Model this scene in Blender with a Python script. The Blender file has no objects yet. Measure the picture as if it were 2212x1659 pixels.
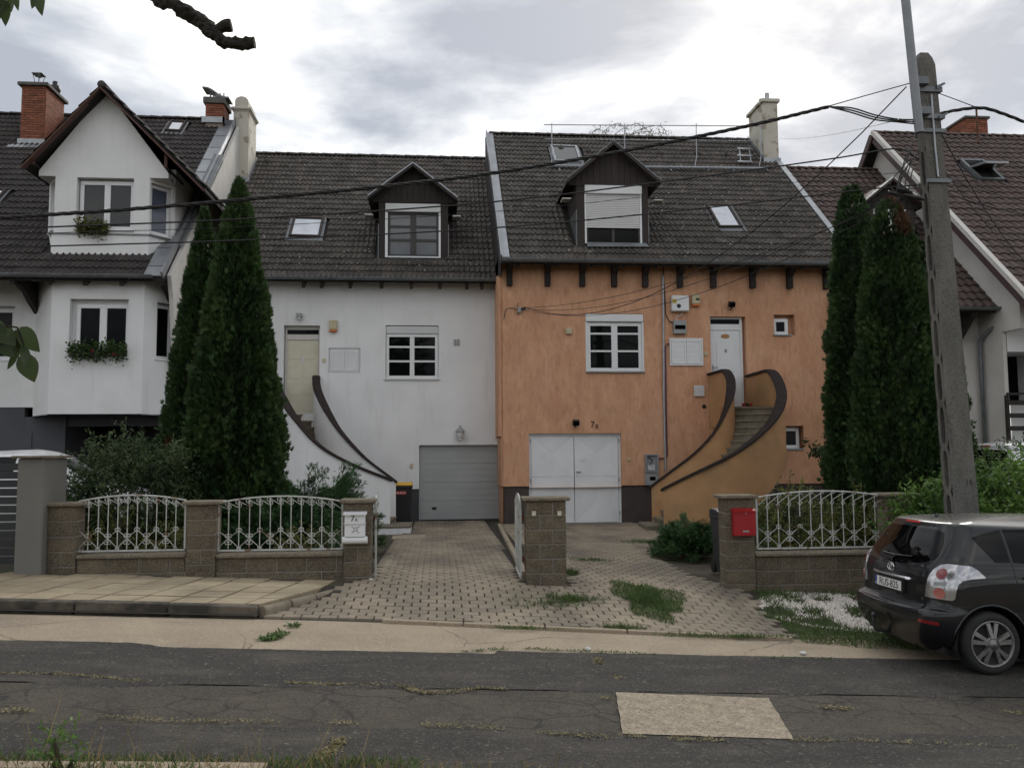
import bpy, bmesh, math, random
import numpy as np
from mathutils import Vector, Matrix, noise as mnoise

rng = np.random.default_rng(7)
random.seed(7)
R = math.radians
scene = bpy.context.scene
COL = scene.collection

# ------------------------------------------------------------------ camera
CAM_H, YAW, PITCH, ROLL, FPX = 1.9, R(5.0), R(4.6), 0.0067, 1860.0
_f = Vector((math.sin(YAW)*math.cos(PITCH), math.cos(YAW)*math.cos(PITCH), math.sin(PITCH)))
_r0 = Vector((math.cos(YAW), -math.sin(YAW), 0.0))
_u0 = _r0.cross(_f)
_r = _r0*math.cos(ROLL) - _u0*math.sin(ROLL)
_u = _u0*math.cos(ROLL) + _r0*math.sin(ROLL)
EYE = Vector((0, 0, CAM_H))
cam_d = bpy.data.cameras.new('camera')
cam = bpy.data.objects.new('camera', cam_d)
COL.objects.link(cam)
cam_d.sensor_width = 36.0
cam_d.lens = 36.0*FPX/2212.0
cam_d.clip_start = 0.05
cam_d.clip_end = 3000.0
cam.matrix_world = Matrix(((_r.x, _u.x, -_f.x, 0), (_r.y, _u.y, -_f.y, 0), (_r.z, _u.z, -_f.z, CAM_H), (0, 0, 0, 1)))
scene.camera = cam

# ------------------------------------------------------------------ light
SUN_DIR = Vector((math.sin(R(24))*math.cos(R(33)), math.cos(R(24))*math.cos(R(33)), math.sin(R(33))))
world = bpy.data.worlds.new('World')
scene.world = world
world.use_nodes = True


def build_world():
    nt = world.node_tree
    N, L = nt.nodes, nt.links
    N.clear()
    out = N.new('ShaderNodeOutputWorld')
    bg = N.new('ShaderNodeBackground')
    L.new(bg.outputs[0], out.inputs[0])
    sky = N.new('ShaderNodeTexSky')
    sky.sky_type = 'NISHITA'
    sky.sun_disc = False
    sky.sun_elevation = R(33)
    sky.sun_rotation = R(24)
    tc = N.new('ShaderNodeTexCoord')
    nrm = N.new('ShaderNodeVectorMath'); nrm.operation = 'NORMALIZE'
    L.new(tc.outputs['Generated'], nrm.inputs[0])
    sep = N.new('ShaderNodeSeparateXYZ'); L.new(nrm.outputs[0], sep.inputs[0])

    def math_(op, a, b=None, clamp=False):
        m = N.new('ShaderNodeMath'); m.operation = op; m.use_clamp = clamp
        for i, s in enumerate((a, b)):
            if s is None:
                continue
            if isinstance(s, (int, float)):
                m.inputs[i].default_value = s
            else:
                L.new(s, m.inputs[i])
        return m.outputs[0]
    zc = math_('ADD', math_('MAXIMUM', sep.outputs['Z'], 0.0), 0.22)
    px = math_('DIVIDE', sep.outputs['X'], zc)
    py = math_('DIVIDE', sep.outputs['Y'], zc)
    cmb = N.new('ShaderNodeCombineXYZ')
    L.new(px, cmb.inputs[0]); L.new(py, cmb.inputs[1]); cmb.inputs[2].default_value = 3.7
    no = N.new('ShaderNodeTexNoise')
    no.inputs['Scale'].default_value = 1.9
    no.inputs['Detail'].default_value = 9
    no.inputs['Roughness'].default_value = 0.56
    no.inputs['Distortion'].default_value = 0.35
    L.new(cmb.outputs[0], no.inputs['Vector'])
    val = no.outputs['Fac']

    def lobe(d, power, amount):
        dp = N.new('ShaderNodeVectorMath'); dp.operation = 'DOT_PRODUCT'
        L.new(nrm.outputs[0], dp.inputs[0]); dp.inputs[1].default_value = d
        p = math_('POWER', math_('MAXIMUM', dp.outputs['Value'], 0.0), power)
        return math_('MULTIPLY', p, amount)

    def dirpx(x, y):
        return (_f + _r*(x-1106)/FPX - _u*(y-829.5)/FPX).normalized()
    val = math_('ADD', math_('MULTIPLY', math_('SUBTRACT', val, 0.5), 2.05), 0.54)
    for (x, y, p, a) in ((1690, 140, 190, 0.22), (640, 150, 60, 0.09), (960, 40, 150, -0.15), (1230, 200, 90, -0.15),
                         (2130, 40, 60, -0.19), (330, 300, 120, -0.10), (60, 80, 200, -0.08)):
        val = math_('ADD', val, lobe(dirpx(x, y), p, a))
    ramp = N.new('ShaderNodeValToRGB')
    L.new(val, ramp.inputs[0])
    e = ramp.color_ramp.elements
    e[0].position = 0.30; e[0].color = (0.275, 0.29, 0.32, 1)
    e[1].position = 0.80; e[1].color = (0.92, 0.90, 0.855, 1)
    m = e.new(0.45); m.color = (0.378, 0.392, 0.416, 1)
    m = e.new(0.55); m.color = (0.478, 0.488, 0.50, 1)
    m = e.new(0.66); m.color = (0.605, 0.604, 0.60, 1)
    skys = N.new('ShaderNodeMix'); skys.data_type = 'RGBA'; skys.blend_type = 'MULTIPLY'
    skys.inputs['Factor'].default_value = 1.0
    L.new(sky.outputs[0], skys.inputs['A']); skys.inputs['B'].default_value = (0.1, 0.1, 0.1, 1)
    mix = N.new('ShaderNodeMix'); mix.data_type = 'RGBA'
    mix.inputs['Factor'].default_value = 0.92
    L.new(skys.outputs['Result'], mix.inputs['A'])
    L.new(ramp.outputs[0], mix.inputs['B'])
    L.new(mix.outputs['Result'], bg.inputs['Color'])
    bg.inputs['Strength'].default_value = 1.0


build_world()
sun_d = bpy.data.lights.new('sun', 'SUN')
sun_d.energy = 1.5
sun_d.angle = R(25)
sun_d.color = (1.0, 0.95, 0.87)
sun = bpy.data.objects.new('sun', sun_d)
COL.objects.link(sun)
sun.rotation_euler = SUN_DIR.to_track_quat('Z', 'Y').to_euler()

scene.view_settings.view_transform = 'Standard'
scene.view_settings.look = 'None'
scene.view_settings.exposure = 0.82
scene.view_settings.gamma = 1.0
scene.render.engine = 'CYCLES'
scene.cycles.use_denoising = True
try:
    scene.cycles.denoiser = 'OPENIMAGEDENOISE'
except Exception:
    pass
scene.cycles.use_adaptive_sampling = True
scene.cycles.adaptive_threshold = 0.02
scene.cycles.max_bounces = 5
scene.cycles.diffuse_bounces = 2
scene.cycles.glossy_bounces = 3
scene.cycles.transmission_bounces = 4
scene.cycles.transparent_max_bounces = 5
scene.cycles.caustics_reflective = False
scene.cycles.caustics_refractive = False


# ------------------------------------------------------------------ measuring: a point of the photograph put on a real plane
def ray(x, y):
    return _f + _r*(x-1106.0)/FPX - _u*(y-829.5)/FPX


def PY(x, y, Y):
    d = ray(x, y)
    return EYE + d*(Y/d.y)


def PX(x, y, X):
    d = ray(x, y)
    return EYE + d*(X/d.x)


def PZ(x, y, Z):
    d = ray(x, y)
    return EYE + d*((Z-CAM_H)/d.z)


def PP(x, y, p0, n):
    d = ray(x, y)
    return EYE + d*((p0-EYE).dot(n)/d.dot(n))


def rectY(x0, y0, x1, y1, Y):
    a, b, c, d = PY(x0, y0, Y), PY(x1, y0, Y), PY(x0, y1, Y), PY(x1, y1, Y)
    return ((a.x+c.x)/2, (b.x+d.x)/2, (c.z+d.z)/2, (a.z+b.z)/2)


# ------------------------------------------------------------------ terrain
def smooth(a, b, t):
    t = min(max((t-a)/(b-a), 0.0), 1.0)
    return t*t*(3-2*t)


def road_z(X):
    Xc = max(-25.0, min(25.0, X))
    return -0.03-0.045*Xc


def gz(X, Y):
    base = road_z(X)
    lift = 0.16*smooth(10.2, 12.2, Y)
    verge = 0.14*(1-smooth(4.4, 5.6, Y))
    z = base+lift+verge
    if Y > 12.2:
        t = smooth(12.2, 21.5, Y)
        house = 0.2*(1-smooth(-9.0, -6.5, X))
        house -= 0.25*smooth(11.5, 14, X)
        z = z*(1-t)+house*t
    return z


# ------------------------------------------------------------------ geometry helpers
WM = {}


def tag(o, label=None, cat=None, group=None, kind=None):
    if label:
        o['label'] = label
    if cat:
        o['category'] = cat
    if group:
        o['group'] = group
    if kind:
        o['kind'] = kind
    return o


def thing(name, label, cat, loc=(0, 0, 0), group=None):
    o = bpy.data.objects.new(name, None)
    o.empty_display_size = 0.3
    COL.objects.link(o)
    o.location = loc
    WM[o.name] = Matrix.Translation(loc)
    return tag(o, label, cat, group)


class G:
    def __init__(s):
        s.v = []
        s.f = []

    def add(s, vs, fs):
        k = len(s.v)
        s.v += [tuple(p) for p in vs]
        s.f += [tuple(i+k for i in q) for q in fs]
        return s

    def box(s, x0, x1, y0, y1, z0, z1):
        return s.add([(x0, y0, z0), (x1, y0, z0), (x1, y1, z0), (x0, y1, z0), (x0, y0, z1), (x1, y0, z1), (x1, y1, z1), (x0, y1, z1)],
                     [(0, 3, 2, 1), (4, 5, 6, 7), (0, 1, 5, 4), (1, 2, 6, 5), (2, 3, 7, 6), (3, 0, 4, 7)])

    def cbox(s, x0, x1, y0, y1, z0, z1, c):
        """box with chamfered edges all round"""
        vs, idx = [], {}
        X, Y, Z = (x0, x1), (y0, y1), (z0, z1)
        for i in (0, 1):
            for j in (0, 1):
                for k in (0, 1):
                    sx, sy, sz = (1, -1)[i], (1, -1)[j], (1, -1)[k]
                    idx[i, j, k, 0] = len(vs); vs.append((X[i], Y[j]+sy*c, Z[k]+sz*c))
                    idx[i, j, k, 1] = len(vs); vs.append((X[i]+sx*c, Y[j], Z[k]+sz*c))
                    idx[i, j, k, 2] = len(vs); vs.append((X[i]+sx*c, Y[j]+sy*c, Z[k]))
        I = lambda i, j, k, a: idx[i, j, k, a]
        fs = []
        for i in (0, 1):
            q = [I(i, 0, 0, 0), I(i, 1, 0, 0), I(i, 1, 1, 0), I(i, 0, 1, 0)]
            fs.append(q if i else q[::-1])
            q = [I(0, i, 0, 1), I(1, i, 0, 1), I(1, i, 1, 1), I(0, i, 1, 1)]
            fs.append(q[::-1] if i else q)
            q = [I(0, 0, i, 2), I(1, 0, i, 2), I(1, 1, i, 2), I(0, 1, i, 2)]
            fs.append(q if i else q[::-1])
        for a in (0, 1):
            for b in (0, 1):
                fs.append([I(a, b, 0, 0), I(a, b, 1, 0), I(a, b, 1, 1), I(a, b, 0, 1)])
                fs.append([I(a, 0, b, 0), I(a, 1, b, 0), I(a, 1, b, 2), I(a, 0, b, 2)])
                fs.append([I(0, a, b, 1), I(1, a, b, 1), I(1, a, b, 2), I(0, a, b, 2)])
        for i in (0, 1):
            for j in (0, 1):
                for k in (0, 1):
                    fs.append([I(i, j, k, 0), I(i, j, k, 1), I(i, j, k, 2)])
        return s.add(vs, fs)

    def obox(s, c, ax, ay, az):
        """box from centre and three half-axis vectors"""
        c, ax, ay, az = Vector(c), Vector(ax), Vector(ay), Vector(az)
        vs = [c-ax-ay-az, c+ax-ay-az, c+ax+ay-az, c-ax+ay-az, c-ax-ay+az, c+ax-ay+az, c+ax+ay+az, c-ax+ay+az]
        return s.add(vs, [(0, 3, 2, 1), (4, 5, 6, 7), (0, 1, 5, 4), (1, 2, 6, 5), (2, 3, 7, 6), (3, 0, 4, 7)])

    def bar(s, a, b, w, h, up=(0, 0, 1)):
        """rectangular bar from a to b"""
        a, b = Vector(a), Vector(b)
        d = (b-a)
        side = d.cross(Vector(up))
        if side.length < 1e-6:
            side = d.cross(Vector((1, 0, 0)))
        side.normalize()
        u = side.cross(d).normalized()
        return s.obox((a+b)/2, d/2, side*w/2, u*h/2)

    def prism(s, poly, off):
        """polygon (3-D points) extruded by vector off"""
        off = Vector(off)
        n = len(poly)
        vs = [Vector(p) for p in poly]+[Vector(p)+off for p in poly]
        fs = [tuple(range(n)), tuple(range(2*n-1, n-1, -1))]+[(i, i+n, (i+1) % n+n, (i+1) % n) for i in range(n)]
        return s.add(vs, fs)

    def tube(s, pts, r, n=8, cap=True):
        pts = [Vector(p) for p in pts]
        m = len(pts)
        rr = r if isinstance(r, (list, tuple)) else [r]*m
        ring = []
        up = None
        for i, p in enumerate(pts):
            d = (pts[min(i+1, m-1)]-pts[max(i-1, 0)])
            if d.length < 1e-9:
                d = Vector((0, 0, 1))
            d.normalize()
            if up is None:
                up = Vector((0, 0, 1)) if abs(d.z) < 0.9 else Vector((1, 0, 0))
            x = d.cross(up)
            if x.length < 1e-6:
                x = d.orthogonal()
            x.normalize()
            up = x.cross(d).normalized()
            ring.append([p+(x*math.cos(2*math.pi*k/n)+up*math.sin(2*math.pi*k/n))*rr[i] for k in range(n)])
        vs = [q for rg in ring for q in rg]
        fs = [(i*n+k, i*n+(k+1) % n, (i+1)*n+(k+1) % n, (i+1)*n+k) for i in range(m-1) for k in range(n)]
        if cap:
            fs += [tuple(range(n))[::-1], tuple(range((m-1)*n, m*n))]
        return s.add(vs, fs)

    def lathe(s, prof, c, axis=(0, 0, 1), n=16):
        """profile of (radius, height) turned round axis at c"""
        c, a = Vector(c), Vector(axis).normalized()
        x = a.orthogonal().normalized()
        y = a.cross(x)
        vs = [c+a*h+(x*math.cos(2*math.pi*k/n)+y*math.sin(2*math.pi*k/n))*r for r, h in prof for k in range(n)]
        m = len(prof)
        fs = [(i*n+k, i*n+(k+1) % n, (i+1)*n+(k+1) % n, (i+1)*n+k) for i in range(m-1) for k in range(n)]
        if prof[0][0] > 1e-6:
            fs.append(tuple(range(n))[::-1])
        if prof[-1][0] > 1e-6:
            fs.append(tuple(range((m-1)*n, m*n)))
        return s.add(vs, fs)

    def mesh(s, name='mesh', smooth=False):
        me = bpy.data.meshes.new(name)
        me.from_pydata(s.v, [], s.f)
        me.validate()
        bm = bmesh.new(); bm.from_mesh(me)
        bmesh.ops.recalc_face_normals(bm, faces=bm.faces[:])
        bm.to_mesh(me); bm.free()
        if smooth:
            me.polygons.foreach_set('use_smooth', [True]*len(me.polygons))
        return me

    def obj(s, name, mat, parent=None, smooth=False, bevel=0.0, auto=None):
        me = s.mesh(name, smooth)
        return put(name, me, mat, parent, bevel=bevel, auto=auto)


def put(name, me, mat, parent=None, mw=None, bevel=0.0, auto=None):
    o = bpy.data.objects.new(name, me)
    if mat is not None and len(me.materials) == 0:
        me.materials.append(mat)
    COL.objects.link(o)
    W = mw if mw is not None else Matrix.Identity(4)
    if parent is not None:
        o.parent = parent
        o.matrix_parent_inverse = WM[parent.name].inverted()
    o.matrix_basis = W
    WM[o.name] = W.copy()
    if bevel:
        b = o.modifiers.new('bevel', 'BEVEL')
        b.width = bevel
        b.segments = 2
        b.limit_method = 'ANGLE'
    if auto:
        me.polygons.foreach_set('use_smooth', [True]*len(me.polygons))
        try:
            me.set_sharp_from_angle(angle=R(auto))
        except Exception:
            pass
    return o


def struct(name, g, mat, **k):
    o = g.obj(name, mat, None, **k)
    return tag(o, kind='structure')


def catmull(pts, n):
    P = [Vector(p) for p in pts]
    P = [P[0]*2-P[1]]+P+[P[-1]*2-P[-2]]
    out = []
    for i in range(1, len(P)-2):
        for k in range(n):
            t = k/n
            a, b, c, d = P[i-1], P[i], P[i+1], P[i+2]
            out.append(0.5*((2*b)+(c-a)*t+(2*a-5*b+4*c-d)*t*t+(3*b-a-3*c+d)*t**3))
    out.append(P[-2].copy())
    return out


def np_mesh(name, V, F, tint=None, smooth=False):
    """fast mesh from numpy arrays; F is (n,3) or (n,4); tint = value per face"""
    me = bpy.data.meshes.new(name)
    k = F.shape[1]
    me.vertices.add(len(V)); me.vertices.foreach_set('co', np.ascontiguousarray(V, dtype=np.float32).ravel())
    me.loops.add(F.size); me.loops.foreach_set('vertex_index', np.ascontiguousarray(F, dtype=np.int32).ravel())
    me.polygons.add(len(F))
    me.polygons.foreach_set('loop_start', np.arange(0, F.size, k, dtype=np.int32))
    me.polygons.foreach_set('loop_total', np.full(len(F), k, dtype=np.int32))
    if smooth:
        me.polygons.foreach_set('use_smooth', np.ones(len(F), dtype=bool))
    me.update(calc_edges=True)
    if tint is not None:
        a = me.attributes.new('tint', 'FLOAT', 'FACE')
        a.data.foreach_set('value', np.ascontiguousarray(tint, dtype=np.float32))
    return me


# ------------------------------------------------------------------ materials
MATS = {}


def mat(name, col, col2=None, scale=3.0, detail=5, lo=0.35, hi=0.65, stretch=(1, 1, 1), rough=0.8, bump=0.0, bscale=40.0, metal=0.0,
        spec=0.5, rnd=0.0, tint=0.0, stain=None, speck=None, cracks=None, coat=0.0, sub=0.0, bstretch=(1, 1, 1)):
    """procedural surface: two-tone noise, optional per-object / per-face variation, stains, specks, cracks and fine relief"""
    if name in MATS:
        return MATS[name]
    m = bpy.data.materials.new(name)
    m.use_nodes = True
    nt = m.node_tree
    N, L = nt.nodes, nt.links
    b = N['Principled BSDF']
    geo = N.new('ShaderNodeNewGeometry')

    def vec(st):
        if st == (1, 1, 1):
            return geo.outputs['Position']
        v = N.new('ShaderNodeVectorMath'); v.operation = 'MULTIPLY'
        L.new(geo.outputs['Position'], v.inputs[0]); v.inputs[1].default_value = st
        return v.outputs[0]

    def noise(sc, det, st=(1, 1, 1), ro=0.55):
        n = N.new('ShaderNodeTexNoise')
        n.inputs['Scale'].default_value = sc
        n.inputs['Detail'].default_value = det
        n.inputs['Roughness'].default_value = ro
        L.new(vec(st), n.inputs['Vector'])
        return n.outputs['Fac']

    def mapr(x, a, c, o0=0.0, o1=1.0):
        r = N.new('ShaderNodeMapRange')
        r.inputs['From Min'].default_value = a; r.inputs['From Max'].default_value = c
        r.inputs['To Min'].default_value = o0; r.inputs['To Max'].default_value = o1
        L.new(x, r.inputs['Value'])
        return r.outputs['Result']

    def mixc(fac, A, B, mode='MIX'):
        x = N.new('ShaderNodeMix'); x.data_type = 'RGBA'; x.blend_type = mode
        for key, s in (('Factor', fac), ('A', A), ('B', B)):
            if isinstance(s, (int, float)):
                x.inputs[key].default_value = s
            elif isinstance(s, tuple):
                x.inputs[key].default_value = tuple(s)+(1.0,) if len(s) == 3 else s
            else:
                L.new(s, x.inputs[key])
        return x.outputs['Result']
    col2 = col2 or tuple(c*0.85 for c in col)
    c = mixc(mapr(noise(scale, detail, stretch), lo, hi), col, col2)
    if rnd:
        oi = N.new('ShaderNodeObjectInfo')
        v = mapr(oi.outputs['Random'], 0, 1, 1-rnd, 1+rnd)
        cc = N.new('ShaderNodeCombineColor'); [L.new(v, cc.inputs[i]) for i in range(3)]
        c = mixc(1.0, c, cc.outputs[0], 'MULTIPLY')
    if tint:
        at = N.new('ShaderNodeAttribute'); at.attribute_name = 'tint'
        v = mapr(at.outputs['Fac'], 0, 1, 1-tint, 1+tint)
        cc = N.new('ShaderNodeCombineColor'); [L.new(v, cc.inputs[i]) for i in range(3)]
        c = mixc(1.0, c, cc.outputs[0], 'MULTIPLY')
    for st in (stain or []):
        scol, ssc, a, d, amt = st[:5]
        stt = st[5] if len(st) > 5 else (1, 1, 1)
        c = mixc(mapr(noise(ssc, 4, stt), a, d, 0.0, amt), c, scol)
    for sp in (speck or []):
        scol, ssc, a, d, amt = sp
        vo = N.new('ShaderNodeTexVoronoi'); vo.inputs['Scale'].default_value = ssc
        L.new(geo.outputs['Position'], vo.inputs['Vector'])
        sc_ = N.new('ShaderNodeSeparateColor'); L.new(vo.outputs['Color'], sc_.inputs[0])
        c = mixc(mapr(sc_.outputs[0], a, d, 0.0, amt), c, scol)
    hgt = None
    if bump:
        hgt = noise(bscale, 4, bstretch, 0.6)
    for ck in (cracks or []):
        ccol, csc, width, amt = ck
        warp = N.new('ShaderNodeTexNoise'); warp.inputs['Scale'].default_value = csc*1.7; warp.inputs['Detail'].default_value = 4
        L.new(geo.outputs['Position'], warp.inputs['Vector'])
        ad = N.new('ShaderNodeVectorMath'); ad.operation = 'MULTIPLY_ADD'
        L.new(warp.outputs['Color'], ad.inputs[0]); ad.inputs[1].default_value = (0.45/csc,)*3
        L.new(geo.outputs['Position'], ad.inputs[2])
        vo = N.new('ShaderNodeTexVoronoi'); vo.feature = 'DISTANCE_TO_EDGE'; vo.inputs['Scale'].default_value = csc
        L.new(ad.outputs[0], vo.inputs['Vector'])
        gate = mapr(noise(csc*0.6, 3), 0.42, 0.52)
        mm = N.new('ShaderNodeMath'); mm.operation = 'MULTIPLY'
        L.new(mapr(vo.outputs['Distance'], width*0.3, width, amt, 0.0), mm.inputs[0]); L.new(gate, mm.inputs[1])
        c = mixc(mm.outputs[0], c, ccol)
    L.new(c, b.inputs['Base Color'])
    b.inputs['Roughness'].default_value = rough
    b.inputs['Metallic'].default_value = metal
    b.inputs['Specular IOR Level'].default_value = spec
    if coat:
        b.inputs['Coat Weight'].default_value = coat
        b.inputs['Coat Roughness'].default_value = 0.04
    if hgt is not None:
        bn = N.new('ShaderNodeBump')
        bn.inputs['Strength'].default_value = min(1.0, bump)
        bn.inputs['Distance'].default_value = 0.02
        L.new(hgt, bn.inputs['Height'])
        L.new(bn.outputs[0], b.inputs['Normal'])
    if sub:
        tr = N.new('ShaderNodeBsdfTranslucent'); L.new(c, tr.inputs['Color'])
        ms = N.new('ShaderNodeMixShader'); ms.inputs[0].default_value = sub
        L.new(b.outputs[0], ms.inputs[1]); L.new(tr.outputs[0], ms.inputs[2])
        L.new(ms.outputs[0], N['Material Output'].inputs['Surface'])
    MATS[name] = m
    return m


def glass(name, base, rough=0.03, wav=0.0):
    if name in MATS:
        return MATS[name]
    m = mat(name, base, base, rough=rough, spec=0.1, bump=wav, bscale=1.2)
    return m
# ------------------------------------------------------------------ surfaces of the place
m_white = mat('white_render', (0.80, 0.80, 0.805), (0.74, 0.74, 0.745), scale=0.9, rough=0.92, bump=0.35, bscale=90, spec=0.2,
              stain=[((0.54, 0.53, 0.50), 0.7, 0.56, 0.8, 0.35), ((0.50, 0.49, 0.46), 5.0, 0.56, 0.78, 0.28, (1, 1, 0.12))])
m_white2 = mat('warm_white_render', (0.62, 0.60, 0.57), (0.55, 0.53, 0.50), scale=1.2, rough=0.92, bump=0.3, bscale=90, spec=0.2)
m_orange = mat('orange_render', (0.64, 0.365, 0.228), (0.54, 0.292, 0.178), scale=2.6, detail=5, stretch=(1, 1, 0.45), rough=0.93, bump=0.8, bscale=22, bstretch=(1, 1, 0.2), spec=0.15,
               stain=[((0.43, 0.225, 0.135), 11.0, 0.50, 0.66, 0.55, (1, 1, 0.28)), ((0.72, 0.445, 0.30), 9.0, 0.56, 0.70, 0.5, (1, 1, 0.35)), ((0.62, 0.40, 0.27), 1.1, 0.55, 0.75, 0.5), ((0.36, 0.19, 0.11), 0.5, 0.55, 0.75, 0.35)])
m_orange_stair = mat('ochre_render', (0.50, 0.29, 0.15), (0.41, 0.235, 0.12), scale=1.6, rough=0.93, bump=0.45, bscale=60, spec=0.15,
                     stain=[((0.27, 0.20, 0.115), 1.3, 0.5, 0.72, 0.6), ((0.56, 0.28, 0.10), 2.0, 0.55, 0.8, 0.5)])
m_plinth_b = mat('brown_plinth', (0.055, 0.042, 0.038), (0.07, 0.055, 0.05), scale=2, rough=0.85, bump=0.3, bscale=50)
m_plinth_g = mat('grey_plinth', (0.045, 0.046, 0.05), (0.06, 0.06, 0.066), scale=2, rough=0.85, bump=0.3, bscale=50)
m_greywall = mat('anthracite_render', (0.075, 0.078, 0.09), (0.09, 0.092, 0.105), scale=1, rough=0.9, bump=0.3, bscale=80)
m_tile = mat('grey_brown_tile', (0.104, 0.089, 0.078), (0.064, 0.055, 0.049), scale=2.5, rough=0.78, bump=0.35, bscale=120, rnd=0.30, tint=0.30, speck=[((0.5, 0.48, 0.44), 26, 0.9935, 0.995, 0.9), ((0.13, 0.115, 0.09), 40, 0.93, 0.99, 0.4)],
             stain=[((0.125, 0.108, 0.088), 9.0, 0.58, 0.75, 0.45), ((0.10, 0.085, 0.065), 0.45, 0.5, 0.75, 0.35)])
m_tile_d = mat('dark_brown_tile', (0.060, 0.050, 0.047), (0.042, 0.036, 0.034), scale=2.5, rough=0.8, bump=0.35, bscale=120, rnd=0.22, tint=0.22,
               stain=[((0.075, 0.075, 0.06), 6.0, 0.60, 0.72, 0.4), ((0.34, 0.34, 0.29), 13.0, 0.66, 0.70, 0.55)])
m_tile_r = mat('red_brown_tile', (0.100, 0.064, 0.054), (0.068, 0.045, 0.039), scale=2.0, rough=0.7, bump=0.3, bscale=120, rnd=0.2, tint=0.2,
               stain=[((0.14, 0.09, 0.075), 7.0, 0.58, 0.75, 0.4)])
m_under = mat('roof_underlay', (0.02, 0.018, 0.017), rough=0.95)
m_zinc = mat('zinc_sheet', (0.36, 0.38, 0.40), (0.28, 0.295, 0.31), scale=2.5, rough=0.42, metal=0.65, bump=0.12, bscale=6)
m_zinc_d = mat('weathered_zinc', (0.20, 0.212, 0.222), (0.145, 0.155, 0.163), scale=3, rough=0.5, metal=0.5)
m_galv = mat('galvanised_steel', (0.40, 0.42, 0.45), (0.33, 0.35, 0.38), scale=6, rough=0.45, metal=0.6)
m_wood_d = mat('dark_stained_wood', (0.026, 0.020, 0.018), (0.017, 0.014, 0.013), scale=5, stretch=(6, 6, 0.5), rough=0.8, bump=0.3, bscale=40, bstretch=(5, 5, .3), rnd=0.2)
m_wood_b = mat('brown_stained_wood', (0.040, 0.028, 0.025), (0.028, 0.020, 0.019), scale=5, stretch=(6, 6, 0.5), rough=0.75, bump=0.3, bscale=40, bstretch=(5, 5, .3), rnd=0.15)
m_wood_r = mat('red_brown_wood', (0.13, 0.055, 0.038), (0.085, 0.038, 0.028), scale=5, stretch=(6, 6, 0.5), rough=0.7, bump=0.3, bscale=40, rnd=0.15)
m_pvc = mat('white_plastic', (0.74, 0.75, 0.76), (0.70, 0.71, 0.72), scale=2, rough=0.4)
m_pvc_g = mat('greyed_white_plastic', (0.60, 0.61, 0.615), (0.55, 0.56, 0.57), scale=2, rough=0.45)
m_pvc_d = mat('dark_brown_window_frame', (0.035, 0.033, 0.034), rough=0.5)
m_blind = mat('white_roller_blind', (0.66, 0.66, 0.655), (0.61, 0.61, 0.605), scale=3, rough=0.5)
m_glass = glass('dark_window_glass', (0.003, 0.0035, 0.004), wav=0.02)
m_glass_b = mat('window_glass_with_painted_sky', (0.115, 0.125, 0.135), (0.085, 0.09, 0.10), scale=1.2, rough=.06, spec=.6)  # grey-blue base colour stands in for sky reflected in the pane
m_glass_s = mat('skylight_glass', (0.78, 0.79, 0.80), rough=0.06, spec=1.0, metal=0.9)
m_cream = mat('cream_door_paint', (0.62, 0.58, 0.46), (0.57, 0.53, 0.42), scale=2, rough=0.5)
m_doorw = mat('white_door_paint', (0.72, 0.73, 0.75), (0.68, 0.69, 0.71), scale=2, rough=0.4)
m_garage_g = mat('grey_green_sectional_door', (0.37, 0.385, 0.385), (0.33, 0.345, 0.348), scale=1.4, rough=0.55, bump=0.15, bscale=160,
                 stain=[((0.21, 0.215, 0.21), 1.2, 0.56, 0.8, 0.35)])
m_garage_w = mat('dirty_white_steel_door', (0.74, 0.75, 0.77), (0.68, 0.69, 0.71), scale=1.5, rough=0.5,
                 stain=[((0.52, 0.52, 0.52), 1.6, 0.55, 0.78, 0.45)])
m_coping = mat('brown_coping', (0.042, 0.031, 0.029), (0.028, 0.022, 0.021), scale=6, rough=0.9, spec=.2, bump=0.6, bscale=50, stain=[((0.075, 0.06, 0.055), 9, .6, .75, .4)])
m_step = mat('mossy_concrete_step', (0.22, 0.19, 0.145), (0.14, 0.125, 0.09), scale=4, rough=0.9, bump=0.5, bscale=50, stain=[((0.06, 0.055, 0.04), 3, .5, .7, .6)])
m_brick = mat('orange_brick', (0.27, 0.095, 0.052), (0.20, 0.075, 0.044), scale=8, rough=0.85, bump=0.4, bscale=80, rnd=0.25)
m_mortar = mat('mortar', (0.30, 0.25, 0.21), rough=0.95)
m_chim = mat('peeling_cream_plaster', (0.56, 0.53, 0.46), (0.50, 0.475, 0.41), scale=2, rough=0.92, bump=0.5, bscale=14,
             stain=[((0.27, 0.225, 0.17), 2.4, 0.57, 0.61, 0.8), ((0.36, 0.33, 0.28), 6, 0.6, 0.75, 0.5)])
m_conc_cap = mat('weathered_concrete_cap', (0.13, 0.125, 0.115), (0.09, 0.088, 0.08), scale=5, rough=0.92, bump=0.4, bscale=40)
m_black = mat('black_plastic', (0.012, 0.012, 0.013), rough=0.5)
m_block = mat('exposed_aggregate_block', (0.185, 0.148, 0.102), (0.125, 0.10, 0.07), scale=7, detail=5, rough=0.95, bump=1.0, bscale=110, rnd=0.13,
              speck=[((0.30, 0.25, 0.18), 110, 0.72, 0.95, 0.8), ((0.035, 0.03, 0.025), 130, 0.70, 0.95, 0.8)],
              stain=[((0.045, 0.04, 0.032), 1.1, 0.52, 0.72, 0.55)])
m_block_cap = mat('aggregate_cap', (0.25, 0.21, 0.15), (0.17, 0.145, 0.11), scale=9, rough=0.95, bump=1.0, bscale=120,
                  speck=[((0.42, 0.36, 0.27), 120, 0.72, 0.95, 0.8), ((0.06, 0.05, 0.04), 140, 0.70, 0.95, 0.8)])
m_joint = mat('grey_joint_mortar', (0.25, 0.235, 0.21), rough=0.95, bump=.4, bscale=80)
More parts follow.
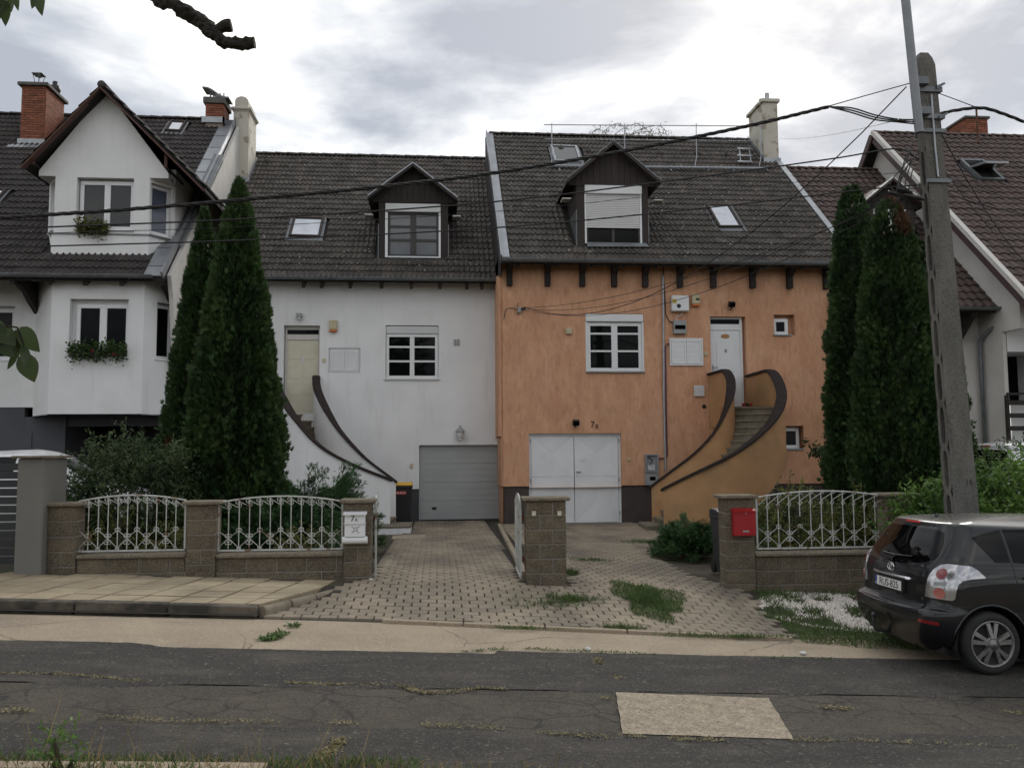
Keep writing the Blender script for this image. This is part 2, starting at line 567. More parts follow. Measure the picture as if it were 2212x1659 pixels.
m_post = mat('grey_beige_render', (0.185, 0.180, 0.162), (0.16, 0.155, 0.14), scale=1.5, rough=0.92, bump=0.4, bscale=140)
m_iron = mat('chipped_white_iron_paint', (0.50, 0.51, 0.49), (0.42, 0.43, 0.41), scale=8, rough=0.55, stain=[((0.15, 0.065, 0.025), 7.0, 0.60, 0.66, 0.9), ((0.30, 0.24, 0.17), 14, 0.58, 0.7, 0.5)])
m_rust = mat('rust', (0.12, 0.045, 0.02), (0.07, 0.03, 0.016), scale=20, rough=0.9, bump=.4, bscale=90)
m_anth = mat('anthracite_metal', (0.018, 0.020, 0.024), (0.024, 0.026, 0.03), scale=3, rough=0.5)
m_asph_old = mat('old_asphalt', (0.080, 0.067, 0.051), (0.052, 0.0455, 0.0365), scale=1.6, detail=5, rough=0.95, bump=0.9, bscale=120,
                 cracks=[((0.022, 0.020, 0.018), 2.2, 0.035, 0.85), ((0.028, 0.025, 0.022), 5.5, 0.045, 0.6)],
                 speck=[((0.15, 0.13, 0.10), 95, 0.78, 1.0, 0.8), ((0.035, 0.03, 0.028), 85, 0.72, 1.0, 0.8)],
                 stain=[((0.145, 0.12, 0.085), 0.9, 0.58, 0.75, 0.5, (1, 3, 1))])
m_asph = mat('dark_asphalt', (0.040, 0.035, 0.030), (0.027, 0.0245, 0.0215), scale=1.3, detail=5, rough=0.93, bump=0.9, bscale=130,
             speck=[((0.13, 0.12, 0.105), 95, 0.78, 1.0, 0.8), ((0.02, 0.02, 0.02), 85, 0.70, 1.0, 0.8), ((0.26, 0.24, 0.20), 45, 0.975, 1.0, 0.5)],
             cracks=[((0.018, 0.017, 0.016), 0.9, 0.010, 0.8)],
             stain=[((0.105, 0.093, 0.074), 0.9, 0.50, 0.70, 0.6, (1, 2.5, 1)), ((0.15, 0.135, 0.105), 3.4, 0.60, 0.72, 0.45, (1, 2, 1)), ((0.02, 0.018, 0.016), 1.4, 0.54, 0.72, 0.5, (.7, 3, 1))])
m_strip = mat('sandy_concrete', (0.365, 0.298, 0.215), (0.30, 0.243, 0.175), scale=1.5, detail=5, rough=0.95, bump=0.6, bscale=120,
              speck=[((0.52, 0.45, 0.36), 80, 0.8, 1.0, 0.6), ((0.19, 0.155, 0.12), 75, 0.78, 1.0, 0.65)],
              cracks=[((0.12, 0.10, 0.08), 0.55, 0.008, 0.7)],
              stain=[((0.20, 0.165, 0.125), 0.8, 0.54, 0.75, 0.55, (1, 2.5, 1)), ((0.40, 0.32, 0.21), 1.1, 0.58, 0.75, 0.4)])
m_patch = mat('pebbly_concrete_patch', (0.40, 0.335, 0.245), (0.27, 0.225, 0.165), scale=9, detail=5, rough=0.95, bump=1.0, bscale=80,
              speck=[((0.50, 0.45, 0.37), 75, 0.7, 1.0, 0.8), ((0.10, 0.085, 0.07), 80, 0.72, 1.0, 0.8)])
m_slab = mat('sandstone_coloured_slab', (0.38, 0.315, 0.215), (0.30, 0.245, 0.165), scale=2, rough=0.93, bump=0.4, bscale=90, rnd=0.10,
             stain=[((0.17, 0.135, 0.09), 1.2, 0.50, 0.72, 0.6)])
m_slab2 = mat('worn_edging', (0.27, 0.23, 0.17), (0.17, 0.145, 0.11), scale=4, rough=.95, bump=.6, bscale=60, rnd=.12)
m_kerb = mat('stained_kerb_stone', (0.13, 0.11, 0.085), (0.045, 0.04, 0.034), scale=3, lo=.38, hi=.56, rough=0.95, bump=0.8, bscale=50, rnd=0.15)
m_paver = mat('grey_beige_paver', (0.33, 0.278, 0.205), (0.265, 0.222, 0.165), scale=0.9, rough=0.93, bump=0.5, bscale=100, rnd=0.12, tint=0.12,
              stain=[((0.13, 0.112, 0.09), 0.55, 0.46, 0.62, 0.75, (1.6, .6, 1)), ((0.42, 0.34, 0.24), 0.8, 0.58, 0.75, 0.4)])
m_dirt = mat('joint_soil', (0.045, 0.037, 0.027), (0.03, 0.026, 0.019), scale=10, rough=1.0, bump=.6, bscale=90)
m_soil = mat('garden_soil', (0.085, 0.066, 0.045), (0.05, 0.042, 0.03), scale=3, rough=1.0, bump=0.8, bscale=40,
             stain=[((0.05, 0.065, 0.025), 1.2, 0.48, 0.65, 0.8)])
m_verge = mat('dry_verge', (0.20, 0.15, 0.085), (0.12, 0.10, 0.05), scale=4, rough=1.0, bump=0.8, bscale=60, stain=[((0.07, 0.085, 0.03), 1.6, 0.5, 0.65, 0.8)])
m_pole = mat('aged_pole_concrete', (0.175, 0.168, 0.152), (0.115, 0.112, 0.102), scale=2.2, detail=5, stretch=(2, 2, 0.6), rough=0.95, bump=0.9, bscale=70,
             speck=[((0.05, 0.05, 0.045), 75, 0.82, 1.0, 0.8), ((0.27, 0.26, 0.235), 90, 0.82, 1.0, 0.6)],
             stain=[((0.05, 0.05, 0.045), 3.0, 0.54, 0.72, 0.7, (2, 2, 0.25))])
m_cable = mat('black_cable', (0.012, 0.012, 0.013), rough=0.6)
m_steel = mat('grey_steel_tube', (0.24, 0.25, 0.265), (0.2, 0.21, 0.225), scale=4, rough=0.5, metal=0.5)
m_red = mat('red_paint', (0.34, 0.012, 0.016), (0.28, 0.01, 0.014), scale=3, rough=0.4)
m_yellow = mat('yellow_plastic', (0.75, 0.42, 0.02), rough=0.5)
m_beige = mat('beige_plastic', (0.52, 0.46, 0.30), rough=0.5)
m_orange_p = mat('orange_plastic', (0.62, 0.17, 0.03), rough=0.4)
m_letter = mat('black_lettering', (0.012, 0.011, 0.01), rough=0.6)
m_greybox = mat('grey_cabinet', (0.30, 0.31, 0.32), (0.26, 0.27, 0.28), scale=4, rough=0.5)
m_purple = mat('purple_conduit', (0.14, 0.035, 0.075), rough=0.5)
m_lichen = mat('moss_and_sand', (0.26, 0.22, 0.115), (0.17, 0.15, 0.07), scale=9, rough=1.0, bump=0.6, bscale=90, tint=0.4)

# ------------------------------------------------------------------ ground, road, pavements


def sheet(xs, ys, dz, wob=None):
    """terrain-following sheet; wob(x, side) shifts the near (0) and far (1) edges"""
    V, F = [], []
    nx, ny = len(xs), len(ys)
    for j, y in enumerate(ys):
        for x in xs:
            yy = y
            if wob and j == 0:
                yy += wob(x, 0)
            if wob and j == ny-1:
                yy += wob(x, 1)
            V.append((x, yy, gz(x, yy)+(dz(x, yy) if callable(dz) else dz[j] if isinstance(dz, list) else dz)))
    for j in range(ny-1):
        for i in range(nx-1):
            F.append((j*nx+i, j*nx+i+1, (j+1)*nx+i+1, (j+1)*nx+i))
    g = G()
    g.v, g.f = V, F
    return g


def frange(a, b, s):
    n = max(1, int(round((b-a)/s)))
    return [a+(b-a)*i/n for i in range(n+1)]


def nz(x, y, s, k=0.0):
    return mnoise.noise(Vector((x*s, y*s, k)))


_xs = [-900, -400, -150, -60, -35] + frange(-25, 25, 0.5) + [35, 60, 150, 400, 900]
_ys = [-300, -100, -40, -15] + frange(-6, 4, 1) + frange(4.2, 13, 0.2) + frange(13.5, 40, 0.75) + [50, 80, 150, 400, 1200]
struct('ground', sheet(_xs, _ys, 0.0), m_soil, smooth=True)
_rx = [-400, -150, -60, -30] + frange(-20, 20, 0.25) + [30, 60, 150, 400]
struct('road', sheet(_rx, frange(5.2, 8.75, 0.3), 0.006, lambda x, s: 0.05*nz(x, s, 1.3)), m_asph_old)


_rx2 = [-400, -150, -60, -30] + frange(-20, -6, 0.25) + frange(-5.96, 8, 0.04) + frange(8.25, 20, .25) + [30, 60, 150, 400]


def edge_far(x, s):
    if s == 1:
        return 0.03*nz(x, 1, 2.0)+0.02*nz(x, 1, 9.0)+(0.07 if x > 0.6 else -0.04)+0.17*(1-smooth(-2.95, -2.45, x))
    return 0.16*nz(x, 3, 0.9)+0.07*nz(x, 3, 3.1)+0.03*nz(x, 3, 11.0)


struct('road_overlay_far', sheet(_rx2, [7.24, 7.28, 7.5, 7.9, 8.3, 8.6], [.0045, .015, .016, .016, .016, .014], edge_far), m_asph)
struct('road_overlay_near', sheet(_rx2, [5.2, 5.6, 6.0, 6.22, 6.28], [.013, .013, .013, .013, .0045], lambda x, s: 0.06*nz(x, s+7, 1.1)+0.025*nz(x, s, 5)+.02*nz(x, s, 13)), m_asph)
struct('concrete_strip', sheet(_rx, [8.5, 9.0, 9.5, 9.82, 10.02], 0.011, lambda x, s: (-0.06*smooth(-1, 4, x)-0.42*smooth(-1.8, 4.2, x) if s else 0)), m_strip)
# the square pebbly repair in the road
pg = G()
cs = [PZ(1330, 1500, -0.1), PZ(1660, 1511, -0.15), PZ(1715, 1600, -0.14), PZ(1345, 1590, -0.09)]
n = 14
pv = []
for j in range(n+1):
    for i in range(n+1):
        a, b = i/n, j/n
        p = cs[0]*(1-a)*(1-b)+cs[1]*a*(1-b)+cs[2]*a*b+cs[3]*(1-a)*b
        jx = 0.014*nz(i*3.1, j*2.7, 1.0) if i in (0, n) or j in (0, n) else 0
        pv.append((p.x+jx, p.y+jx, road_z(p.x)+0.0185+0.001*nz(p.x, p.y, 5)))
pg.add(pv, [(j*(n+1)+i, j*(n+1)+i+1, (j+1)*(n+1)+i+1, (j+1)*(n+1)+i) for j in range(n) for i in range(n)])
struct('road_patch', pg, m_patch)
# near kerb half buried in the verge
kg = G()
for i in range(-14, -1):
    x0 = i*1.0
    kg.obox((x0+0.5, 5.37+0.02*nz(i, 0, 1.7), gz(x0+0.5, 5.6)+0.0), (0.493, 0, -0.0225), (0, 0.055, 0), (0, 0, 0.05))
struct('verge_kerb', kg, m_strip)

# pavement on the left: slabs with sunken joints, laid a little askew
sw = struct('sidewalk', sheet([-40, -30]+frange(-20, -1.0, 0.5), [10.0, 10.4, 11, 11.6, 12.25], lambda x, y: 0.05-0.13*smooth(10.0, 12.2, y)+0.0*x, None), m_dirt)

bm = bmesh.new(); bm.from_mesh(sw.data)
bmesh.ops.delete(bm, geom=[f for f in bm.faces if f.calc_center_median().x > -2.05+0.9*(f.calc_center_median().y-10.1)/2.1], context='FACES')
bm.to_mesh(sw.data); bm.free()


def swz(x, y):
    return road_z(x)+0.135+0.025*smooth(10, 12.2, y)


slab_me = {}
SK = 0.215  # skew of the cross joints
rows_y = [10.25, 10.64, 11.03, 11.42, 11.81, 12.2]
for j in range(5):
    y0, y1 = rows_y[j], rows_y[j+1]
    for i in range(-24, 9):
        ux = i*0.43 - 3.876 - 0.215*10.391
        x_end = -2.0+0.9*((y0+y1)/2-10.1)/2.1
        xa, xb = ux+SK*y0, ux+SK*y0+0.43
        if xa > x_end-0.32 or xb < -9.5:
            continue
        g = G()
        d = 0.016
        jt = random.uniform(-0.004, 0.004)
        pts = [(ux+SK*y0+d, y0+d), (ux+SK*y0+0.43-d, y0+d), (ux+SK*y1+0.43-d, y1-d), (ux+SK*y1+d, y1-d)]
        lim = lambda yy: -2.03+0.9*(yy-10.1)/2.0
        pts = [(min(p[0], lim(p[1])-.07), p[1]) for p in pts]
        zz = [swz(*p)+jt+random.uniform(-.003, .003) for p in pts]
        c = 0.006
        cx, cy = sum(p[0] for p in pts)/4, sum(p[1] for p in pts)/4
        top = [(p[0]+(cx-p[0])*0.02, p[1]+(cy-p[1])*0.02, z) for p, z in zip(pts, zz)]
        mid = [(p[0], p[1], z-c) for p, z in zip(pts, zz)]
        bot = [(p[0], p[1], z-0.07) for p, z in zip(pts, zz)]
        g.add(top+mid+bot, [(0, 1, 2, 3)]+[(a+k, (a+1) % 4+k, (a+1) % 4+k+4, a+k+4) for k in (0, 4) for a in range(4)])
        g.obj('paving_slab', m_slab, sw)
kr = bpy.data.objects.new('kerb', None)
COL.objects.link(kr); WM['kerb'] = Matrix.Identity(4)
tag(kr, kind='structure')
x = -2.02
for i in range(10):
    ln = 0.98
    c = Vector((x-ln/2, 10.17, swz(x-ln/2, 10.2)-0.075))
    g = G(); g.cbox(-ln/2+.004, ln/2-.004, -0.075, 0.075, -0.13, 0.085+random.uniform(-.006, .006), 0.012)
    put('kerb_stone', g.mesh('kerb_stone'), m_kerb, kr, Matrix.Translation(c) @ Matrix.Rotation(R(2.58+random.uniform(-.5, .5)), 4, 'Y') @ Matrix.Rotation(R(random.uniform(-.6, .6)), 4, 'Z'))
    x -= 1.0
# rounded return of the kerb towards the gate pier
pa, pb = Vector((-1.98, 10.15, 0)), Vector((-1.08, 12.05, 0))
for i in range(4):
    a, b = pa.lerp(pb, i/4+.008), pa.lerp(pb, (i+1)/4-.008)
    a.z, b.z = swz(a.x, a.y)-0.05-0.02*i/4, swz(b.x, b.y)-0.05-0.02*(i+1)/4
    g = G()
    prof = [(-.05, -.10), (-.05, .0), (-.035, .035), (0, .045), (.03, .035), (.05, .0), (.055, -.10)]
    d = (b-a).normalized(); s = d.cross(Vector((0, 0, 1))).normalized()
    ring = [[p+s*q[0]+Vector((0, 0, q[1])) for q in prof] for p in (a, b)]
    np_ = len(prof)
    g.add(ring[0]+ring[1], [(k, k+1, np_+k+1, np_+k) for k in range(np_-1)]+[tuple(range(np_)), tuple(range(np_, 2*np_))])
    g.obj('kerb_stone', m_slab2, kr, auto=50)

# ------------------------------------------------------------------ driveway of interlocking pavers
def drive_edge_near(x):
    return 10.0-0.10*smooth(-1, 0.6, x)-0.42*smooth(0, 4.0, x)


def in_drive(x, y):
    if y < drive_edge_near(x)+0.12 or y > 24.45:
        return False
    if y < 12.05:
        left = -1.98+0.9*(y-10.1)/2.0+0.10
        right = 4.25-0.55*smooth(9.6, 11.0, y)*0+0.0
        right = 4.0+0.12*(y-9.5)
        if y > 11.98 and 1.22 < x < 1.86:
            return False
        return left < x < right
    if x < 1.3:
        lf = -0.9+0.0*y
        if y > 19.5:
            lf = -0.75
        if y > 21.6:
            lf = -0.55
        return lf < x < 1.22+0.25*smooth(16, 22, y)
    if y > 22.95:
        return False
    rt = 4.15-0.25*smooth(12.2, 14, y)+1.4*smooth(15.5, 20.0, y)
    return 1.92-0.25*smooth(14, 20, y) < x < rt


dw = struct('driveway', sheet(frange(-2.0, 6.0, 0.25), frange(9.45, 24.5, 0.25), 0.008), m_dirt)
# clip the bed to the paved outline
bm = bmesh.new(); bm.from_mesh(dw.data)
kill = []
for f in bm.faces:
    c = f.calc_center_median()
    if not (in_drive(c.x, c.y) or in_drive(c.x+.2, c.y) or in_drive(c.x-.2, c.y) or in_drive(c.x, c.y+.2) or in_drive(c.x, c.y-.2)):
        kill.append(f)
bmesh.ops.delete(bm, geom=kill, context='FACES')
bm.to_mesh(dw.data); bm.free()


def paver_outline(w, h, a):
    """double-T interlocking block"""
    k = w*.468
    return [(-w/2, -h/2), (w/2, -h/2), (w/2, -h*.30), (k, -h*.12), (k, h*.12), (w/2, h*.30), (w/2, h/2), (-w/2, h/2), (-w/2, h*.30), (-k, h*.12), (-k, -h*.12), (-w/2, -h*.30)]


PW, PH = 0.205, 0.168
po = [(p[0]*0.95, p[1]*0.945) for p in paver_outline(PW, PH, 0.012)]
_n = len(po)
pav_v = np.array([(p[0]*.96, p[1]*.94, 0.0) for p in po]+[(p[0], p[1], -0.006) for p in po]+[(p[0], p[1], -0.035) for p in po])
pav_f = [tuple(range(_n))]+[(a+k, a+k+_n, (a+1) % _n+k+_n, (a+1) % _n+k) for k in (0, _n) for a in range(_n)]
pav_g = G(); pav_g.add(pav_v, pav_f)
pav_me = pav_g.mesh('paver')
cand = []
j = 0
y = 9.5
while y < 24.4:
    xo = (j % 2)*PW/2
    for i in range(-11, 32):
        xx = i*PW+xo
        if in_drive(xx, y):
            cand.append((xx, y))
    y += PH
    j += 1
cand.sort(key=lambda p: p[0]**2+p[1]**2)
tilt = Matrix.Rotation(R(2.58), 4, 'Y')


def pav_mat(x, y):
    zx = (gz(x+.1, y)-gz(x-.1, y))/.2
    zy = (gz(x, y+.1)-gz(x, y-.1))/.2
    nrm_ = Vector((-zx, -zy, 1)).normalized()
    q = nrm_.to_track_quat('Z', 'Y').to_matrix().to_4x4()
    e1 = Vector((1, 0, zx)).normalized(); e2 = nrm_.cross(e1)
    M = Matrix(((e1.x, e2.x, nrm_.x, x), (e1.y, e2.y, nrm_.y, y), (e1.z, e2.z, nrm_.z, gz(x, y)+0.034+random.uniform(-.003, .003)), (0, 0, 0, 1)))
    return M @ Matrix.Rotation(R(random.uniform(-1.2, 1.2)), 4, 'X') @ Matrix.Rotation(R(random.uniform(-1.2, 1.2)), 4, 'Z')


for (x, y) in cand[:300]:
    put('paver', pav_me, m_paver, dw, pav_mat(x, y))
rest = cand[300:]
VV, FF, TT = [], [], []
tri = []
for k in range(1, _n-1):
    tri.append((0, k, k+1))
for k in (0, _n):
    for a in range(_n):
        tri.append((a+k, a+k+_n, (a+1) % _n+k+_n)); tri.append((a+k, (a+1) % _n+k+_n, (a+1) % _n+k))
tri = np.array(tri)
hom = np.c_[pav_v, np.ones(len(pav_v))]
for q, (x, y) in enumerate(rest):
    M = np.array(pav_mat(x, y))
    VV.append((hom @ M.T)[:, :3]); FF.append(tri+q*len(pav_v)); TT.append(np.full(len(tri), random.random()))
tag(put('paver_field', np_mesh('paver_field', np.concatenate(VV), np.concatenate(FF), np.concatenate(TT)), m_paver, dw), kind='stuff')
# border kerbs of the drive
for (a, b, nseg) in (((-0.62, 10.0), (3.95, 9.47), 5), ((1.3, 12.9), (1.62, 22.6), 10)):
    for i in range(nseg):
        p = Vector((a[0]+(b[0]-a[0])*(i+.01)/nseg, a[1]+(b[1]-a[1])*(i+.01)/nseg, 0))
        q = Vector((a[0]+(b[0]-a[0])*(i+.99)/nseg, a[1]+(b[1]-a[1])*(i+.99)/nseg, 0))
        p.z, q.z = gz(p.x, p.y)+0.015, gz(q.x, q.y)+0.015
        G().bar(p, q, 0.09, 0.07 if a[1] < 11 else .14).obj('edging_stone', m_strip, dw, bevel=0.008)
# ------------------------------------------------------------------ building helpers
class Frame:
    """wall plane: u runs along the wall, z up, w outwards"""
    def __init__(s, O, U, N):
        s.O, s.U, s.N = Vector(O), Vector(U).normalized(), Vector(N).normalized()

    def P(s, u, z, w=0.0):
        return s.O+s.U*u+Vector((0, 0, z))+s.N*w

    def at(s, x, y, w=0.0):
        p = PP(x, y, s.O+s.N*w, s.N)
        return ((p-s.O).dot(s.U), p.z)

    def rect(s, x0, y0, x1, y1, w=0.0):
        a, b, c, d = s.at(x0, y0, w), s.at(x1, y0, w), s.at(x0, y1, w), s.at(x1, y1, w)
        return ((a[0]+c[0])/2, (b[0]+d[0])/2, (c[1]+d[1])/2, (a[1]+b[1])/2)

    def box(s, g, u0, u1, z0, z1, w0, w1):
        return g.obox(s.P((u0+u1)/2, (z0+z1)/2, (w0+w1)/2), s.U*(u1-u0)/2, s.N*(w1-w0)/2, Vector((0, 0, (z1-z0)/2)))


def interp_(tab, x):
    for (a, va), (b, vb) in zip(tab, tab[1:]):
        if x <= b:
            return va+(vb-va)*(x-a)/(b-a)
    return tab[-1][1]


def FY(Y):
    return Frame((0, Y, 0), (1, 0, 0), (0, -1, 0))


def wall_holes(fr, u0, u1, z0, z1, holes, w=0.0, back=0.25):
    """wall face with openings and their reveals; holes = (u0,u1,z0,z1,depth)"""
    g = G()
    us = sorted(set([u0, u1]+[min(max(h[k], u0), u1) for h in holes for k in (0, 1)]))
    zs = sorted(set([z0, z1]+[min(max(h[k], z0), z1) for h in holes for k in (2, 3)]))
    for i in range(len(us)-1):
        for j in range(len(zs)-1):
            cu, cz = (us[i]+us[i+1])/2, (zs[j]+zs[j+1])/2
            if us[i+1]-us[i] < 1e-6 or zs[j+1]-zs[j] < 1e-6 or any(h[0] < cu < h[1] and h[2] < cz < h[3] for h in holes):
                continue
            g.add([fr.P(us[i], zs[j], w), fr.P(us[i+1], zs[j], w), fr.P(us[i+1], zs[j+1], w), fr.P(us[i], zs[j+1], w)], [(0, 1, 2, 3)])
    for h in holes:
        a, b, c, d, dep = h
        F = [fr.P(a, c, w), fr.P(b, c, w), fr.P(b, d, w), fr.P(a, d, w)]
        B = [fr.P(a, c, w-dep), fr.P(b, c, w-dep), fr.P(b, d, w-dep), fr.P(a, d, w-dep)]
        fs = [(k, (k+1) % 4, (k+1) % 4+4, k+4) for k in range(4)]
        g.add(F+B, fs+[(4, 5, 6, 7)])
    return g


def window(parent, fr, r, w, cols=2, rows=(1.0,), m_frame=None, m_pane=None, fw=0.06, bar=0.035, mull=0.09, sill=None, sill_mat=None, name='window', label=None):
    """casement: outer frame, mullion, glazing bars, panes, sill; r = (u0,u1,z0,z1) at wall-depth w"""
    m_frame, m_pane = m_frame or m_pvc, m_pane or m_glass
    a, b, c, d = r
    g = G()
    fr.box(g, a, b, d-fw, d, w-0.06, w); fr.box(g, a, b, c, c+fw, w-0.06, w)
    fr.box(g, a, a+fw, c+fw, d-fw, w-0.06, w); fr.box(g, b-fw, b, c+fw, d-fw, w-0.06, w)
    win = g.obj(name, m_frame, parent, bevel=0.006)
    if label:
        win['label'] = label
    inner = (a+fw, b-fw, c+fw, d-fw)
    cw = (inner[1]-inner[0]-mull*(cols-1))/cols
    for i in range(cols):
        x0 = inner[0]+i*(cw+mull)
        if i:
            g = G(); fr.box(g, x0-mull, x0, inner[2], inner[3], w-0.055, w+0.004); g.obj('mullion', m_frame, win, bevel=0.008)
        tot = float(sum(rows))
        z = inner[3]
        for k, rr in enumerate(rows):
            hh = (inner[3]-inner[2])*rr/tot
            z0 = z-hh
            if k < len(rows)-1:
                g = G(); fr.box(g, x0, x0+cw, z0-bar/2, z0+bar/2, w-0.05, w-0.006); g.obj('glazing_bar', m_frame, win)
            g = G(); fr.box(g, x0+0.001, x0+cw-0.001, z0+0.001, z-0.001, w-0.042, w-0.032); g.obj('pane', m_pane, win)
            z = z0
    if sill:
        g = G(); fr.box(g, a-0.05, b+0.05, c-0.045, c-0.005, w-0.03, sill)
        g.obj('sill', sill_mat or m_pvc_g, win, bevel=0.006)
    return win


def tile_mesh(kind, w, L):
    prof = []
    if kind == 'roman':
        for k in range(2):
            for t in (0.0, 0.2, 0.34, 0.5, 0.66, 0.8):
                h = 0.042*math.cos(math.pi/2*min(1, abs(t-.5)/.31))**2
                prof.append(((k+t)*w/2, h))
        prof.append((w, 0.0))
    else:
        for k in range(9):
            t = k/8
            prof.append((t*w, 0.024*(1+math.cos(2*math.pi*(t-.32)))+0.006*math.sin(4*math.pi*t)))
    n = len(prof)
    V = [(u, 0.0, h+0.044) for u, h in prof]+[(u, L, h+0.006) for u, h in prof]+[(u, 0.004, h+0.006) for u, h in prof]
    F = [(i, i+1, n+i+1, n+i) for i in range(n-1)]+[(2*n+i, 2*n+i+1, i+1, i) for i in range(n-1)]
    return np.array(V), np.array(F)


def tiled_roof(roof, x0, x1, eave, ridge, m, w=0.30, rows=24, kind='roman', cut=None, nobj=300, xcut=None, seed=0, nearer=None):
    """covers the plane eave(Y,z)->ridge(Y,z) with tiles: the nobj nearest as parts, the rest as one field"""
    rr = random.Random(seed)
    ey, ez = eave
    ry, rz = ridge
    T = Vector((0, ry-ey, rz-ez))
    S = T.length
    T.normalize()
    Nn = Vector((1, 0, 0)).cross(T)
    gg = S/rows
    V, F = tile_mesh(kind, w, gg+0.05)
    me = np_mesh('roof_tile', V, F)
    me.materials.append(m)
    me.polygons.foreach_set('use_smooth', [True]*len(me.polygons))
    try:
        me.set_sharp_from_angle(angle=R(40))
    except Exception:
        pass
    nx = int(round((x1-x0)/w))
    ww = (x1-x0)/nx
    spots = []
    for j in range(rows):
        for i in range(nx):
            c = Vector((x0+(i+.5)*ww, ey, ez))+T*(j+.5)*gg
            if cut and cut(c.x, c.y, c.z):
                continue
            if xcut and not (xcut(c.y)[0] <= c.x <= xcut(c.y)[1]):
                continue
            spots.append((i, j, c))

    def mw(i, j):
        o = Vector((x0+i*ww, ey, ez))+T*j*gg+Nn*rr.uniform(-.003, .004)
        M = Matrix(((1*ww/w, T.x, Nn.x, o.x), (0, T.y, Nn.y, o.y), (0, T.z, Nn.z, o.z), (0, 0, 0, 1)))
        return M @ Matrix.Rotation(rr.uniform(-.006, .006), 4, 'Z') @ Matrix.Rotation(rr.uniform(-.006, .006), 4, 'Y')

    def seen(c):
        q = c-EYE
        zc = q.dot(_f)
        a, b = q.dot(_r)/zc*FPX+1106, 829.5-q.dot(_u)/zc*FPX
        return -20 < a < 2232
    inview = [s for s in spots if seen(s[2])]
    out = [s for s in spots if not seen(s[2])]
    inview.sort(key=lambda s: (s[2]-EYE).length)
    if nearer:
        inview.sort(key=lambda s: nearer(s[2]))
    for (i, j, c) in inview[:nobj]:
        put('roof_tile', me, None, roof, mw(i, j))
    rest_ = inview[nobj:]+out
    if rest_:
        hom_ = np.c_[V, np.ones(len(V))]
        VV, FF, TT = [], [], []
        for q, (i, j, c) in enumerate(rest_):
            M = np.array(mw(i, j))
            VV.append((hom_ @ M.T)[:, :3]); FF.append(F+q*len(V)); TT.append(np.full(len(F), rr.random()))
        fm = np_mesh('tile_field', np.concatenate(VV), np.concatenate(FF), np.concatenate(TT))
        fm.polygons.foreach_set('use_smooth', [True]*len(fm.polygons))
        try:
            fm.set_sharp_from_angle(angle=R(40))
        except Exception:
            pass
        tag(put('tile_field', fm, m, roof), kind='stuff')
    return T, Nn, gg


def ridge_tiles(roof, x0, x1, Y, z, m, L=0.40, r=0.11):
    n_ = int(round((x1-x0)/L))
    g = G()
    k = 7
    prof = [(r*math.cos(math.pi*t/(k-1)), r*0.75*math.sin(math.pi*t/(k-1))-0.03) for t in range(k)]
    V = [(0.0, p[0]*1.08, p[1]*1.12+.012) for p in prof]+[(L+.02, p[0]*.96, p[1]) for p in prof]
    g.add(V, [(i, i+1, k+i+1, k+i) for i in range(k-1)]+[tuple(range(k)), tuple(range(k, 2*k))])
    me = g.mesh('ridge_tile', True)
    me.materials.append(m)
    try:
        me.set_sharp_from_angle(angle=R(50))
    except Exception:
        pass
    LL = (x1-x0)/n_
    for i in range(n_):
        put('ridge_tile', me, None, roof, Matrix.Translation((x0+i*LL, Y, z)) @ Matrix.Rotation(R(random.uniform(-.6, .6)), 4, 'Y') @ Matrix.Scale(LL/L, 4, (1, 0, 0)))


def gutter(parent, x0, x1, Y, z, r, m, step=0.62, first=0.3):
    g = G()
    k = 9
    prof = [(r*math.cos(math.pi*(1+t/(k-1))), r*math.sin(math.pi*(1+t/(k-1)))) for t in range(k)]
    V = [(x, Y+p[0], z+p[1]) for x in (x0, x1) for p in prof]+[(x, Y+p[0]*.9, z+p[1]*.9) for x in (x0, x1) for p in prof]
    g.add(V, [(i, i+1, k+i+1, k+i) for i in range(k-1)]+[(2*k+i, 2*k+i+1, 3*k+i+1, 3*k+i) for i in range(k-1)]+[tuple(range(k)), tuple(range(k, 2*k))])
    g.tube([(x0, Y-r, z+.004), (x1, Y-r, z+.004)], 0.010, 6)
    gt = g.obj('gutter', m, parent, auto=40)
    x = x0+first
    while x < x1:
        h = G()
        h.tube([(x, Y+p[0]*1.05, z+p[1]*1.05) for p in prof], 0.012, 5)
        h.obj('gutter_bracket', m_zinc_d, gt)
        x += step
    return gt


def skylight(parent, corners, T, Nn, m_f, m_g, h=0.07, f=0.07, name='skylight'):
    """roof window from its four roof-plane corners (top-left, top-right, bottom-right, bottom-left)"""
    c = [Vector(p) for p in corners]
    U = ((c[1]-c[0])+(c[2]-c[3])).normalized()
    ctr = (c[0]+c[1]+c[2]+c[3])/4
    hw = ((c[1]-c[0]).length+(c[2]-c[3]).length)/4
    hh = ((c[0]-c[3]).length+(c[1]-c[2]).length)/4
    g = G()
    for sx in (-1, 1):
        g.obox(ctr+U*sx*(hw-f/2)+Nn*h/2, U*f/2, T*hh, Nn*(h/2+.03))
    for sy in (-1, 1):
        g.obox(ctr+T*sy*(hh-f/2)+Nn*h/2, U*(hw-f-.001), T*f/2, Nn*(h/2+.028))
    sk = g.obj(name, m_f, parent, bevel=.008)
    g = G(); g.obox(ctr+Nn*(h*.8), U*(hw-f-.002), T*(hh-f-.002), Nn*.008)
    g.obj('pane', m_g, sk)
    g = G(); g.obox(ctr+Nn*.034-T*(hh+.10), U*(hw+.08), T*.10, Nn*.006)
    g.obox(ctr+Nn*.03-U*(hw+.04), U*.04, T*hh, Nn*.012); g.obox(ctr+Nn*.03+U*(hw+.04), U*.04, T*hh, Nn*.012)
    g.obj('flashing', m_zinc_d, sk)
    return sk


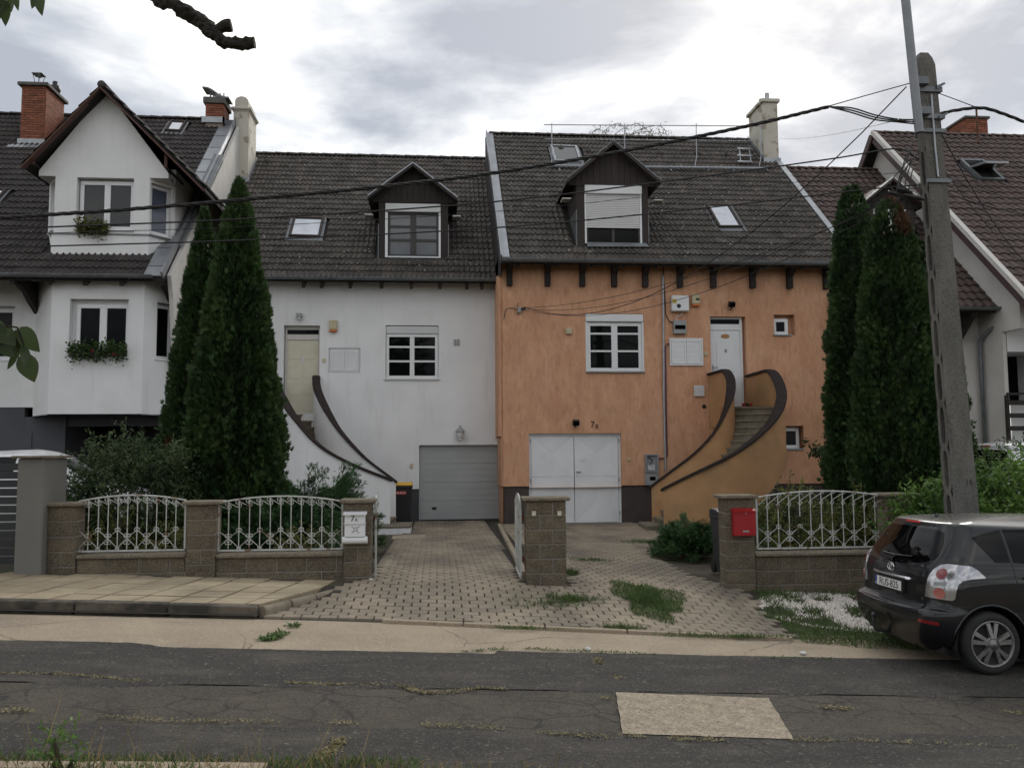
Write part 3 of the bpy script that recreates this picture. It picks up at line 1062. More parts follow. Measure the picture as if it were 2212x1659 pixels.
def bricks(parent, x0, x1, y0, y1, z0, z1, m, L=0.25, H=0.075, W=0.12, faces='fr'):
    """brick courses on the seen faces: f front (-Y), r right (+X), l left (-X)"""
    me = {}

    def bm_(l, wd):
        key = (round(l, 3), round(wd, 3))
        if key not in me:
            g = G(); g.cbox(-l/2+.005, l/2-.005, -wd/2, wd/2, -H/2+.005, H/2-.005, .004)
            me[key] = g.mesh('brick'); me[key].materials.append(m)
        return me[key]
    n_ = int(round((z1-z0)/H))
    for j in range(n_):
        z = z0+(j+.5)*(z1-z0)/n_
        for fc in faces:
            a, b = (x0, x1) if fc == 'f' else (y0, y1)
            k = max(1, int(round((b-a)/L)))
            edges = [a+(b-a)*i/k for i in range(k+1)]
            if j % 2:
                s_ = (b-a)/k/2
                edges = [a]+[a+s_+(b-a)*i/k for i in range(k)]+[b]
            for e0, e1 in zip(edges, edges[1:]):
                c = (e0+e1)/2
                jit = random.uniform(-.003, .004)
                if fc == 'f':
                    M = Matrix.Translation((c, y0+W/2-.014+jit, z))
                elif fc == 'r':
                    M = Matrix.Translation((x1-W/2+.014-jit, c, z)) @ Matrix.Rotation(R(90), 4, 'Z')
                else:
                    M = Matrix.Translation((x0+W/2-.014+jit, c, z)) @ Matrix.Rotation(R(90), 4, 'Z')
                put('brick', bm_(e1-e0, W), None, parent, M)


def gabled_body(fr_x0, fr_x1, yf, yb, zt, ridgeY, ridgeZ, faces=('l', 'r', 'b')):
    """side and back walls of a house under its roof"""
    g = G()
    for k, x in (('l', fr_x0), ('r', fr_x1)):
        if k in faces:
            sl = (ridgeZ-zt)/(ridgeY-yf)
            g.add([(x, yf, -0.5), (x, yb, -0.5), (x, yb, zt), (x, ridgeY, ridgeZ-.06), (x, yf, zt)], [(0, 1, 2, 3, 4)])
    g.add([(fr_x0, yb, -.5), (fr_x1, yb, -.5), (fr_x1, yb, zt), (fr_x0, yb, zt)], [(0, 1, 2, 3)])
    return g


def roof_slab(x0, x1, eave, ridge, back, th=0.10):
    g = G()
    (ey, ez), (ry, rz), (by, bz) = eave, ridge, back
    prof = [(ey, ez), (ry, rz), (by, bz), (by, bz-th), (ry, rz-th*1.4), (ey, ez-th)]
    V = [(x, p[0], p[1]) for x in (x0, x1) for p in prof]
    n_ = len(prof)
    g.add(V, [tuple(range(n_)), tuple(range(n_, 2*n_))]+[(i, (i+1) % n_, (i+1) % n_+n_, i+n_) for i in range(n_)])
    return g


def dormer_roof(parent, xc, half, zap, zev, yf, yb, m_top, m_edge, th=0.07, name='dormer_roof'):
    g = G()
    for s in (-1, 1):
        g.prism([(xc, yf, zap), (xc+s*half, yf, zev), (xc+s*half, yf, zev-th), (xc, yf, zap-th*1.25)], (0, yb-yf, 0))
    o = g.obj(name, m_top, parent)
    for s in (-1, 1):
        e = G(); e.bar((xc, yf-.012, zap+.01), (xc+s*half, yf-.012, zev+.01), .03, .03, (0, -1, 0)); e.obj('verge_strip', m_edge, o)
    return o


# ================================================================== middle house: white, grey-brown tiles
WY = 24.5
fw_ = FY(WY)
Hm = thing('white_row_house', 'white rendered middle house with grey sectional garage and cream front door up curved steps', 'house', (-2.4, 24.5, 0))
w_eave, w_ridge = (24.0, 6.80), (30.0, 12.36)
hm_x0, hm_x1 = -6.56, 1.78
r_gar = fw_.rect(905, 961, 1080, 1125)
r_gar = (r_gar[0], r_gar[1]-.02, 0.02, r_gar[3])
r_door = fw_.rect(612, 703, 690, 894)
r_win = fw_.rect(833, 703, 947, 820)
r_lou = fw_.rect(710, 752, 778, 805)
holes = [r_gar+(0.14,), r_door+(0.22,), r_win+(0.16,), r_lou+(0.06,)]
wall_holes(fw_, hm_x0, hm_x1, 0.92, 7.15, [h for h in holes if h[2] > 0.5]+[(r_gar[0], r_gar[1], 0.0, r_gar[3], 0.14)]).obj('wall', m_white, Hm)
gabled_body(hm_x0, hm_x1, 24.56, 35.5, 7.1, 30.0, 12.3, faces=('b',)).obj('rear_wall', m_white, Hm)
g = G()
fw_.box(g, hm_x0, r_gar[0]-.001, -.3, 0.92, -.30, -.03); fw_.box(g, r_gar[1]+.001, hm_x1, -.3, 0.92, -.30, -.03)
fw_.box(g, r_gar[0], r_gar[1], -.3, 0.015, -.5, -.04)
g.obj('plinth', m_plinth_g, Hm)
# sectional door: four panels with stamped ribs
a, b, c, d = r_gar
gd = G(); fw_.box(gd, a, b, c, d, -.20, -.16); gdo = gd.obj('garage_door', m_black, Hm)
nh = 4
for k in range(nh):
    z0, z1 = c+.03+(d-c-.03)*k/nh+.004, c+.03+(d-c-.03)*(k+1)/nh-.004
    g = G()
    hh = (z1-z0)/3
    for q in range(3):
        fw_.box(g, a+.012, b-.012, z0+q*hh+.004, z0+(q+1)*hh-.004, -.158, -.122)
    fw_.box(g, a+.012, b-.012, z0, z1, -.158, -.128)
    g.obj('door_panel', m_garage_g, gdo)
hx, hz = fw_.at(938, 1098)
g = G(); g.lathe([(0.0, 0), (.05, 0), (.05, .02), (0.03, .03), (0, .03)], fw_.P(hx, hz, -.122), (0, -1, 0), 14)
for v in range(len(g.v)):
    p = g.v[v]; g.v[v] = (hx+(p[0]-hx)*1.5, p[1], hz+(p[2]-hz)*.75)
g.obj('door_handle', m_black, gdo, auto=40)
g = G(); fw_.box(g, a+.01, b-.01, c, c+.03, -.155, -.11); g.obj('bottom_seal', m_black, gdo)
# front door with transom
a, b, c, d = r_door
g = G()
zt0 = fw_.at(650, 733)[1]
zt1, zt2 = fw_.at(650, 721)[1], fw_.at(650, 711)[1]
fw_.box(g, a+.02, a+.07, c, d, -.22, -.15); fw_.box(g, b-.05, b-.003, c, d, -.22, -.15)
fw_.box(g, a+.07, b-.05, zt2, d-.003, -.22, -.15); fw_.box(g, a+.07, b-.05, zt0, zt1, -.22, -.15)
do = g.obj('front_door', m_white2, Hm, bevel=.006)
g = G(); fw_.box(g, a+.07, b-.05, zt1, zt2, -.2, -.185); g.obj('transom_pane', m_glass, do)
g = G(); fw_.box(g, a+.072, b-.052, c+.01, zt0-.004, -.215, -.175); leaf = g.obj('door_leaf', m_cream, do, bevel=.004)
for k, (q0, q1) in enumerate(((.06, .26), (.32, .52), (.58, .74), (.80, .95))):
    for s in (0, 1):
        u0 = a+.13+s*.40
        zz0, zz1 = c+(zt0-c)*(1-q1), c+(zt0-c)*(1-q0)
        g = G()
        g.cbox(u0, u0+.30, WY+.166, WY+.178, zz0, zz1, .005)
        g.obj('raised_panel', m_cream, leaf)
ux, uz = fw_.at(653, 775)
g = G(); fw_.box(g, ux-.035, ux+.035, uz-.07, uz+.1, -.175, -.16); g.obj('house_notice', m_pvc_g, leaf)
# ground floor window with roller-blind box
a, b, c, d = r_win
g = G(); fw_.box(g, a+.005, b-.005, d-.24, d-.02, -.15, -.02); g.obj('blind_box', m_pvc_g, Hm, bevel=.02)
window(Hm, fw_, (a+.01, b-.01, c+.03, d-.245), -.05, 2, (1, 1.45, 1.45), fw=.085, bar=.055, mull=.13, sill=.05)
# louvred kitchen shutters
def louvre(parent, fr, r, w, m, n=16):
    a, b, c, d = r
    g = G()
    fr.box(g, a, b, d-.04, d, w-.03, w); fr.box(g, a, b, c, c+.04, w-.03, w); fr.box(g, a, a+.04, c+.04, d-.04, w-.03, w); fr.box(g, b-.04, b, c+.04, d-.04, w-.03, w)
    fr.box(g, a+.04, b-.04, c+.04, d-.04, w-.03, w-.022)
    sh = g.obj('louvred_shutter', m, parent)
    mid = (a+b)/2
    for s in (0, 1):
        x0, x1 = (a+.05, mid-.005) if s == 0 else (mid+.005, b-.05)
        g = G()
        fr.box(g, x0, x0+.05, c+.045, d-.045, w-.02, w+.012); fr.box(g, x1-.05, x1, c+.045, d-.045, w-.02, w+.012)
        fr.box(g, x0+.05, x1-.05, d-.10, d-.045, w-.02, w+.012); fr.box(g, x0+.05, x1-.05, c+.045, c+.10, w-.02, w+.012)
        lf = g.obj('shutter_leaf', m, sh)
        z0, z1 = c+.10, d-.10
        for k in range(n):
            zz = z0+(z1-z0)*(k+.5)/n
            h = G(); h.obox(fr.P((x0+x1)/2, zz, w-.003), fr.U*((x1-x0)/2-.052), fr.N*.007+Vector((0, 0, -(z1-z0)/n*.56)), (fr.N*.9+Vector((0, 0, .35))).normalized()*.003)
            h.obj('slat', m, lf)
    return sh


louvre(Hm, fw_, (r_lou[0]+.02, r_lou[1]-.02, r_lou[2]+.02, r_lou[3]-.02), -.025, m_pvc)
# roof
rf = roof_slab(hm_x0, hm_x1-.02, (24.0, 6.78), (30.0, 12.33), (35.9, 6.9)).obj('roof', m_under, Hm)
wT = Vector((0, 6.0, 5.56)).normalized(); wN = Vector((1, 0, 0)).cross(wT)
w_p0 = Vector((0, 24.0, 6.80))
# dormer of the white house
dpt = PP(890, 558, w_p0, wN)
WDY = dpt.y
fd = FY(WDY)
du0, _ = fd.at(818, 500); du1, _ = fd.at(968, 500)
apx = fd.at(892, 352, .3); evl = fd.at(795.5, 424, .3); evr = fd.at(990, 427, .3)
dxc, dzap, dzev, dhalf = apx[0], apx[1], (evl[1]+evr[1])/2, (evr[0]-evl[0])/2
sk1 = [PP(x_, y_, w_p0, wN) for x_, y_ in ((636, 473), (702, 475), (690, 516), (622, 514))]
chb = PP(537, 394, w_p0, wN)


def wcut(x, y, z):
    if du0-.05 < x < du1+.05 and WDY < y < WDY+3.3 and z < dzap-abs(x-dxc)*.62:
        return True
    if min(p.x for p in sk1)-.02 < x < max(p.x for p in sk1)+.02 and sk1[3].y-.05 < y < sk1[0].y+.05:
        return True
    return x < chb.x-.1 and chb.y-.1 < y < chb.y+1.2


tiled_roof(rf, hm_x0+.02, hm_x1-.06, w_eave, w_ridge, m_tile, rows=24, cut=wcut, seed=1)
ridge_tiles(rf, hm_x0+.1, hm_x1-.05, 30.0, 12.40, m_tile)
gutter(Hm, hm_x0+.05, hm_x1-.04, 23.93, 6.80, .075, m_zinc_d, .85, .35)
for xr in (658, 697, 758, 825, 889, 950, 1008, 1040, 1079):
    u_ = fw_.at(xr, 612, .2)[0]
    g = G(); g.prism([(u_-.045, 24.08, 6.52), (u_-.045, 24.75, 6.95), (u_-.045, 24.75, 7.2), (u_-.045, 24.04, 6.74)], (.09, 0, 0)); g.obj('rafter_end', m_wood_d, Hm)
g = G(); g.prism([(hm_x0, 24.03, 6.74), (hm_x0, 24.55, 7.16), (hm_x0, 24.55, 7.19), (hm_x0, 24.03, 6.77)], (hm_x1-hm_x0-.03, 0, 0)); g.obj('soffit_boards', m_white2, Hm)
# vent tiles below the ridge
for xv in (578, 657, 735, 811, 885, 960):
    p = PP(xv, 424-4*(960-xv)/380+2, w_p0, wN) if False else PP(xv, 352+6*(xv-578)/300, w_p0, wN)
    g = G(); g.lathe([(0.11, -.02), (.105, .05), (.07, .09), (0, .10)], p+wN*.03, (wN*.75-wT*.66), 12); g.obj('vent_tile', m_tile, rf, smooth=True)
skylight(rf, sk1, wT, wN, m_wood_b, m_glass_s)
# the dormer
def board_gable(parent, fr, xc, half, zap, zb, w, m, n=12, name='gable_board'):
    """vertical boards filling a gable"""
    for k in range(n):
        a0, a1 = xc-half+2*half*k/n+.004, xc-half+2*half*(k+1)/n-.004
        h = lambda x: zap-(zap-zb)*abs(x-xc)/half*.93
        pts = [fr.P(a0, zb-.03, w), fr.P(a1, zb-.03, w), fr.P(a1, h(a1), w)]
        if a0 < xc < a1:
            pts.append(fr.P(xc, zap, w))
        pts.append(fr.P(a0, h(a0), w))
        G().prism(pts, fr.N*.02).obj(name, m, parent)


def dormer(house, fr, DY, u0, u1, win_px, zroof, xc, half, zap, zev, m_w, m_edge, blind, m_wframe, sillpx=None):
    zb = fr.at(win_px[0], win_px[1])[1]
    g = G()
    r = fr.rect(*win_px)
    fr.box(g, u0, r[0]-.004, zroof-.4, zev+.05, -2.6, 0); fr.box(g, r[1]+.004, u1, zroof-.4, zev+.05, -2.6, 0)
    fr.box(g, r[0]-.003, r[1]+.003, r[3], zev+.06, -2.6, -.01)
    fr.box(g, r[0]-.003, r[1]+.003, zroof-.4, r[3], -2.6, -.14)
    dm = g.obj('dormer', m_w, house)
    board_gable(dm, fr, xc, half-.10, zap-.09, zev-.06, .003, m_w, 14)
    for s in (-1, 1):
        b_ = G(); b_.bar(fr.P(xc, zap-.09, .25), fr.P(xc+s*half, zev-.09, .25), .03, .17, (0, -1, 0)); b_.obj('bargeboard', m_w, dm)
    dormer_roof(dm, xc, half, zap, zev, DY-.29, DY+4.2, m_tile, m_edge)
    for s, xe in ((-1, u0), (1, u1)):
        f_ = G(); f_.box(xe-.02 if s < 0 else xe, xe if s < 0 else xe+.02, DY-.01, DY+1.2, zroof-.1, zroof+1.0)
        f_.obj('side_flashing', m_zinc_d, dm)
        e_ = G(); e_.box(xc+s*(half-.02)-.12, xc+s*(half-.02)+.12, DY-.1, DY+.3, zev-.5, zev-.47); e_.obj('eave_flashing', m_white2, dm)
    return dm, r


dmo, rw = dormer(Hm, fd, WDY, du0, du1, (832, 441, 952, 557), dpt.z, dxc, dhalf, dzap, dzev, m_wood_d, m_galv, False, m_pvc_d)
a, b, c, d = rw
bx_ = G(); fd.box(bx_, a, b, d-.25, d, -.12, .05); bx_.obj('blind_box', m_pvc_g, dmo, bevel=.02)
for q_ in ((a, a+.075, c, d-.252), (b-.06, b, c, d-.252), (a+.0751, b-.0601, c, c+.04)):
    fd.box(G(), *q_, -.12, .01).obj('blind_rail', m_pvc, dmo)
window(dmo, fd, (a+.08, b-.065, c+.045, d-.255), -.04, 2, (1, 1.15, 1.2), m_frame=m_pvc_d, m_pane=m_glass_b, fw=.06, bar=.07, mull=.17, name='dormer_window')
# chimney against the neighbour's wall
cx0, cx1 = PY(503.5, 300, chb.y).x, PY(537, 300, chb.y).x
ctop = PY(520, 238, chb.y).z
g = G(); g.box(cx0, cx1, chb.y, chb.y+1.15, chb.z-.8, ctop)
chim = g.obj('chimney', m_chim, Hm, bevel=.012)
g = G(); g.cbox(cx0-.07, cx1+.07, chb.y-.07, chb.y+1.22, ctop, ctop+.09, .02); g.cbox(cx0-.03, cx1+.03, chb.y-.03, chb.y+1.18, ctop-.05, ctop-.002, .015); g.obj('chimney_cap', m_chim, chim)
for k in range(2):
    g = G(); yy0 = chb.y+.02+k*.6
    w_, hh = (cx1-cx0)*.86, PY(520, 208, chb.y).z-ctop-.09
    xm = (cx0+cx1)/2
    n_ = 12
    arc = [(xm-w_/2, ctop+.09)]+[(xm-w_/2*math.cos(math.pi*t/n_), ctop+.09+hh*.55+hh*.45*math.sin(math.pi*t/n_)) for t in range(n_+1)]+[(xm+w_/2, ctop+.09)]
    g.prism([(x_, yy0, z_) for x_, z_ in arc], (0, .5, 0)); g.obj('chimney_cowl', m_chim, chim, auto=40)
g = G(); g.box(cx0-.05, cx1+.06, chb.y-.07, chb.y-.003, chb.z-.12, chb.z+.16); g.prism([(cx1+.003, chb.y-.06, chb.z-.1), (cx1+.003, chb.y+1.2, chb.z+1.0), (cx1+.003, chb.y+1.2, chb.z+1.25), (cx1+.003, chb.y-.06, chb.z+.18)], (.05, 0, 0)); g.obj('chimney_flashing', m_zinc, chim)


# curved outside stairs with parapets
def parapet(parent, pts, th, zbot, m, m_cap, n=8, name='parapet', capw=.22):
    c = catmull(pts, n)
    g, k = G(), G()
    L_, R_ = [], []
    for i, p in enumerate(c):
        dd = c[min(i+1, len(c)-1)]-c[max(i-1, 0)]
        dd.z = 0
        s = dd.normalized().cross(Vector((0, 0, 1)))
        L_.append((p, s))
    V = []
    for i, (p, s) in enumerate(L_):
        zb = zbot(i/(len(c)-1), p)
        a_, b_ = p-s*th/2, p+s*th/2
        V += [(a_.x, a_.y, zb), (b_.x, b_.y, zb), (b_.x, b_.y, p.z-.02), (a_.x, a_.y, p.z-.02)]
    F = []
    for i in range(len(c)-1):
        for q in range(4):
            F.append((i*4+q, i*4+(q+1) % 4, (i+1)*4+(q+1) % 4, (i+1)*4+q))
    F += [(0, 1, 2, 3), tuple(4*(len(c)-1)+q for q in range(4))]
    g.add(V, F)
    o = g.obj(name, m, parent, auto=50)
    V, F = [], []
    pr_ = [(-capw/2, -.035), (capw/2, -.035), (capw/2, .015), (capw*.36, .038), (0, .045), (-capw*.36, .038), (-capw/2, .015)]
    for i, (p, s) in enumerate(L_):
        q_ = p
        if i == len(c)-1:
            q_ = p+(c[-1]-c[-2]).normalized()*.05
        V += [(q_.x+s.x*u_, q_.y+s.y*u_, q_.z+h_) for u_, h_ in pr_]
    m_ = len(pr_)
    for i in range(len(c)-1):
        F += [(i*m_+q, i*m_+(q+1) % m_, (i+1)*m_+(q+1) % m_, (i+1)*m_+q) for q in range(m_)]
    F += [tuple(range(m_)), tuple(range((len(c)-1)*m_, len(c)*m_))]
    k.add(V, F)
    k.obj('coping', m_cap, o, auto=45)
    return o, c


m_tread = mat('worn_tread', (0.24, 0.195, 0.13), (0.16, 0.13, 0.09), scale=6, rough=.9, bump=.4, bscale=60)


def stair_steps(parent, ci, co, ztop, zbase, n, m, under):
    """treads between the inner and outer parapet curves, from the landing down"""
    for k in range(n):
        t0, t1 = k/n, (k+1)/n
        f = lambda cc, t: cc[min(int(t*(len(cc)-1)), len(cc)-2)].lerp(cc[min(int(t*(len(cc)-1)), len(cc)-2)+1], t*(len(cc)-1)-min(int(t*(len(cc)-1)), len(cc)-2))
        a, b, c_, d_ = f(ci, t0), f(ci, t1), f(co, t1), f(co, t0)
        z = ztop-(ztop-zbase)*k/n
        zl = under(k/n, z)
        st_ = G().prism([(p.x, p.y, zl) for p in (a, b, c_, d_)], (0, 0, z-zl-.045)).obj('step', m, parent)
        dn = ((b-a)+(c_-d_)).normalized()*.04
        dn.z = 0
        G().prism([(p.x, p.y, z-.044) for p in (a, b+dn, c_+dn, d_)], (0, 0, .044)).obj('tread', m_tread, st_)


st = G(); st.box(r_door[0]-.05, r_door[1]+.25, 23.9, 24.49, 2.6, 3.02)
sto = st.obj('staircase', m_white, Hm)
ipx = [(683, 814, 24.45), (684, 832, 23.9), (690, 852, 23.4), (710, 892, 22.95), (740, 937, 22.7), (790, 990, 22.55), (855, 1040, 22.6)]
opx = [(596, 822, 23.7), (600, 838, 22.7), (612, 862, 22.05), (640, 905, 21.55), (690, 962, 21.3), (760, 1003, 21.3), (842, 1036, 21.5)]
ip = [PY(*p) for p in ipx]
op = [PY(*p) for p in opx]
oa, ci = parapet(sto, ip, .14, lambda t, p: -.3, m_white, m_coping)
oa, co = parapet(sto, [Vector((r_door[0]-.12, 24.45, 4.02))]+op, .14, lambda t, p: -.3, m_white, m_coping)
co2 = co[8:]
stair_steps(sto, ci, co2, 3.0, 0.12, 16, m_step, lambda t, z: max(-.3, z-.6))
# bottom landing block
pb_ = PZ(860, 1137, .16)
g = G(); g.cbox(-1.42, -0.62, 20.75, 21.9, -.2, gz(-1, 21)+.16, .02); g.obj('bottom_step', m_white, sto)
g = G(); g.cbox(-1.44, -0.60, 20.73, 21.9, gz(-1, 21)+.162, gz(-1, 21)+.205, .008); g.obj('step_slab', m_step, sto)

# ================================================================== right-middle house: orange render
OY = 23.0
fo = FY(OY)
Ho = thing('orange_row_house', 'orange rendered house with white double garage door and metal rail on its dark tiled roof', 'house', (6.4, 23.0, 0))
ho_x0, ho_x1 = 1.76, 10.97
o_eave, o_ridge = (22.45, 7.02), (29.0, 12.90)
oT = Vector((0, 6.55, 5.88)).normalized(); oN = Vector((1, 0, 0)).cross(oT)
o_p0 = Vector((0, 22.45, 7.02))
q_gar = fo.rect(1143, 936, 1343, 1133)
q_gar = (q_gar[0], q_gar[1], 0.0, q_gar[3])
q_win = fo.rect(1265, 678, 1391, 804)
q_door = fo.rect(1536, 684, 1613, 880)
q_sm = fo.rect(1672, 680, 1717, 724)
q_bs = fo.rect(1686, 920, 1736, 970)
holes = [(q_gar[0], q_gar[1], 0.98, q_gar[3], .16), q_win+(.16,), q_door+(.20,), q_sm+(.20,), q_bs+(.25,)]
wall_holes(fo, ho_x0, ho_x1, 1.02, 7.35, holes).obj('wall', m_orange, Ho)
g = G()
g.box(1.66, 1.757, 23.06, 24.62, 2.36, 7.2); g.box(1.72, 1.758, 23.05, 24.62, 1.02, 2.355)
g.obj('side_wall', m_orange, Ho)
gabled_body(1.76, 10.97, 23.02, 35.0, 7.3, 29.0, 12.85, faces=('l', 'r', 'b')).obj('rear_wall', m_orange, Ho)
g = G(); fo.box(g, ho_x0+.02, q_gar[0]-.001, -.3, 1.018, -.3, -.05); fo.box(g, q_gar[1]+.001, ho_x1-.02, -.3, 1.018, -.3, -.05); g.obj('plinth', m_plinth_b, Ho)
# double steel garage door, each leaf stamped with a big lozenge
a, b, c, d = q_gar
g = G(); fo.box(g, a, b, 0.0, d, -.22, -.155); gdo = g.obj('garage_door', m_garage_w, Ho)
g = G(); fo.box(g, a, a+.06, .01, d, -.15, -.09); fo.box(g, b-.06, b, .01, d, -.15, -.09); fo.box(g, a+.061, b-.061, d-.06, d, -.15, -.09); g.obj('door_frame', m_garage_w, gdo)
mid = (a+b)/2-.02
for s, (x0, x1) in enumerate(((a+.065, mid-.006), (mid+.006, b-.065))):
    z0, z1 = .03, d-.065
    zm = z0+(z1-z0)*.53
    g = G(); fo.box(g, x0, x1, z0, z1, -.15, -.115)
    lf = g.obj('door_leaf', m_garage_w, gdo)
    # raised pyramids: upper sheet and lower sheet folded to the lozenge
    for (q0, q1, tip) in ((zm+.004, z1-.01, z1-.01), (z0+.01, zm-.004, z0+.01)):
        xm = (x0+x1)/2
        e = .010
        up = q1 if tip == q1 else q0
        lo_ = q0 if tip == q1 else q1
        f1 = lambda u_, z_, w_: fo.P(u_, z_, w_)
        W0, W1 = -.113, -.072
        g = G()
        V = [f1(x0+e, lo_, W0+.032), f1(xm, lo_, W0), f1(x1-e, lo_, W0+.032), f1(x1-e, up, W0), f1(xm, up, W1-.01), f1(x0+e, up, W0), f1(xm, (lo_*.45+up*.55), W0+.004)]
        g.add(V, [(0, 1, 6), (1, 2, 6), (2, 3, 6), (3, 4, 6), (4, 5, 6), (5, 0, 6)])
        g.obj('door_sheet', m_garage_w, lf)
g = G(); hx, hz = fo.at(1247, 1022); fo.box(g, hx-.02, hx+.02, hz-.11, hz+.11, -.112, -.1); g.bar(fo.P(hx, hz+.03, -.1), fo.P(hx, hz+.03, -.04), .02, .02); g.bar(fo.P(hx-.01, hz+.03, -.045), fo.P(hx+.11, hz+.03, -.045), .018, .018); g.obj('door_handle', m_anth, gdo)
for s, x_ in ((0, a+.05), (1, b-.05)):
    for q_ in (.12, .48, .92):
        g = G(); g.tube([fo.P(x_, d*q_-.05, -.085), fo.P(x_, d*q_+.05, -.085)], .014, 6); g.obj('hinge', m_greybox, gdo)
hx, hz = fo.at(1260, 991); g = G(); fo.box(g, hx-.045, hx+.045, hz-.05, hz+.05, -.07, -.064); g.obj('notice', m_pvc, gdo)
# window with blind box
a, b, c, d = q_win
g = G(); fo.box(g, a+.005, b-.005, d-.22, d-.01, -.15, .015); g.obj('blind_box', m_pvc, Ho, bevel=.02)
for q_ in (a, b-.05):
    fo.box(G(), q_, q_+.05, c, d-.222, -.12, -.01).obj('blind_rail', m_pvc, Ho)
window(Ho, fo, (a+.052, b-.052, c+.03, d-.24), -.05, 2, (.62, 1.4, 1.35), fw=.09, bar=.05, mull=.17, sill=.06, sill_mat=m_greybox)
# front door
a, b, c, d = q_door
zt0, zt1, zt2 = fo.at(1570, 712)[1], fo.at(1570, 699)[1], fo.at(1570, 686)[1]
g = G()
fo.box(g, a+.003, a+.05, c, d-.003, -.2, -.12); fo.box(g, b-.13, b-.06, c, d-.003, -.2, -.12); fo.box(g, a+.05, b-.13, zt0, zt1, -.2, -.12); fo.box(g, a+.05, b-.13, zt2-.03, d-.003, -.2, -.12)
do = g.obj('front_door', m_doorw, Ho, bevel=.006)
g = G(); fo.box(g, a+.05, b-.13, zt1, zt2-.03, -.18, -.165); g.obj('transom_pane', m_glass, do)
g = G(); fo.box(g, a+.052, b-.132, c+.01, zt0-.004, -.19, -.14); leaf = g.obj('door_leaf', m_doorw, do, bevel=.004)
lw = b-.132-a-.052
um = a+.052+lw/2
for (z0_, z1_, w_, arch) in ((.46, .84, .52, True), (.30, .335, .34, False), (.36, .375, .34, False), (.385, .42, .42, False), (.05, .27, .5, False)):
    zz0, zz1 = c+(zt0-c)*z0_, c+(zt0-c)*z1_
    pts = [(um-w_/2*lw*1.2, zz0), (um+w_/2*lw*1.2, zz0), (um+w_/2*lw*1.2, zz1)]
    if arch:
        pts += [(um+w_/2*lw*1.2*math.cos(math.pi*t/10), zz1+.10*math.sin(math.pi*t/10)) for t in range(1, 10)]
    pts.append((um-w_/2*lw*1.2, zz1))
    g = G(); g.prism([fo.P(u_, z_, -.141) for u_, z_ in pts], fo.N*.016)
    pn = g.obj('raised_panel', m_doorw, leaf, bevel=.007)
g = G(); zc = fo.at(1571, 725)[1]; g.lathe([(.0, 0), (.085, 0), (.085, .012), (0, .014)], fo.P(um, zc, -.14), (0, -1, 0), 20)
for v in range(len(g.v)):
    p = g.v[v]; g.v[v] = (um+(p[0]-um)*1.45, p[1], zc+(p[2]-zc)*.75)
g.obj('name_plaque', mat('varnished_wood_plaque', (0.30, 0.14, 0.04), (0.42, 0.24, 0.09), scale=25, rough=.4), leaf)
g = G(); zc = fo.at(1571, 757)[1]; fo.box(g, um-.035, um+.035, zc-.05, zc+.05, -.14, -.12); g.obj('house_notice', m_greybox, leaf)
g = G(); fo.box(g, a+.08, a+.11, c+1.0, c+1.2, -.14, -.125); g.bar(fo.P(a+.095, c+1.12, -.09), fo.P(a+.22, c+1.12, -.09), .02, .02); g.bar(fo.P(a+.095, c+1.12, -.13), fo.P(a+.095, c+1.12, -.085), .02, .02); g.obj('door_handle', m_galv, leaf)
# small windows
a, b, c, d = q_sm
window(Ho, fo, (a+.01, b-.16, c+.02, d-.1), -.10, 1, (1,), fw=.09, sill=.05, sill_mat=m_greybox, name='small_window')
a, b, c, d = q_bs
window(Ho, fo, (a+.01, b-.06, c+.02, d-.05), -.16, 1, (1,), fw=.09, sill=.04, sill_mat=m_greybox, name='basement_window')
# louvred shutters on the wall face
rl = fo.rect(1446, 731, 1518, 790)
louvre(Ho, fo, rl, .045, m_pvc)
# roof
rf2 = roof_slab(1.70, 11.55, (22.45, 7.0), (29.0, 12.87), (35.5, 7.0)).obj('roof', m_under, Ho)
dp2 = PP(1334, 531, o_p0, oN)
ODY = dp2.y
fd2 = FY(ODY)
eu0, _ = fd2.at(1246, 470); eu1, _ = fd2.at(1400, 470)
apx = fd2.at(1325.5, 304.5, .3); evl = fd2.at(1225, 389, .3); evr = fd2.at(1428, 388, .3)
exc, ezap, ezev, ehalf = apx[0], apx[1], (evl[1]+evr[1])/2, (evr[0]-evl[0])/2
sk2 = [PP(x_, y_, o_p0, oN) for x_, y_ in ((1528, 446), (1572, 446), (1606, 495), (1548, 495))]
sk3 = [PP(x_, y_, o_p0, oN) for x_, y_ in ((1188, 318), (1243, 320), (1258, 354), (1197, 352))]
chc = PP(1683, 352, o_p0, oN)


def ocut(x, y, z):
    if eu0-.05 < x < eu1+.05 and ODY < y < ODY+3.6 and z < ezap-abs(x-exc)*.7:
        return True
    for s_ in (sk2, sk3):
        if min(p.x for p in s_)-.02 < x < max(p.x for p in s_)+.02 and s_[3].y-.05 < y < s_[0].y+.05:
            return True
    return False


tiled_roof(rf2, 1.92, 11.45, o_eave, o_ridge, m_tile, rows=25, cut=ocut, seed=2)
ridge_tiles(rf2, 1.8, 11.4, 29.0, 12.95, m_tile)
gutter(Ho, 1.72, 11.4, 22.38, 7.03, .085, m_zinc_d, .80, .35)
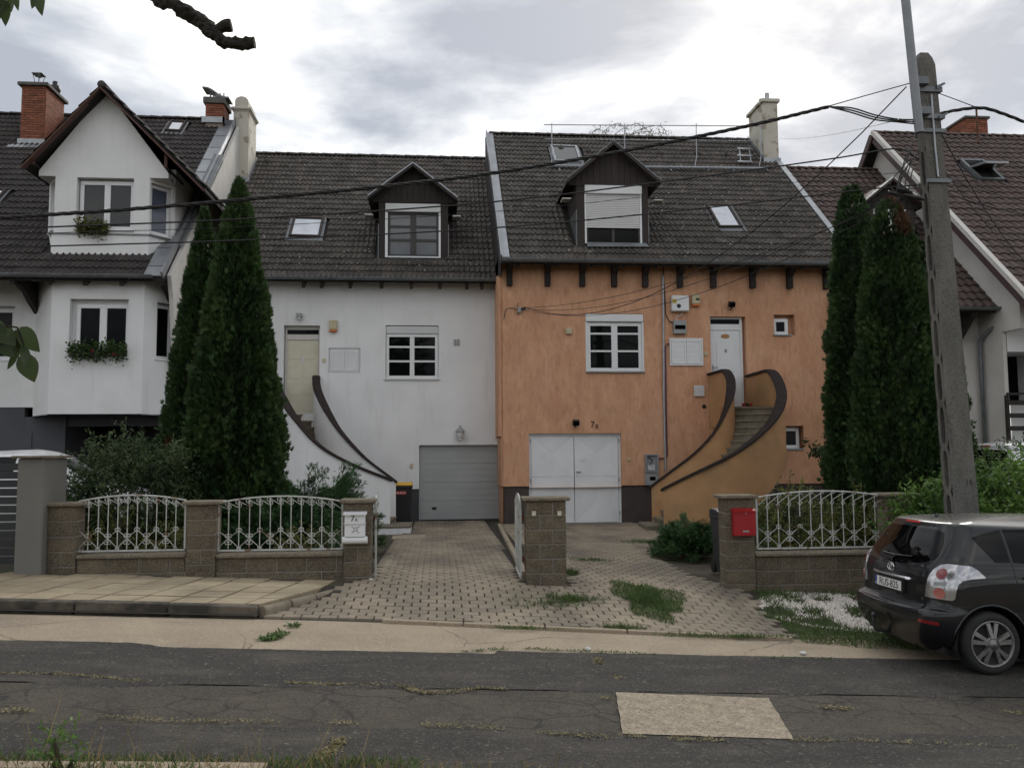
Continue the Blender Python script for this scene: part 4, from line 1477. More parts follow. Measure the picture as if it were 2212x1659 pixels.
# zinc verge on the left rake and white strip on the right rake
g = G()
o1, o2 = o_p0, Vector((0, 29.0, 12.9))
g.obox((o1+o2)/2+Vector((1.80, 0, 0))+oN*.05, (.12, 0, 0), (o2-o1)/2, oN*.035); g.obox((o1+o2)/2+Vector((1.70, 0, 0))+oN*.03, (.02, 0, 0), (o2-o1)/2*1.002, oN*.12)
g.obj('verge_flashing', m_zinc, rf2)
g = G(); g.prism([(1.66, 22.5, 6.95), (1.66, 29.0, 12.8), (1.66, 29, 11.6), (1.66, 24.0, 6.9), (1.66, 22.5, 6.6)], (.035, 0, 0)); g.obj('verge_board', m_wood_d, rf2)
g = G(); g.obox((o1+o2)/2+Vector((11.50, 0, 0))+oN*.05, (.09, 0, 0), (o2-o1)/2, oN*.045); g.obj('verge_flashing', m_zinc, rf2)
# brackets and rafter ends below the eave
for xr in (1101, 1183, 1258, 1327, 1394, 1469, 1541, 1626, 1706, 1785):
    u_ = fo.at(xr, 595, .1)[0]
    g = G(); g.box(u_-.075, u_+.075, 22.86, 22.997, 6.42, 7.15); g.prism([(u_-.075, 22.86, 6.75), (u_-.075, 22.55, 6.93), (u_-.075, 22.55, 7.04), (u_-.075, 22.86, 7.3)], (.15, 0, 0)); g.obj('eave_bracket', m_wood_d, Ho)
    g = G(); g.prism([(u_+.14, 22.52, 6.86), (u_+.14, 23.0, 7.2), (u_+.14, 23.0, 7.35), (u_+.14, 22.5, 6.99)], (.1, 0, 0)); g.obj('rafter_end', m_wood_d, Ho)
g = G(); g.prism([(1.72, 22.47, 6.98), (1.72, 23.04, 7.47), (1.72, 23.04, 7.50), (1.72, 22.47, 7.0)], (9.75, 0, 0)); g.obj('soffit_boards', m_wood_d, Ho)
# dormer with half closed blind
dmo, rw = dormer(Ho, fd2, ODY, eu0, eu1, (1263, 402, 1386, 527), dp2.z, exc, ehalf, ezap, ezev, m_wood_b, m_zinc_d, True, m_pvc)
a, b, c, d = rw
g = G(); fd2.box(g, a, b+.01, d-.24, d, -.12, .06); g.obj('blind_box', m_pvc, dmo, bevel=.02)
for q_ in (a, b-.048):
    fd2.box(G(), q_, q_+.048, c, d-.242, -.12, .012).obj('blind_rail', m_pvc, dmo)
zb_ = fd2.at(1325, 493)[1]
ns = 19
for k in range(ns):
    z0, z1 = zb_+(d-.245-zb_)*k/ns, zb_+(d-.245-zb_)*(k+1)/ns
    g = G(); g.cbox(a+.052, b-.047, ODY-.0+.01, ODY+.022, z0+.003, z1-.003, .005); g.obj('blind_slat', m_blind, dmo)
window(dmo, fd2, (a+.052, b-.047, c+.01, d-.25), -.06, 2, (1,), m_frame=m_pvc_d, m_pane=m_glass, fw=.05, mull=.08, name='dormer_window')
g = G(); p0 = PP(1270, 533, o_p0+oN*.05, oN); p1 = PP(1398, 533, o_p0+oN*.05, oN); g.prism([(p0.x, ODY-.02, c+.02), (p1.x, ODY-.02, c+.02), (p1.x+.03, p1.y-.06, p1.z-.02), (p0.x-.03, p0.y-.06, p0.z-.02)], oN*.01); g.obj('sill_flashing', m_zinc, dmo)
skylight(rf2, sk2, oT, oN, m_wood_b, m_glass_s)
s3 = skylight(rf2, sk3, oT, oN, m_galv, mat('tinted_skylight_glass', (0.07, 0.07, 0.068), rough=.1, spec=.8))
for xv, yv in ((1207, 322), (1268, 329), (1420, 333), (1500, 334), (1560, 335)):
    p = PP(xv+5, yv+1, o_p0, oN)
    g = G(); g.lathe([(0.11, -.02), (.105, .05), (.07, .09), (0, .10)], p+oN*.03, (oN*.75-oT*.66), 12); g.obj('vent_tile', m_tile, rf2, smooth=True)
# peeling chimney
cw = (PY(1683, 300, chc.y).x-PY(1652, 300, chc.y).x)
ctop = PY(1667, 222, chc.y).z
cxr = chc.x
g = G(); g.box(cxr-cw, cxr, chc.y, chc.y+1.35, chc.z-1, ctop); chim = g.obj('chimney', m_chim, Ho, bevel=.012)
g = G(); g.cbox(cxr-cw-.07, cxr+.07, chc.y-.07, chc.y+1.42, ctop, ctop+.12, .015); g.obj('chimney_cap', m_chim, chim)
for (yy, mm, r_) in ((.25, m_galv, .075), (.75, m_black, .085)):
    g = G(); g.lathe([(r_, 0), (r_, .30), (r_*.85, .30), (r_*.85, .02)], (cxr-cw/2, chc.y+yy, ctop+.121), n=14); g.obj('flue', mm, chim, auto=40)
g = G(); g.box(cxr-cw-.05, cxr+.05, chc.y-.05, chc.y-.003, chc.z-.1, chc.z+.15); g.prism([(cxr-cw-.05, chc.y-.04, chc.z-.1), (cxr-cw-.05, chc.y+1.4, chc.z+1.16), (cxr-cw-.05, chc.y+1.4, chc.z+1.42), (cxr-cw-.05, chc.y-.04, chc.z+.16)], (.047, 0, 0)); g.obj('chimney_flashing', m_zinc, chim)

# curved stairs
st = G(); st.box(q_door[0]-.1, q_door[1]+.2, 22.1, 22.99, 2.55, 3.08)
sto = st.obj('staircase', m_orange_stair, Ho)
ipx = [(1535, 809, 22.98), (1553, 804, 22.5), (1569, 802, 22.0), (1579, 826, 21.6), (1573, 868, 21.35), (1546, 928, 21.3), (1506, 974, 21.4), (1456, 1014, 21.6), (1409, 1050, 21.9)]
opx = [(1617, 813, 22.98), (1642, 806, 22.4), (1666, 802, 21.8), (1683, 828, 21.0), (1688, 860, 20.45), (1674, 898, 20.05), (1640, 938, 19.85), (1580, 983, 19.8), (1500, 1023, 20.05), (1435, 1056, 20.5)]
ip = [PY(*p) for p in ipx]
op = [PY(*p) for p in opx]


def obot(t, p):
    # underside of the flight springs from the ground and sweeps up to the landing
    return interp_([(0, 2.3), (.3, 1.9), (.45, 1.62), (.55, 1.3), (.65, .85), (.74, .4), (.84, -.35), (1, -.35)], t)


oa, ci = parapet(sto, ip, .15, lambda t, p: -.35 if t > .45 else -.35+2.7*(1-smooth(.1, .45, t)), m_orange_stair, m_coping, capw=.24)
oa, co = parapet(sto, op, .15, obot, m_orange_stair, m_coping, capw=.26)
stair_steps(sto, ci[16:], co[16:], 3.06, 0.10, 17, m_step, lambda t, z: max(-.35, z-.75))
g = G(); pp = [ci[0], ci[8], ci[16], co[16], co[8], co[0]]; g.prism([(p.x, p.y, 2.75) for p in pp], (0, 0, .335)); g.obj('landing', m_step, sto)
g = G(); g.prism([(5.5, 20.75, -.2), (5.6, 21.85, -.2), (5.15, 21.95, -.2), (5.02, 20.6, -.2)], (0, 0, .2+gz(5.3, 21)+.14)); g.obj('step', m_step, sto, bevel=.015)
# ================================================================== left house: white with bay and big gable dormer
LYm, LYb = 22.6, 21.6
Hl = thing('white_bay_house', 'white house with angled bay, big gabled dormer and dark brown tiles on the left', 'house', (-10.5, 22.6, 0.2))
fl, flb = FY(LYm), FY(LYb)
A = fl.at(76, 750)[0]; B = flb.at(108, 750)[0]; C = flb.at(309, 750)[0]
D_x, D_y = -6.62, 22.3
lz0 = flb.at(200, 896)[1]
ltop = 6.5
l_eave, l_ridge = (21.3, 6.22), (28.5, 12.95)
lT = Vector((0, 7.2, 6.73)).normalized(); lN = Vector((1, 0, 0)).cross(lT)
l_p0 = Vector((0, 21.3, 6.22))
fs1 = Frame((A, LYm, 0), (B-A, LYb-LYm, 0), (-(LYm-LYb), -(B-A), 0))
fs2 = Frame((C, LYb, 0), (D_x-C, D_y-LYb, 0), (D_y-LYb, -(D_x-C), 0))
L1, L2 = math.hypot(B-A, LYb-LYm), math.hypot(D_x-C, D_y-LYb)
wl_ = fl.rect(-40, 661, 30, 778)
wf_ = flb.rect(149.5, 646, 276.5, 772)
ws_ = fs2.rect(338.5, 655, 377, 778)
zg = fl.at(50, 880)[1]
wall_holes(fl, -16.5, A, zg, ltop, [wl_+(.2,)]).obj('wall', m_white, Hl)
wall_holes(flb, B, C, lz0, ltop, [wf_+(.2,)]).obj('bay_wall', m_white, Hl)
wall_holes(fs1, 0, L1, lz0, ltop, []).obj('bay_wall', m_white, Hl)
wall_holes(fs2, 0, L2, lz0, ltop, [(ws_[0], ws_[1], ws_[2], ws_[3], .2)]).obj('bay_wall', m_white, Hl)
g = G(); g.prism([(A, LYm, lz0), (B, LYb, lz0), (C, LYb, lz0), (D_x, D_y, lz0), (D_x, 26, lz0), (A, 26, lz0)], (0, 0, .02)); g.obj('bay_soffit', m_greywall, Hl)
gabled_body(-16.5, -6.6, 22.65, 35, 7.4, 28.5, 12.9, faces=('l', 'r', 'b')).obj('rear_wall', m_white2, Hl)
# anthracite ground floor, open car port below the bay
xg = fl.at(139, 950)[0]
g = G(); fl.box(g, -16.5, xg-1.0, -.2, zg-.002, -.25, -.03); fl.box(g, xg-1.0, xg, -.2, lz0-.002, -1.9, -.035)
g.box(-6.95, -6.62, 22.9, 26, -.2, lz0-.002); g.box(xg, -6.95, 22.75, 22.95, lz0-.24, lz0-.002)
g.obj('ground_floor_wall', m_greywall, Hl)
g = G(); g.box(-16.4, -6.65, 25.8, 25.95, -.2, lz0+.1); cg = g.obj('garage_door', m_black, Hl)
for k in range(5):
    h = G(); h.box(xg+.15, -7.1, 25.74, 25.797, .2+k*.5, .2+k*.5+.49); h.obj('door_panel', m_anth, cg)
g = G(); ux, uz = fl.at(68, 935); fl.box(g, ux-2.0, ux, .1, uz, -.028, -.012); g.obj('side_door', m_greywall, Hl)
# windows
a, b, c, d = wf_
window(Hl, flb, (a+.12, b-.005, c+.02, d-.12), -.12, 2, (1,), fw=.09, mull=.17, sill=.03, sill_mat=m_pvc)
a, b, c, d = wl_
window(Hl, fl, (a, b-.02, c+.02, d-.06), -.12, 1, (1,), fw=.09, sill=.03, sill_mat=m_pvc)
a, b, c, d = ws_
window(Hl, fs2, (a+.01, b-.02, c+.02, d-.05), -.12, 1, (1,), fw=.08, sill=.03, sill_mat=m_pvc)
# main roof
rf3 = roof_slab(-16.8, -6.62, (21.3, 6.20), (28.5, 12.92), (35.6, 6.9)).obj('roof', m_under, Hl)
GY = 22.1
fg = FY(GY)
gx0, gx1 = fg.at(84, 372)[0], fg.at(364, 372)[0]
gxc = (gx0+gx1)/2
gap = fg.at(228, 196)[1]
gev = fg.at(228, 372)[1]
lsk = [PP(x_, y_, l_p0, lN) for x_, y_ in ((368, 265), (401, 267), (394, 288), (358, 286))]
lsk2 = [PP(x_, y_, l_p0, lN) for x_, y_ in ((-12, 412), (12, 414), (2, 437), (-24, 436))]
bch = PP(70, 312, l_p0, lN)


def lcut(x, y, z):
    if gx0+.1 < x < gx1-.1 and GY < y < 27 and z < gap+.2-abs(x-gxc)*1.12:
        return True
    for s_ in (lsk, lsk2):
        if min(p.x for p in s_)-.02 < x < max(p.x for p in s_)+.02 and s_[3].y-.05 < y < s_[0].y+.05:
            return True
    return False


tiled_roof(rf3, -16.2, -7.08, l_eave, l_ridge, m_tile_d, rows=29, cut=lcut, seed=3)
ridge_tiles(rf3, -16.2, -7.0, 28.5, 13.0, m_tile_d)
gutter(Hl, -16.5, -6.85, 21.22, 6.24, .075, m_zinc_d, .86, .5)
g = G(); q1, q2 = l_p0, Vector((0, 28.5, 12.95))
g.obox((q1+q2)/2+Vector((-6.88, 0, 0))+lN*.03, (.21, 0, 0), (q2-q1)/2, lN*.012); g.obox((q1+q2)/2+Vector((-6.64, 0, 0))+lN*.07, (.025, 0, 0), (q2-q1)/2*1.003, lN*.085)
vf = g.obj('verge_flashing', m_zinc, rf3)
for k in range(11):
    p = q1.lerp(q2, (k+.5)/11)+Vector((-6.88, 0, 0))+lN*.047
    h = G(); h.obox(p, (.21, 0, 0), lT*.008, lN*.006); h.obj('sheet_seam', m_zinc_d, vf)
# light end wall standing above the neighbour's roof
g = G(); g.prism([(-6.60, 21.5, 6.3), (-6.60, 28.5, 12.85), (-6.60, 28.5, 11.2), (-6.60, 24.5, 6.6), (-6.60, 22.4, 4.5), (-6.60, 22.35, 2.9), (-6.60, 21.7, 5.8)], (.10, 0, 0)); g.obj('end_wall', m_white2, Hl)
g = G(); g.box(-6.62, -6.52, 22.3, 24.48, -.2, 6.6); g.obj('end_wall', m_white2, Hl)
for k in range(5):
    u_ = fl.at(38+78*k, 600, 1.0)[0]
    g = G(); g.prism([(u_-.06, 21.35, 6.0), (u_-.06, 22.6, 7.15), (u_-.06, 22.6, 7.3), (u_-.06, 21.33, 6.14)], (.12, 0, 0)); g.obj('rafter_end', m_wood_d, Hl)
g = G(); g.prism([(-16.5, 21.32, 6.13), (-16.5, 22.7, 7.42), (-16.5, 22.7, 7.45), (-16.5, 21.32, 6.17)], (9.85, 0, 0)); g.obj('soffit_boards', m_wood_d, Hl)
for xb_, yb_ in ((62, 600), (368, 604)):
    u_ = fl.at(xb_, yb_, .5)[0]
    g = G(); g.prism([(u_-.06, LYm, 6.3), (u_-.06, 21.5, 6.2), (u_-.06, 21.5, 6.05), (u_-.06, 21.9, 5.93), (u_-.06, 22.15, 5.75), (u_-.06, LYm, 5.5)], (.12, 0, 0)); g.obj('eave_bracket', m_wood_d, Hl)
# the big gabled dormer: gable wall above a canted bay
gB, gC = fg.at(118, 450)[0], fg.at(322, 450)[0]
zs_ = fg.at(200, 384)[1]
gz_base = PP(220, 546, l_p0, lN).z
wd_ = fg.rect(165, 383, 288, 497)
g = wall_holes(fg, gB, gC, gz_base-.4, zs_+.001, [wd_+(.22,)])
DM = g.obj('gable_dormer', m_white, Hl)
g = G()
g.prism([fg.P(gx0, zs_, 0), fg.P(gx1, zs_, 0), fg.P(gx1, gev, 0), fg.P(gxc, gap, 0), fg.P(gx0, gev, 0)], (0, .30, 0))
g.obj('gable_wall', m_white, DM)
# side faces of the canted bay
sd = .62
f1 = Frame((gx0, GY+sd, 0), (gB-gx0, -sd, 0), (-sd, -(gB-gx0), 0))
f2 = Frame((gC, GY, 0), (gx1-gC, sd, 0), (sd, -(gx1-gC), 0))
l1, l2 = math.hypot(gB-gx0, sd), math.hypot(gx1-gC, sd)
zb1, zt1 = fg.at(200, 497)[1], zs_-.06
g = wall_holes(f1, 0, l1, gz_base-.2, zs_+.01, [(l1*.25, l1*.92, zb1, zt1, .15)]); g.obj('cheek', m_white, DM)
g = wall_holes(f2, 0, l2, gz_base-.2, zs_+.01, [(l2*.06, l2*.88, zb1-.06, zt1-.02, .15)]); g.obj('cheek', m_white, DM)
G().box(gx0, gx0+.12, GY+sd, GY+3.2, gz_base, gev+.3).obj('cheek', m_white, DM)
G().box(gx1-.12, gx1, GY+sd, GY+4.0, gz_base, gev+.3).obj('cheek', m_white, DM)
g = G(); g.prism([fg.P(gx0, zs_-.002, 0), fg.P(gB, zs_-.002, 0), (gx0, GY+sd, zs_-.002)], (0, 0, .02)); g.obj('corner_soffit', m_white2, DM)
g = G(); g.prism([fg.P(gC, zs_-.002, 0), fg.P(gx1, zs_-.002, 0), (gx1, GY+sd, zs_-.002)], (0, 0, .02)); g.obj('corner_soffit', m_white2, DM)
a, b, c, d = wd_
window(DM, fg, (a+.03, b-.01, c+.02, d-.07), -.13, 2, (1,), fw=.10, mull=.15, sill=.05, sill_mat=m_pvc, m_pane=mat('window_glass_with_grey_blind', (0.035, 0.036, 0.034), rough=.12))
window(DM, f1, (l1*.27, l1*.9, zb1+.02, zt1-.03), -.08, 1, (1,), fw=.07, sill=.05, sill_mat=m_pvc)
window(DM, f2, (l2*.08, l2*.86, zb1-.04, zt1-.05), -.08, 1, (1,), fw=.08, sill=.05, sill_mat=m_pvc, m_pane=mat('pale_blue_pane', (0.10, 0.115, 0.16), rough=.15))
# parapet-like apron below the windows
zsl = fg.at(200, 506)[1]
g = G(); g.prism([(gx0+.15, GY+.45, zsl), (gB-.05, GY-.09, zsl), (gC+.05, GY-.09, zsl), (gx1-.1, GY+.45, zsl)], (0, 0, -.03)); g.obj('apron_ledge', m_zinc_d, DM)
g = G(); g.prism([(gx0+.2, GY+.45, zsl-.031), (gB-.03, GY-.06, zsl-.031), (gC+.03, GY-.06, zsl-.031), (gx1-.15, GY+.45, zsl-.031)], (0, 0, -.75)); g.obj('apron', m_white, DM)
# its roof, verge boards and boxed eaves
ryf = GY-.32
hl_, hr_ = gxc-PY(50, 356, ryf).x, PY(443, 406, ryf).x-gxc
zl_, zr_ = PY(50, 356, ryf).z, PY(443, 406, ryf).z
zpk = PY(228, 185, ryf).z
g = G()
for (xe, ze) in ((gxc-hl_, zl_), (gxc+hr_, zr_)):
    g.prism([(gxc, ryf, zpk), (xe, ryf, ze), (xe, ryf, ze-.09), (gxc, ryf, zpk-.13)], (0, 6.2, 0))
dr = g.obj('dormer_roof', m_under, DM)
V, F = tile_mesh('roman', .30, .42)
tme = np_mesh('verge_tile', V, F); tme.materials.append(m_tile_d)
for (xe, ze, s) in ((gxc-hl_, zl_, -1), (gxc+hr_, zr_, 1)):
    Td = Vector((gxc-xe, 0, zpk-ze)); S_ = Td.length; Td.normalize()
    Ud = Vector((0, 1, 0)) if s > 0 else Vector((0, -1, 0))
    Nd = Ud.cross(Td)
    nr = int(S_/.36)
    for j in range(nr):
        for i in range(16):
            o_ = Vector((xe, ryf-.03 if s > 0 else ryf+.27, ze+.01))+Td*(j*S_/nr)+Vector((0, 1, 0))*i*.30
            p_ = o_+Td*.2
            if p_.z < 6.22+(p_.y-21.3)*.935-.1:
                continue
            put('roof_tile', tme, None, dr, Matrix(((Ud.x, Td.x, Nd.x, o_.x), (Ud.y, Td.y, Nd.y, o_.y), (Ud.z, Td.z, Nd.z, o_.z), (0, 0, 0, 1))))
    h = G(); h.bar((gxc, ryf-.02, zpk-.10), (xe, ryf-.02, ze-.10), .03, .20, (0, -1, 0)); h.obj('bargeboard', m_wood_r, dr)
h = G(); h.tube([(gxc, ryf-.05, zpk+.01), (gxc, ryf+6, zpk+.01)], .10, 10); h.obj('ridge_cap', m_tile_d, dr, smooth=True)
for s, xe, ze, xi in ((-1, gxc-hl_, zl_, gx0+.02), (1, gxc+hr_, zr_, gx1-.02)):
    zb_ = fg.at(228, 367)[1]
    x2 = xe+.18 if s < 0 else gxc+(hl_-.18)
    zt_ = lambda x: zpk-(zpk-ze)*abs(x-gxc)/abs(xe-gxc)-.16
    n_ = 4
    for k in range(n_):
        xa, xb = sorted((xi+(x2-xi)*k/n_, xi+(x2-xi)*(k+1)/n_))
        h = G(); h.prism([(xa+.003, ryf+.02, zb_), (xb-.003, ryf+.02, zb_), (xb-.003, ryf+.02, max(zb_+.02, zt_(xb))), (xa+.003, ryf+.02, max(zb_+.02, zt_(xa)))], (0, .02, 0)); h.obj('cladding_board', m_wood_r, DM)
    h = G(); h.prism([(xi, ryf+.045, zb_+.01), (x2, ryf+.045, zb_+.01), (x2, ryf+1.5, zb_+.01), (xi, ryf+1.5, zb_+.01)], (0, 0, .02)); h.obj('eave_soffit', m_wood_b, DM)
# valley sheet between dormer and verge
h = G(); h.prism([(gx1+.02, GY+.5, gz_base+.45), (gx1+.30, GY+.2, gz_base+.2), (gx1+.35, GY+4.2, gz_base+4.0), (gx1+.05, GY+4.2, gz_base+4.05)], lN*.02); h.obj('valley_sheet', m_zinc_d, DM)
for q_ in (lsk, lsk2):
    skylight(rf3, q_, lT, lN, m_wood_b, m_glass_s)
# brick chimneys
bx0, bx1 = PY(45, 250, bch.y).x, PY(97, 250, bch.y).x
bt = PY(70, 187, bch.y).z
g = G(); g.box(bx0+.012, bx1-.012, bch.y+.012, bch.y+1.3, bch.z-.6, bt); bc = g.obj('brick_chimney', m_mortar, Hl)
bricks(bc, bx0, bx1, bch.y, bch.y+1.3, bch.z+.15, bt, m_brick, faces='fr')
g = G(); g.cbox(bx0-.10, bx1+.10, bch.y-.10, bch.y+1.4, bt+.002, bt+.11, .015); g.obj('chimney_cap', m_conc_cap, bc)
xm = (bx0+bx1)/2
g = G(); g.lathe([(.10, 0), (.10, .12)], (xm, bch.y+.3, bt+.111), n=12); g.lathe([(.23, .38), (.20, .41), (.02, .28), (.0, .28)], (xm, bch.y+.3, bt+.11), n=4)
for k in range(4):
    an = k*math.pi/2+.4
    g.bar((xm+.1*math.cos(an), bch.y+.3+.1*math.sin(an), bt+.22), (xm+.17*math.cos(an), bch.y+.3+.17*math.sin(an), bt+.50), .02, .02)
g.obj('flue_cowl', m_zinc_d, bc)
g = G(); g.lathe([(.13, 0), (.17, .1), (.15, .22), (.07, .28), (.09, .34), (.06, .38), (0, .38)], (xm+.3, bch.y+.75, bt+.111), n=14); g.obj('flue_cowl', m_black, bc, smooth=True)
g = G(); g.box(bx0-.05, bx1+.05, bch.y-.06, bch.y-.016, bch.z-.12, bch.z+.15); g.prism([(bx0-.25, bch.y-.1, bch.z-.06), (bx1+.2, bch.y-.1, bch.z-.06), (bx1+.2, bch.y-.3, bch.z-.22), (bx0-.25, bch.y-.3, bch.z-.22)], lN*.02); g.obj('chimney_flashing', m_zinc, bc)
cy = 28.0
s0, s1 = PY(444, 230, cy).x, PY(482, 230, cy).x
zt_, zb_ = PY(465, 225, cy).z, PY(465, 250, cy).z
g = G(); g.box(s0+.012, s1-.012, cy+.012, cy+.8, zb_-.8, zt_); bc = g.obj('brick_chimney', m_mortar, Hl)
bricks(bc, s0, s1, cy, cy+.8, zb_-.08, zt_, m_brick, faces='fr')
g = G(); g.cbox(s0-.07, s1+.07, cy-.07, cy+.87, zt_+.002, PY(465, 211, cy).z, .02); g.obj('chimney_cap', m_conc_cap, bc)
zc = PY(465, 211, cy).z
g = G()
for xx in (s0+.1, s0+.2, s1-.15, s1-.03):
    g.bar((xx, cy+.2, zc), (xx, cy+.2, zc+.24), .04, .04)
n_ = 10
arc = [(s0-.12+(s1-s0+.3)*t/n_, zc+.36-.32*(t/n_)+.05*math.sin(2*math.pi*t/n_)) for t in range(n_+1)]
g.prism([(x_, cy+.0, z_) for x_, z_ in arc]+[(x_, cy+.0, z_-.05) for x_, z_ in arc[::-1]], (0, .55, 0))
g.obj('flue_cowl', m_zinc_d, bc, auto=50)
g = G(); g.box(s0-.1, s1+.06, cy-.06, cy-.016, zb_-.25, zb_-.06); g.box(s1-.012+.014, s1+.06, cy-.06, cy+.8, zb_-.25, zb_-.06); g.obj('chimney_flashing', m_zinc, bc)

# ================================================================== right house: white, red-brown tiles
Hr = thing('red_tiled_house', 'white house with reddish brown wavy tiles at the right edge behind the concrete pole', 'house', (15, 23, -.1))
rT = Vector((0, 1, .9725)).normalized(); rN = Vector((1, 0, 0)).cross(rT)
RX = 14.5


def rz_(y):
    return 12.475+.9725*(y-26.85)


# tall part
rf4 = roof_slab(RX, 27, (19.75, rz_(19.75)-.02), (26.85, 12.45), (33.9, 5.6)).obj('roof', m_under, Hr)
rsk = [PP(x_, y_, Vector((0, 26.85, 12.475)), rN) for x_, y_ in ((2080, 350), (2125, 351), (2165, 393), (2108, 394))]


def rcut(x, y, z):
    return min(p.x for p in rsk)+.05 < x < max(p.x for p in rsk)-.05 and rsk[3].y-.05 < y < rsk[0].y+.05


tiled_roof(rf4, RX+.12, RX+.12+.25*44, (19.75, rz_(19.75)), (26.85, 12.475), m_tile_r, w=.25, rows=28, kind='s', cut=rcut, seed=4, xcut=lambda y: (0, 21.5))
ridge_tiles(rf4, RX, 25.5, 26.85, 12.5, m_tile_r, L=.38)
g = G(); e1, e2 = Vector((RX, 19.7, rz_(19.7))), Vector((RX, 26.85, 12.475))
g.obox((e1+e2)/2+rN*.03, (.075, 0, 0), (e2-e1)/2, rN*.06); g.obj('verge_flashing', m_white2, rf4)
g = G(); g.obox((e1+e2)/2-rN*.14, (.03, 0, 0), (e2-e1)/2, rN*.10); e3 = Vector((RX, 33.9, 5.6)); g.obox((e3+e2)/2+Vector((-.05, 0, -.12)), (.03, 0, 0), (e3-e2)/2, Vector((0, .7, .72))*.12); g.obj('bargeboard', mat('purple_brown_board', (0.075, 0.045, 0.045), rough=.7), rf4)
g = G(); g.prism([(RX+.35, 20.6, 5.0), (RX+.35, 20.6, rz_(20.6)-.15), (RX+.35, 26.85, 12.3), (RX+.35, 32.6, 6.5), (RX+.35, 32.6, -.5), (RX+.35, 21.32, -.5), (RX+.35, 21.32, 5.0)], (.1, 0, 0)); g.obj('gable_wall', m_white2, Hr)
fr_ = FY(21.3)
ox0 = fr_.at(2174, 800)[0]
rdr = fr_.rect(2176, 760, 2260, 868)
wall_holes(fr_, RX+.45, 24, -.6, 6.4, [rdr+(1.2,)]).obj('wall', m_white, Hr)
g = G(); a, b, c, d = rdr; fr_.box(g, a+.01, b-.01, c+.01, d-.01, -1.15, -1.1); g.obj('balcony_door', m_glass, Hr)
# balcony rail with planter
rl_ = fr_.rect(2160, 850, 2260, 940)
rail = G(); fr_.box(rail, rl_[0], rl_[1], rl_[3]-.06, rl_[3], .28, .34)
ro = rail.obj('balcony_rail', m_wood_d, Hr)
for k in range(3):
    h = G(); zz = rl_[3]-.2-k*.33; fr_.box(h, rl_[0], rl_[1], zz-.12, zz, .28, .32); h.obj('rail_board', m_wood_d, ro)
for k in range(5):
    h = G(); fr_.box(h, rl_[0]+k*.9, rl_[0]+.08+k*.9, rl_[2]-.2, rl_[3]-.061, .20, .279); h.obj('rail_post', m_wood_d, ro)
# low part with its own roof and dark dormer
lowe, lowr = (21.45, 5.66), (27.3, 11.35)
lo_p0 = Vector((0, 21.45, 5.66)); loT = Vector((0, 5.85, 5.69)).normalized(); loN = Vector((1, 0, 0)).cross(loT)
rf5 = roof_slab(11.6, 14.80, (21.45, 5.64), (27.3, 11.32), (33, 5.8)).obj('roof', m_under, Hr)
ddp = PP(1925, 520, lo_p0, loN)
tiled_roof(rf5, 11.62, 14.84, lowe, lowr, m_tile_r, w=.25, rows=24, kind='s', seed=5, cut=lambda x, y, z: 12.4 < x < 14.4 and ddp.y+.1 < y < ddp.y+2.4 and z < 10.2-abs(x-13.4)*.8)
ridge_tiles(rf5, 11.65, 14.8, 27.3, 11.38, m_tile_r, L=.38)
gutter(Hr, 11.7, 14.98, 21.37, 5.66, .08, m_zinc_d, .8, .5)
fx = FY(22.3)
wall_holes(fx, 11.1, RX+.35, -.6, 6.2, []).obj('wall', m_white2, Hr)
g = G(); g.prism([(14.15, 22.3, 5.9), (14.15, 21.5, 5.6), (14.15, 21.5, 5.45), (14.15, 22.3, 4.75)], (.12, 0, 0)); g.obj('eave_bracket', m_wood_d, Hr)
g = G(); g.tube([(15.2, 21.1, 5.55), (14.75, 21.95, 5.0), (14.75, 22.1, 4.85), (14.75, 22.12, 4.6), (14.75, 22.12, .2)], .055, 10); g.tube([(14.9, 22.12, 4.6), (14.9, 22.12, .2)], .04, 8); g.obj('downpipe', m_zinc_d, Hr, smooth=True)
fdd = FY(ddp.y)
xa, xb, zz0, zz1 = fdd.rect(1862, 400, 1995, 520)
xc_ = fdd.at(1918, 392)[0]; zp_ = fdd.at(1918, 390)[1]; hf = .98*(xb-xa)/2*1.05; ze_ = fdd.at(1918, 446)[1]
g = G(); fdd.box(g, xc_-hf+.2, xc_+hf-.2, ddp.z-.3, ze_+.1, -2.5, 0); ddo = g.obj('dormer', m_wood_b, Hr)
board_gable(ddo, fdd, xc_, hf-.1, zp_-.08, ze_-.05, .004, m_wood_d, 10)
dormer_roof(ddo, xc_, hf, zp_, ze_, ddp.y-.3, ddp.y+4, m_tile_r, m_pvc)
w4 = (xc_-.5, xc_+.5, ddp.z+.02, ze_-.1)
window(ddo, fdd, w4, .03, 2, (1,), fw=.06, name='dormer_window')
# tilted roof window
U_ = Vector((1, 0, 0)); c4 = sum(rsk, Vector())/4
hw, hh = ((rsk[1]-rsk[0]).length+(rsk[2]-rsk[3]).length)/4, ((rsk[0]-rsk[3]).length)/2*.95
g = G()
for sx in (-1, 1):
    g.obox(c4+U_*sx*(hw-.04)+rN*.04, U_*.04, rT*hh, rN*.07)
for sy in (-1, 1):
    g.obox(c4+rT*sy*(hh-.04)+rN*.04, U_*(hw-.082), rT*.04, rN*.068)
sk = g.obj('skylight', m_zinc_d, rf4)
g = G(); g.obox(c4-rN*.03, U_*(hw-.08), rT*(hh-.08), rN*.01); g.obj('shaft', m_black, sk)
ax = (rT*.55+rN*.84).normalized()*-1
tl = (rT*-.80+rN*.60).normalized(); tn = U_.cross(tl)
g = G(); g.obox(c4+rN*.12+rT*hh*.1+tl*hh*.25, U_*(hw-.03), tl*hh*.85, tn*.03); g.obj('sash', m_galv, sk)
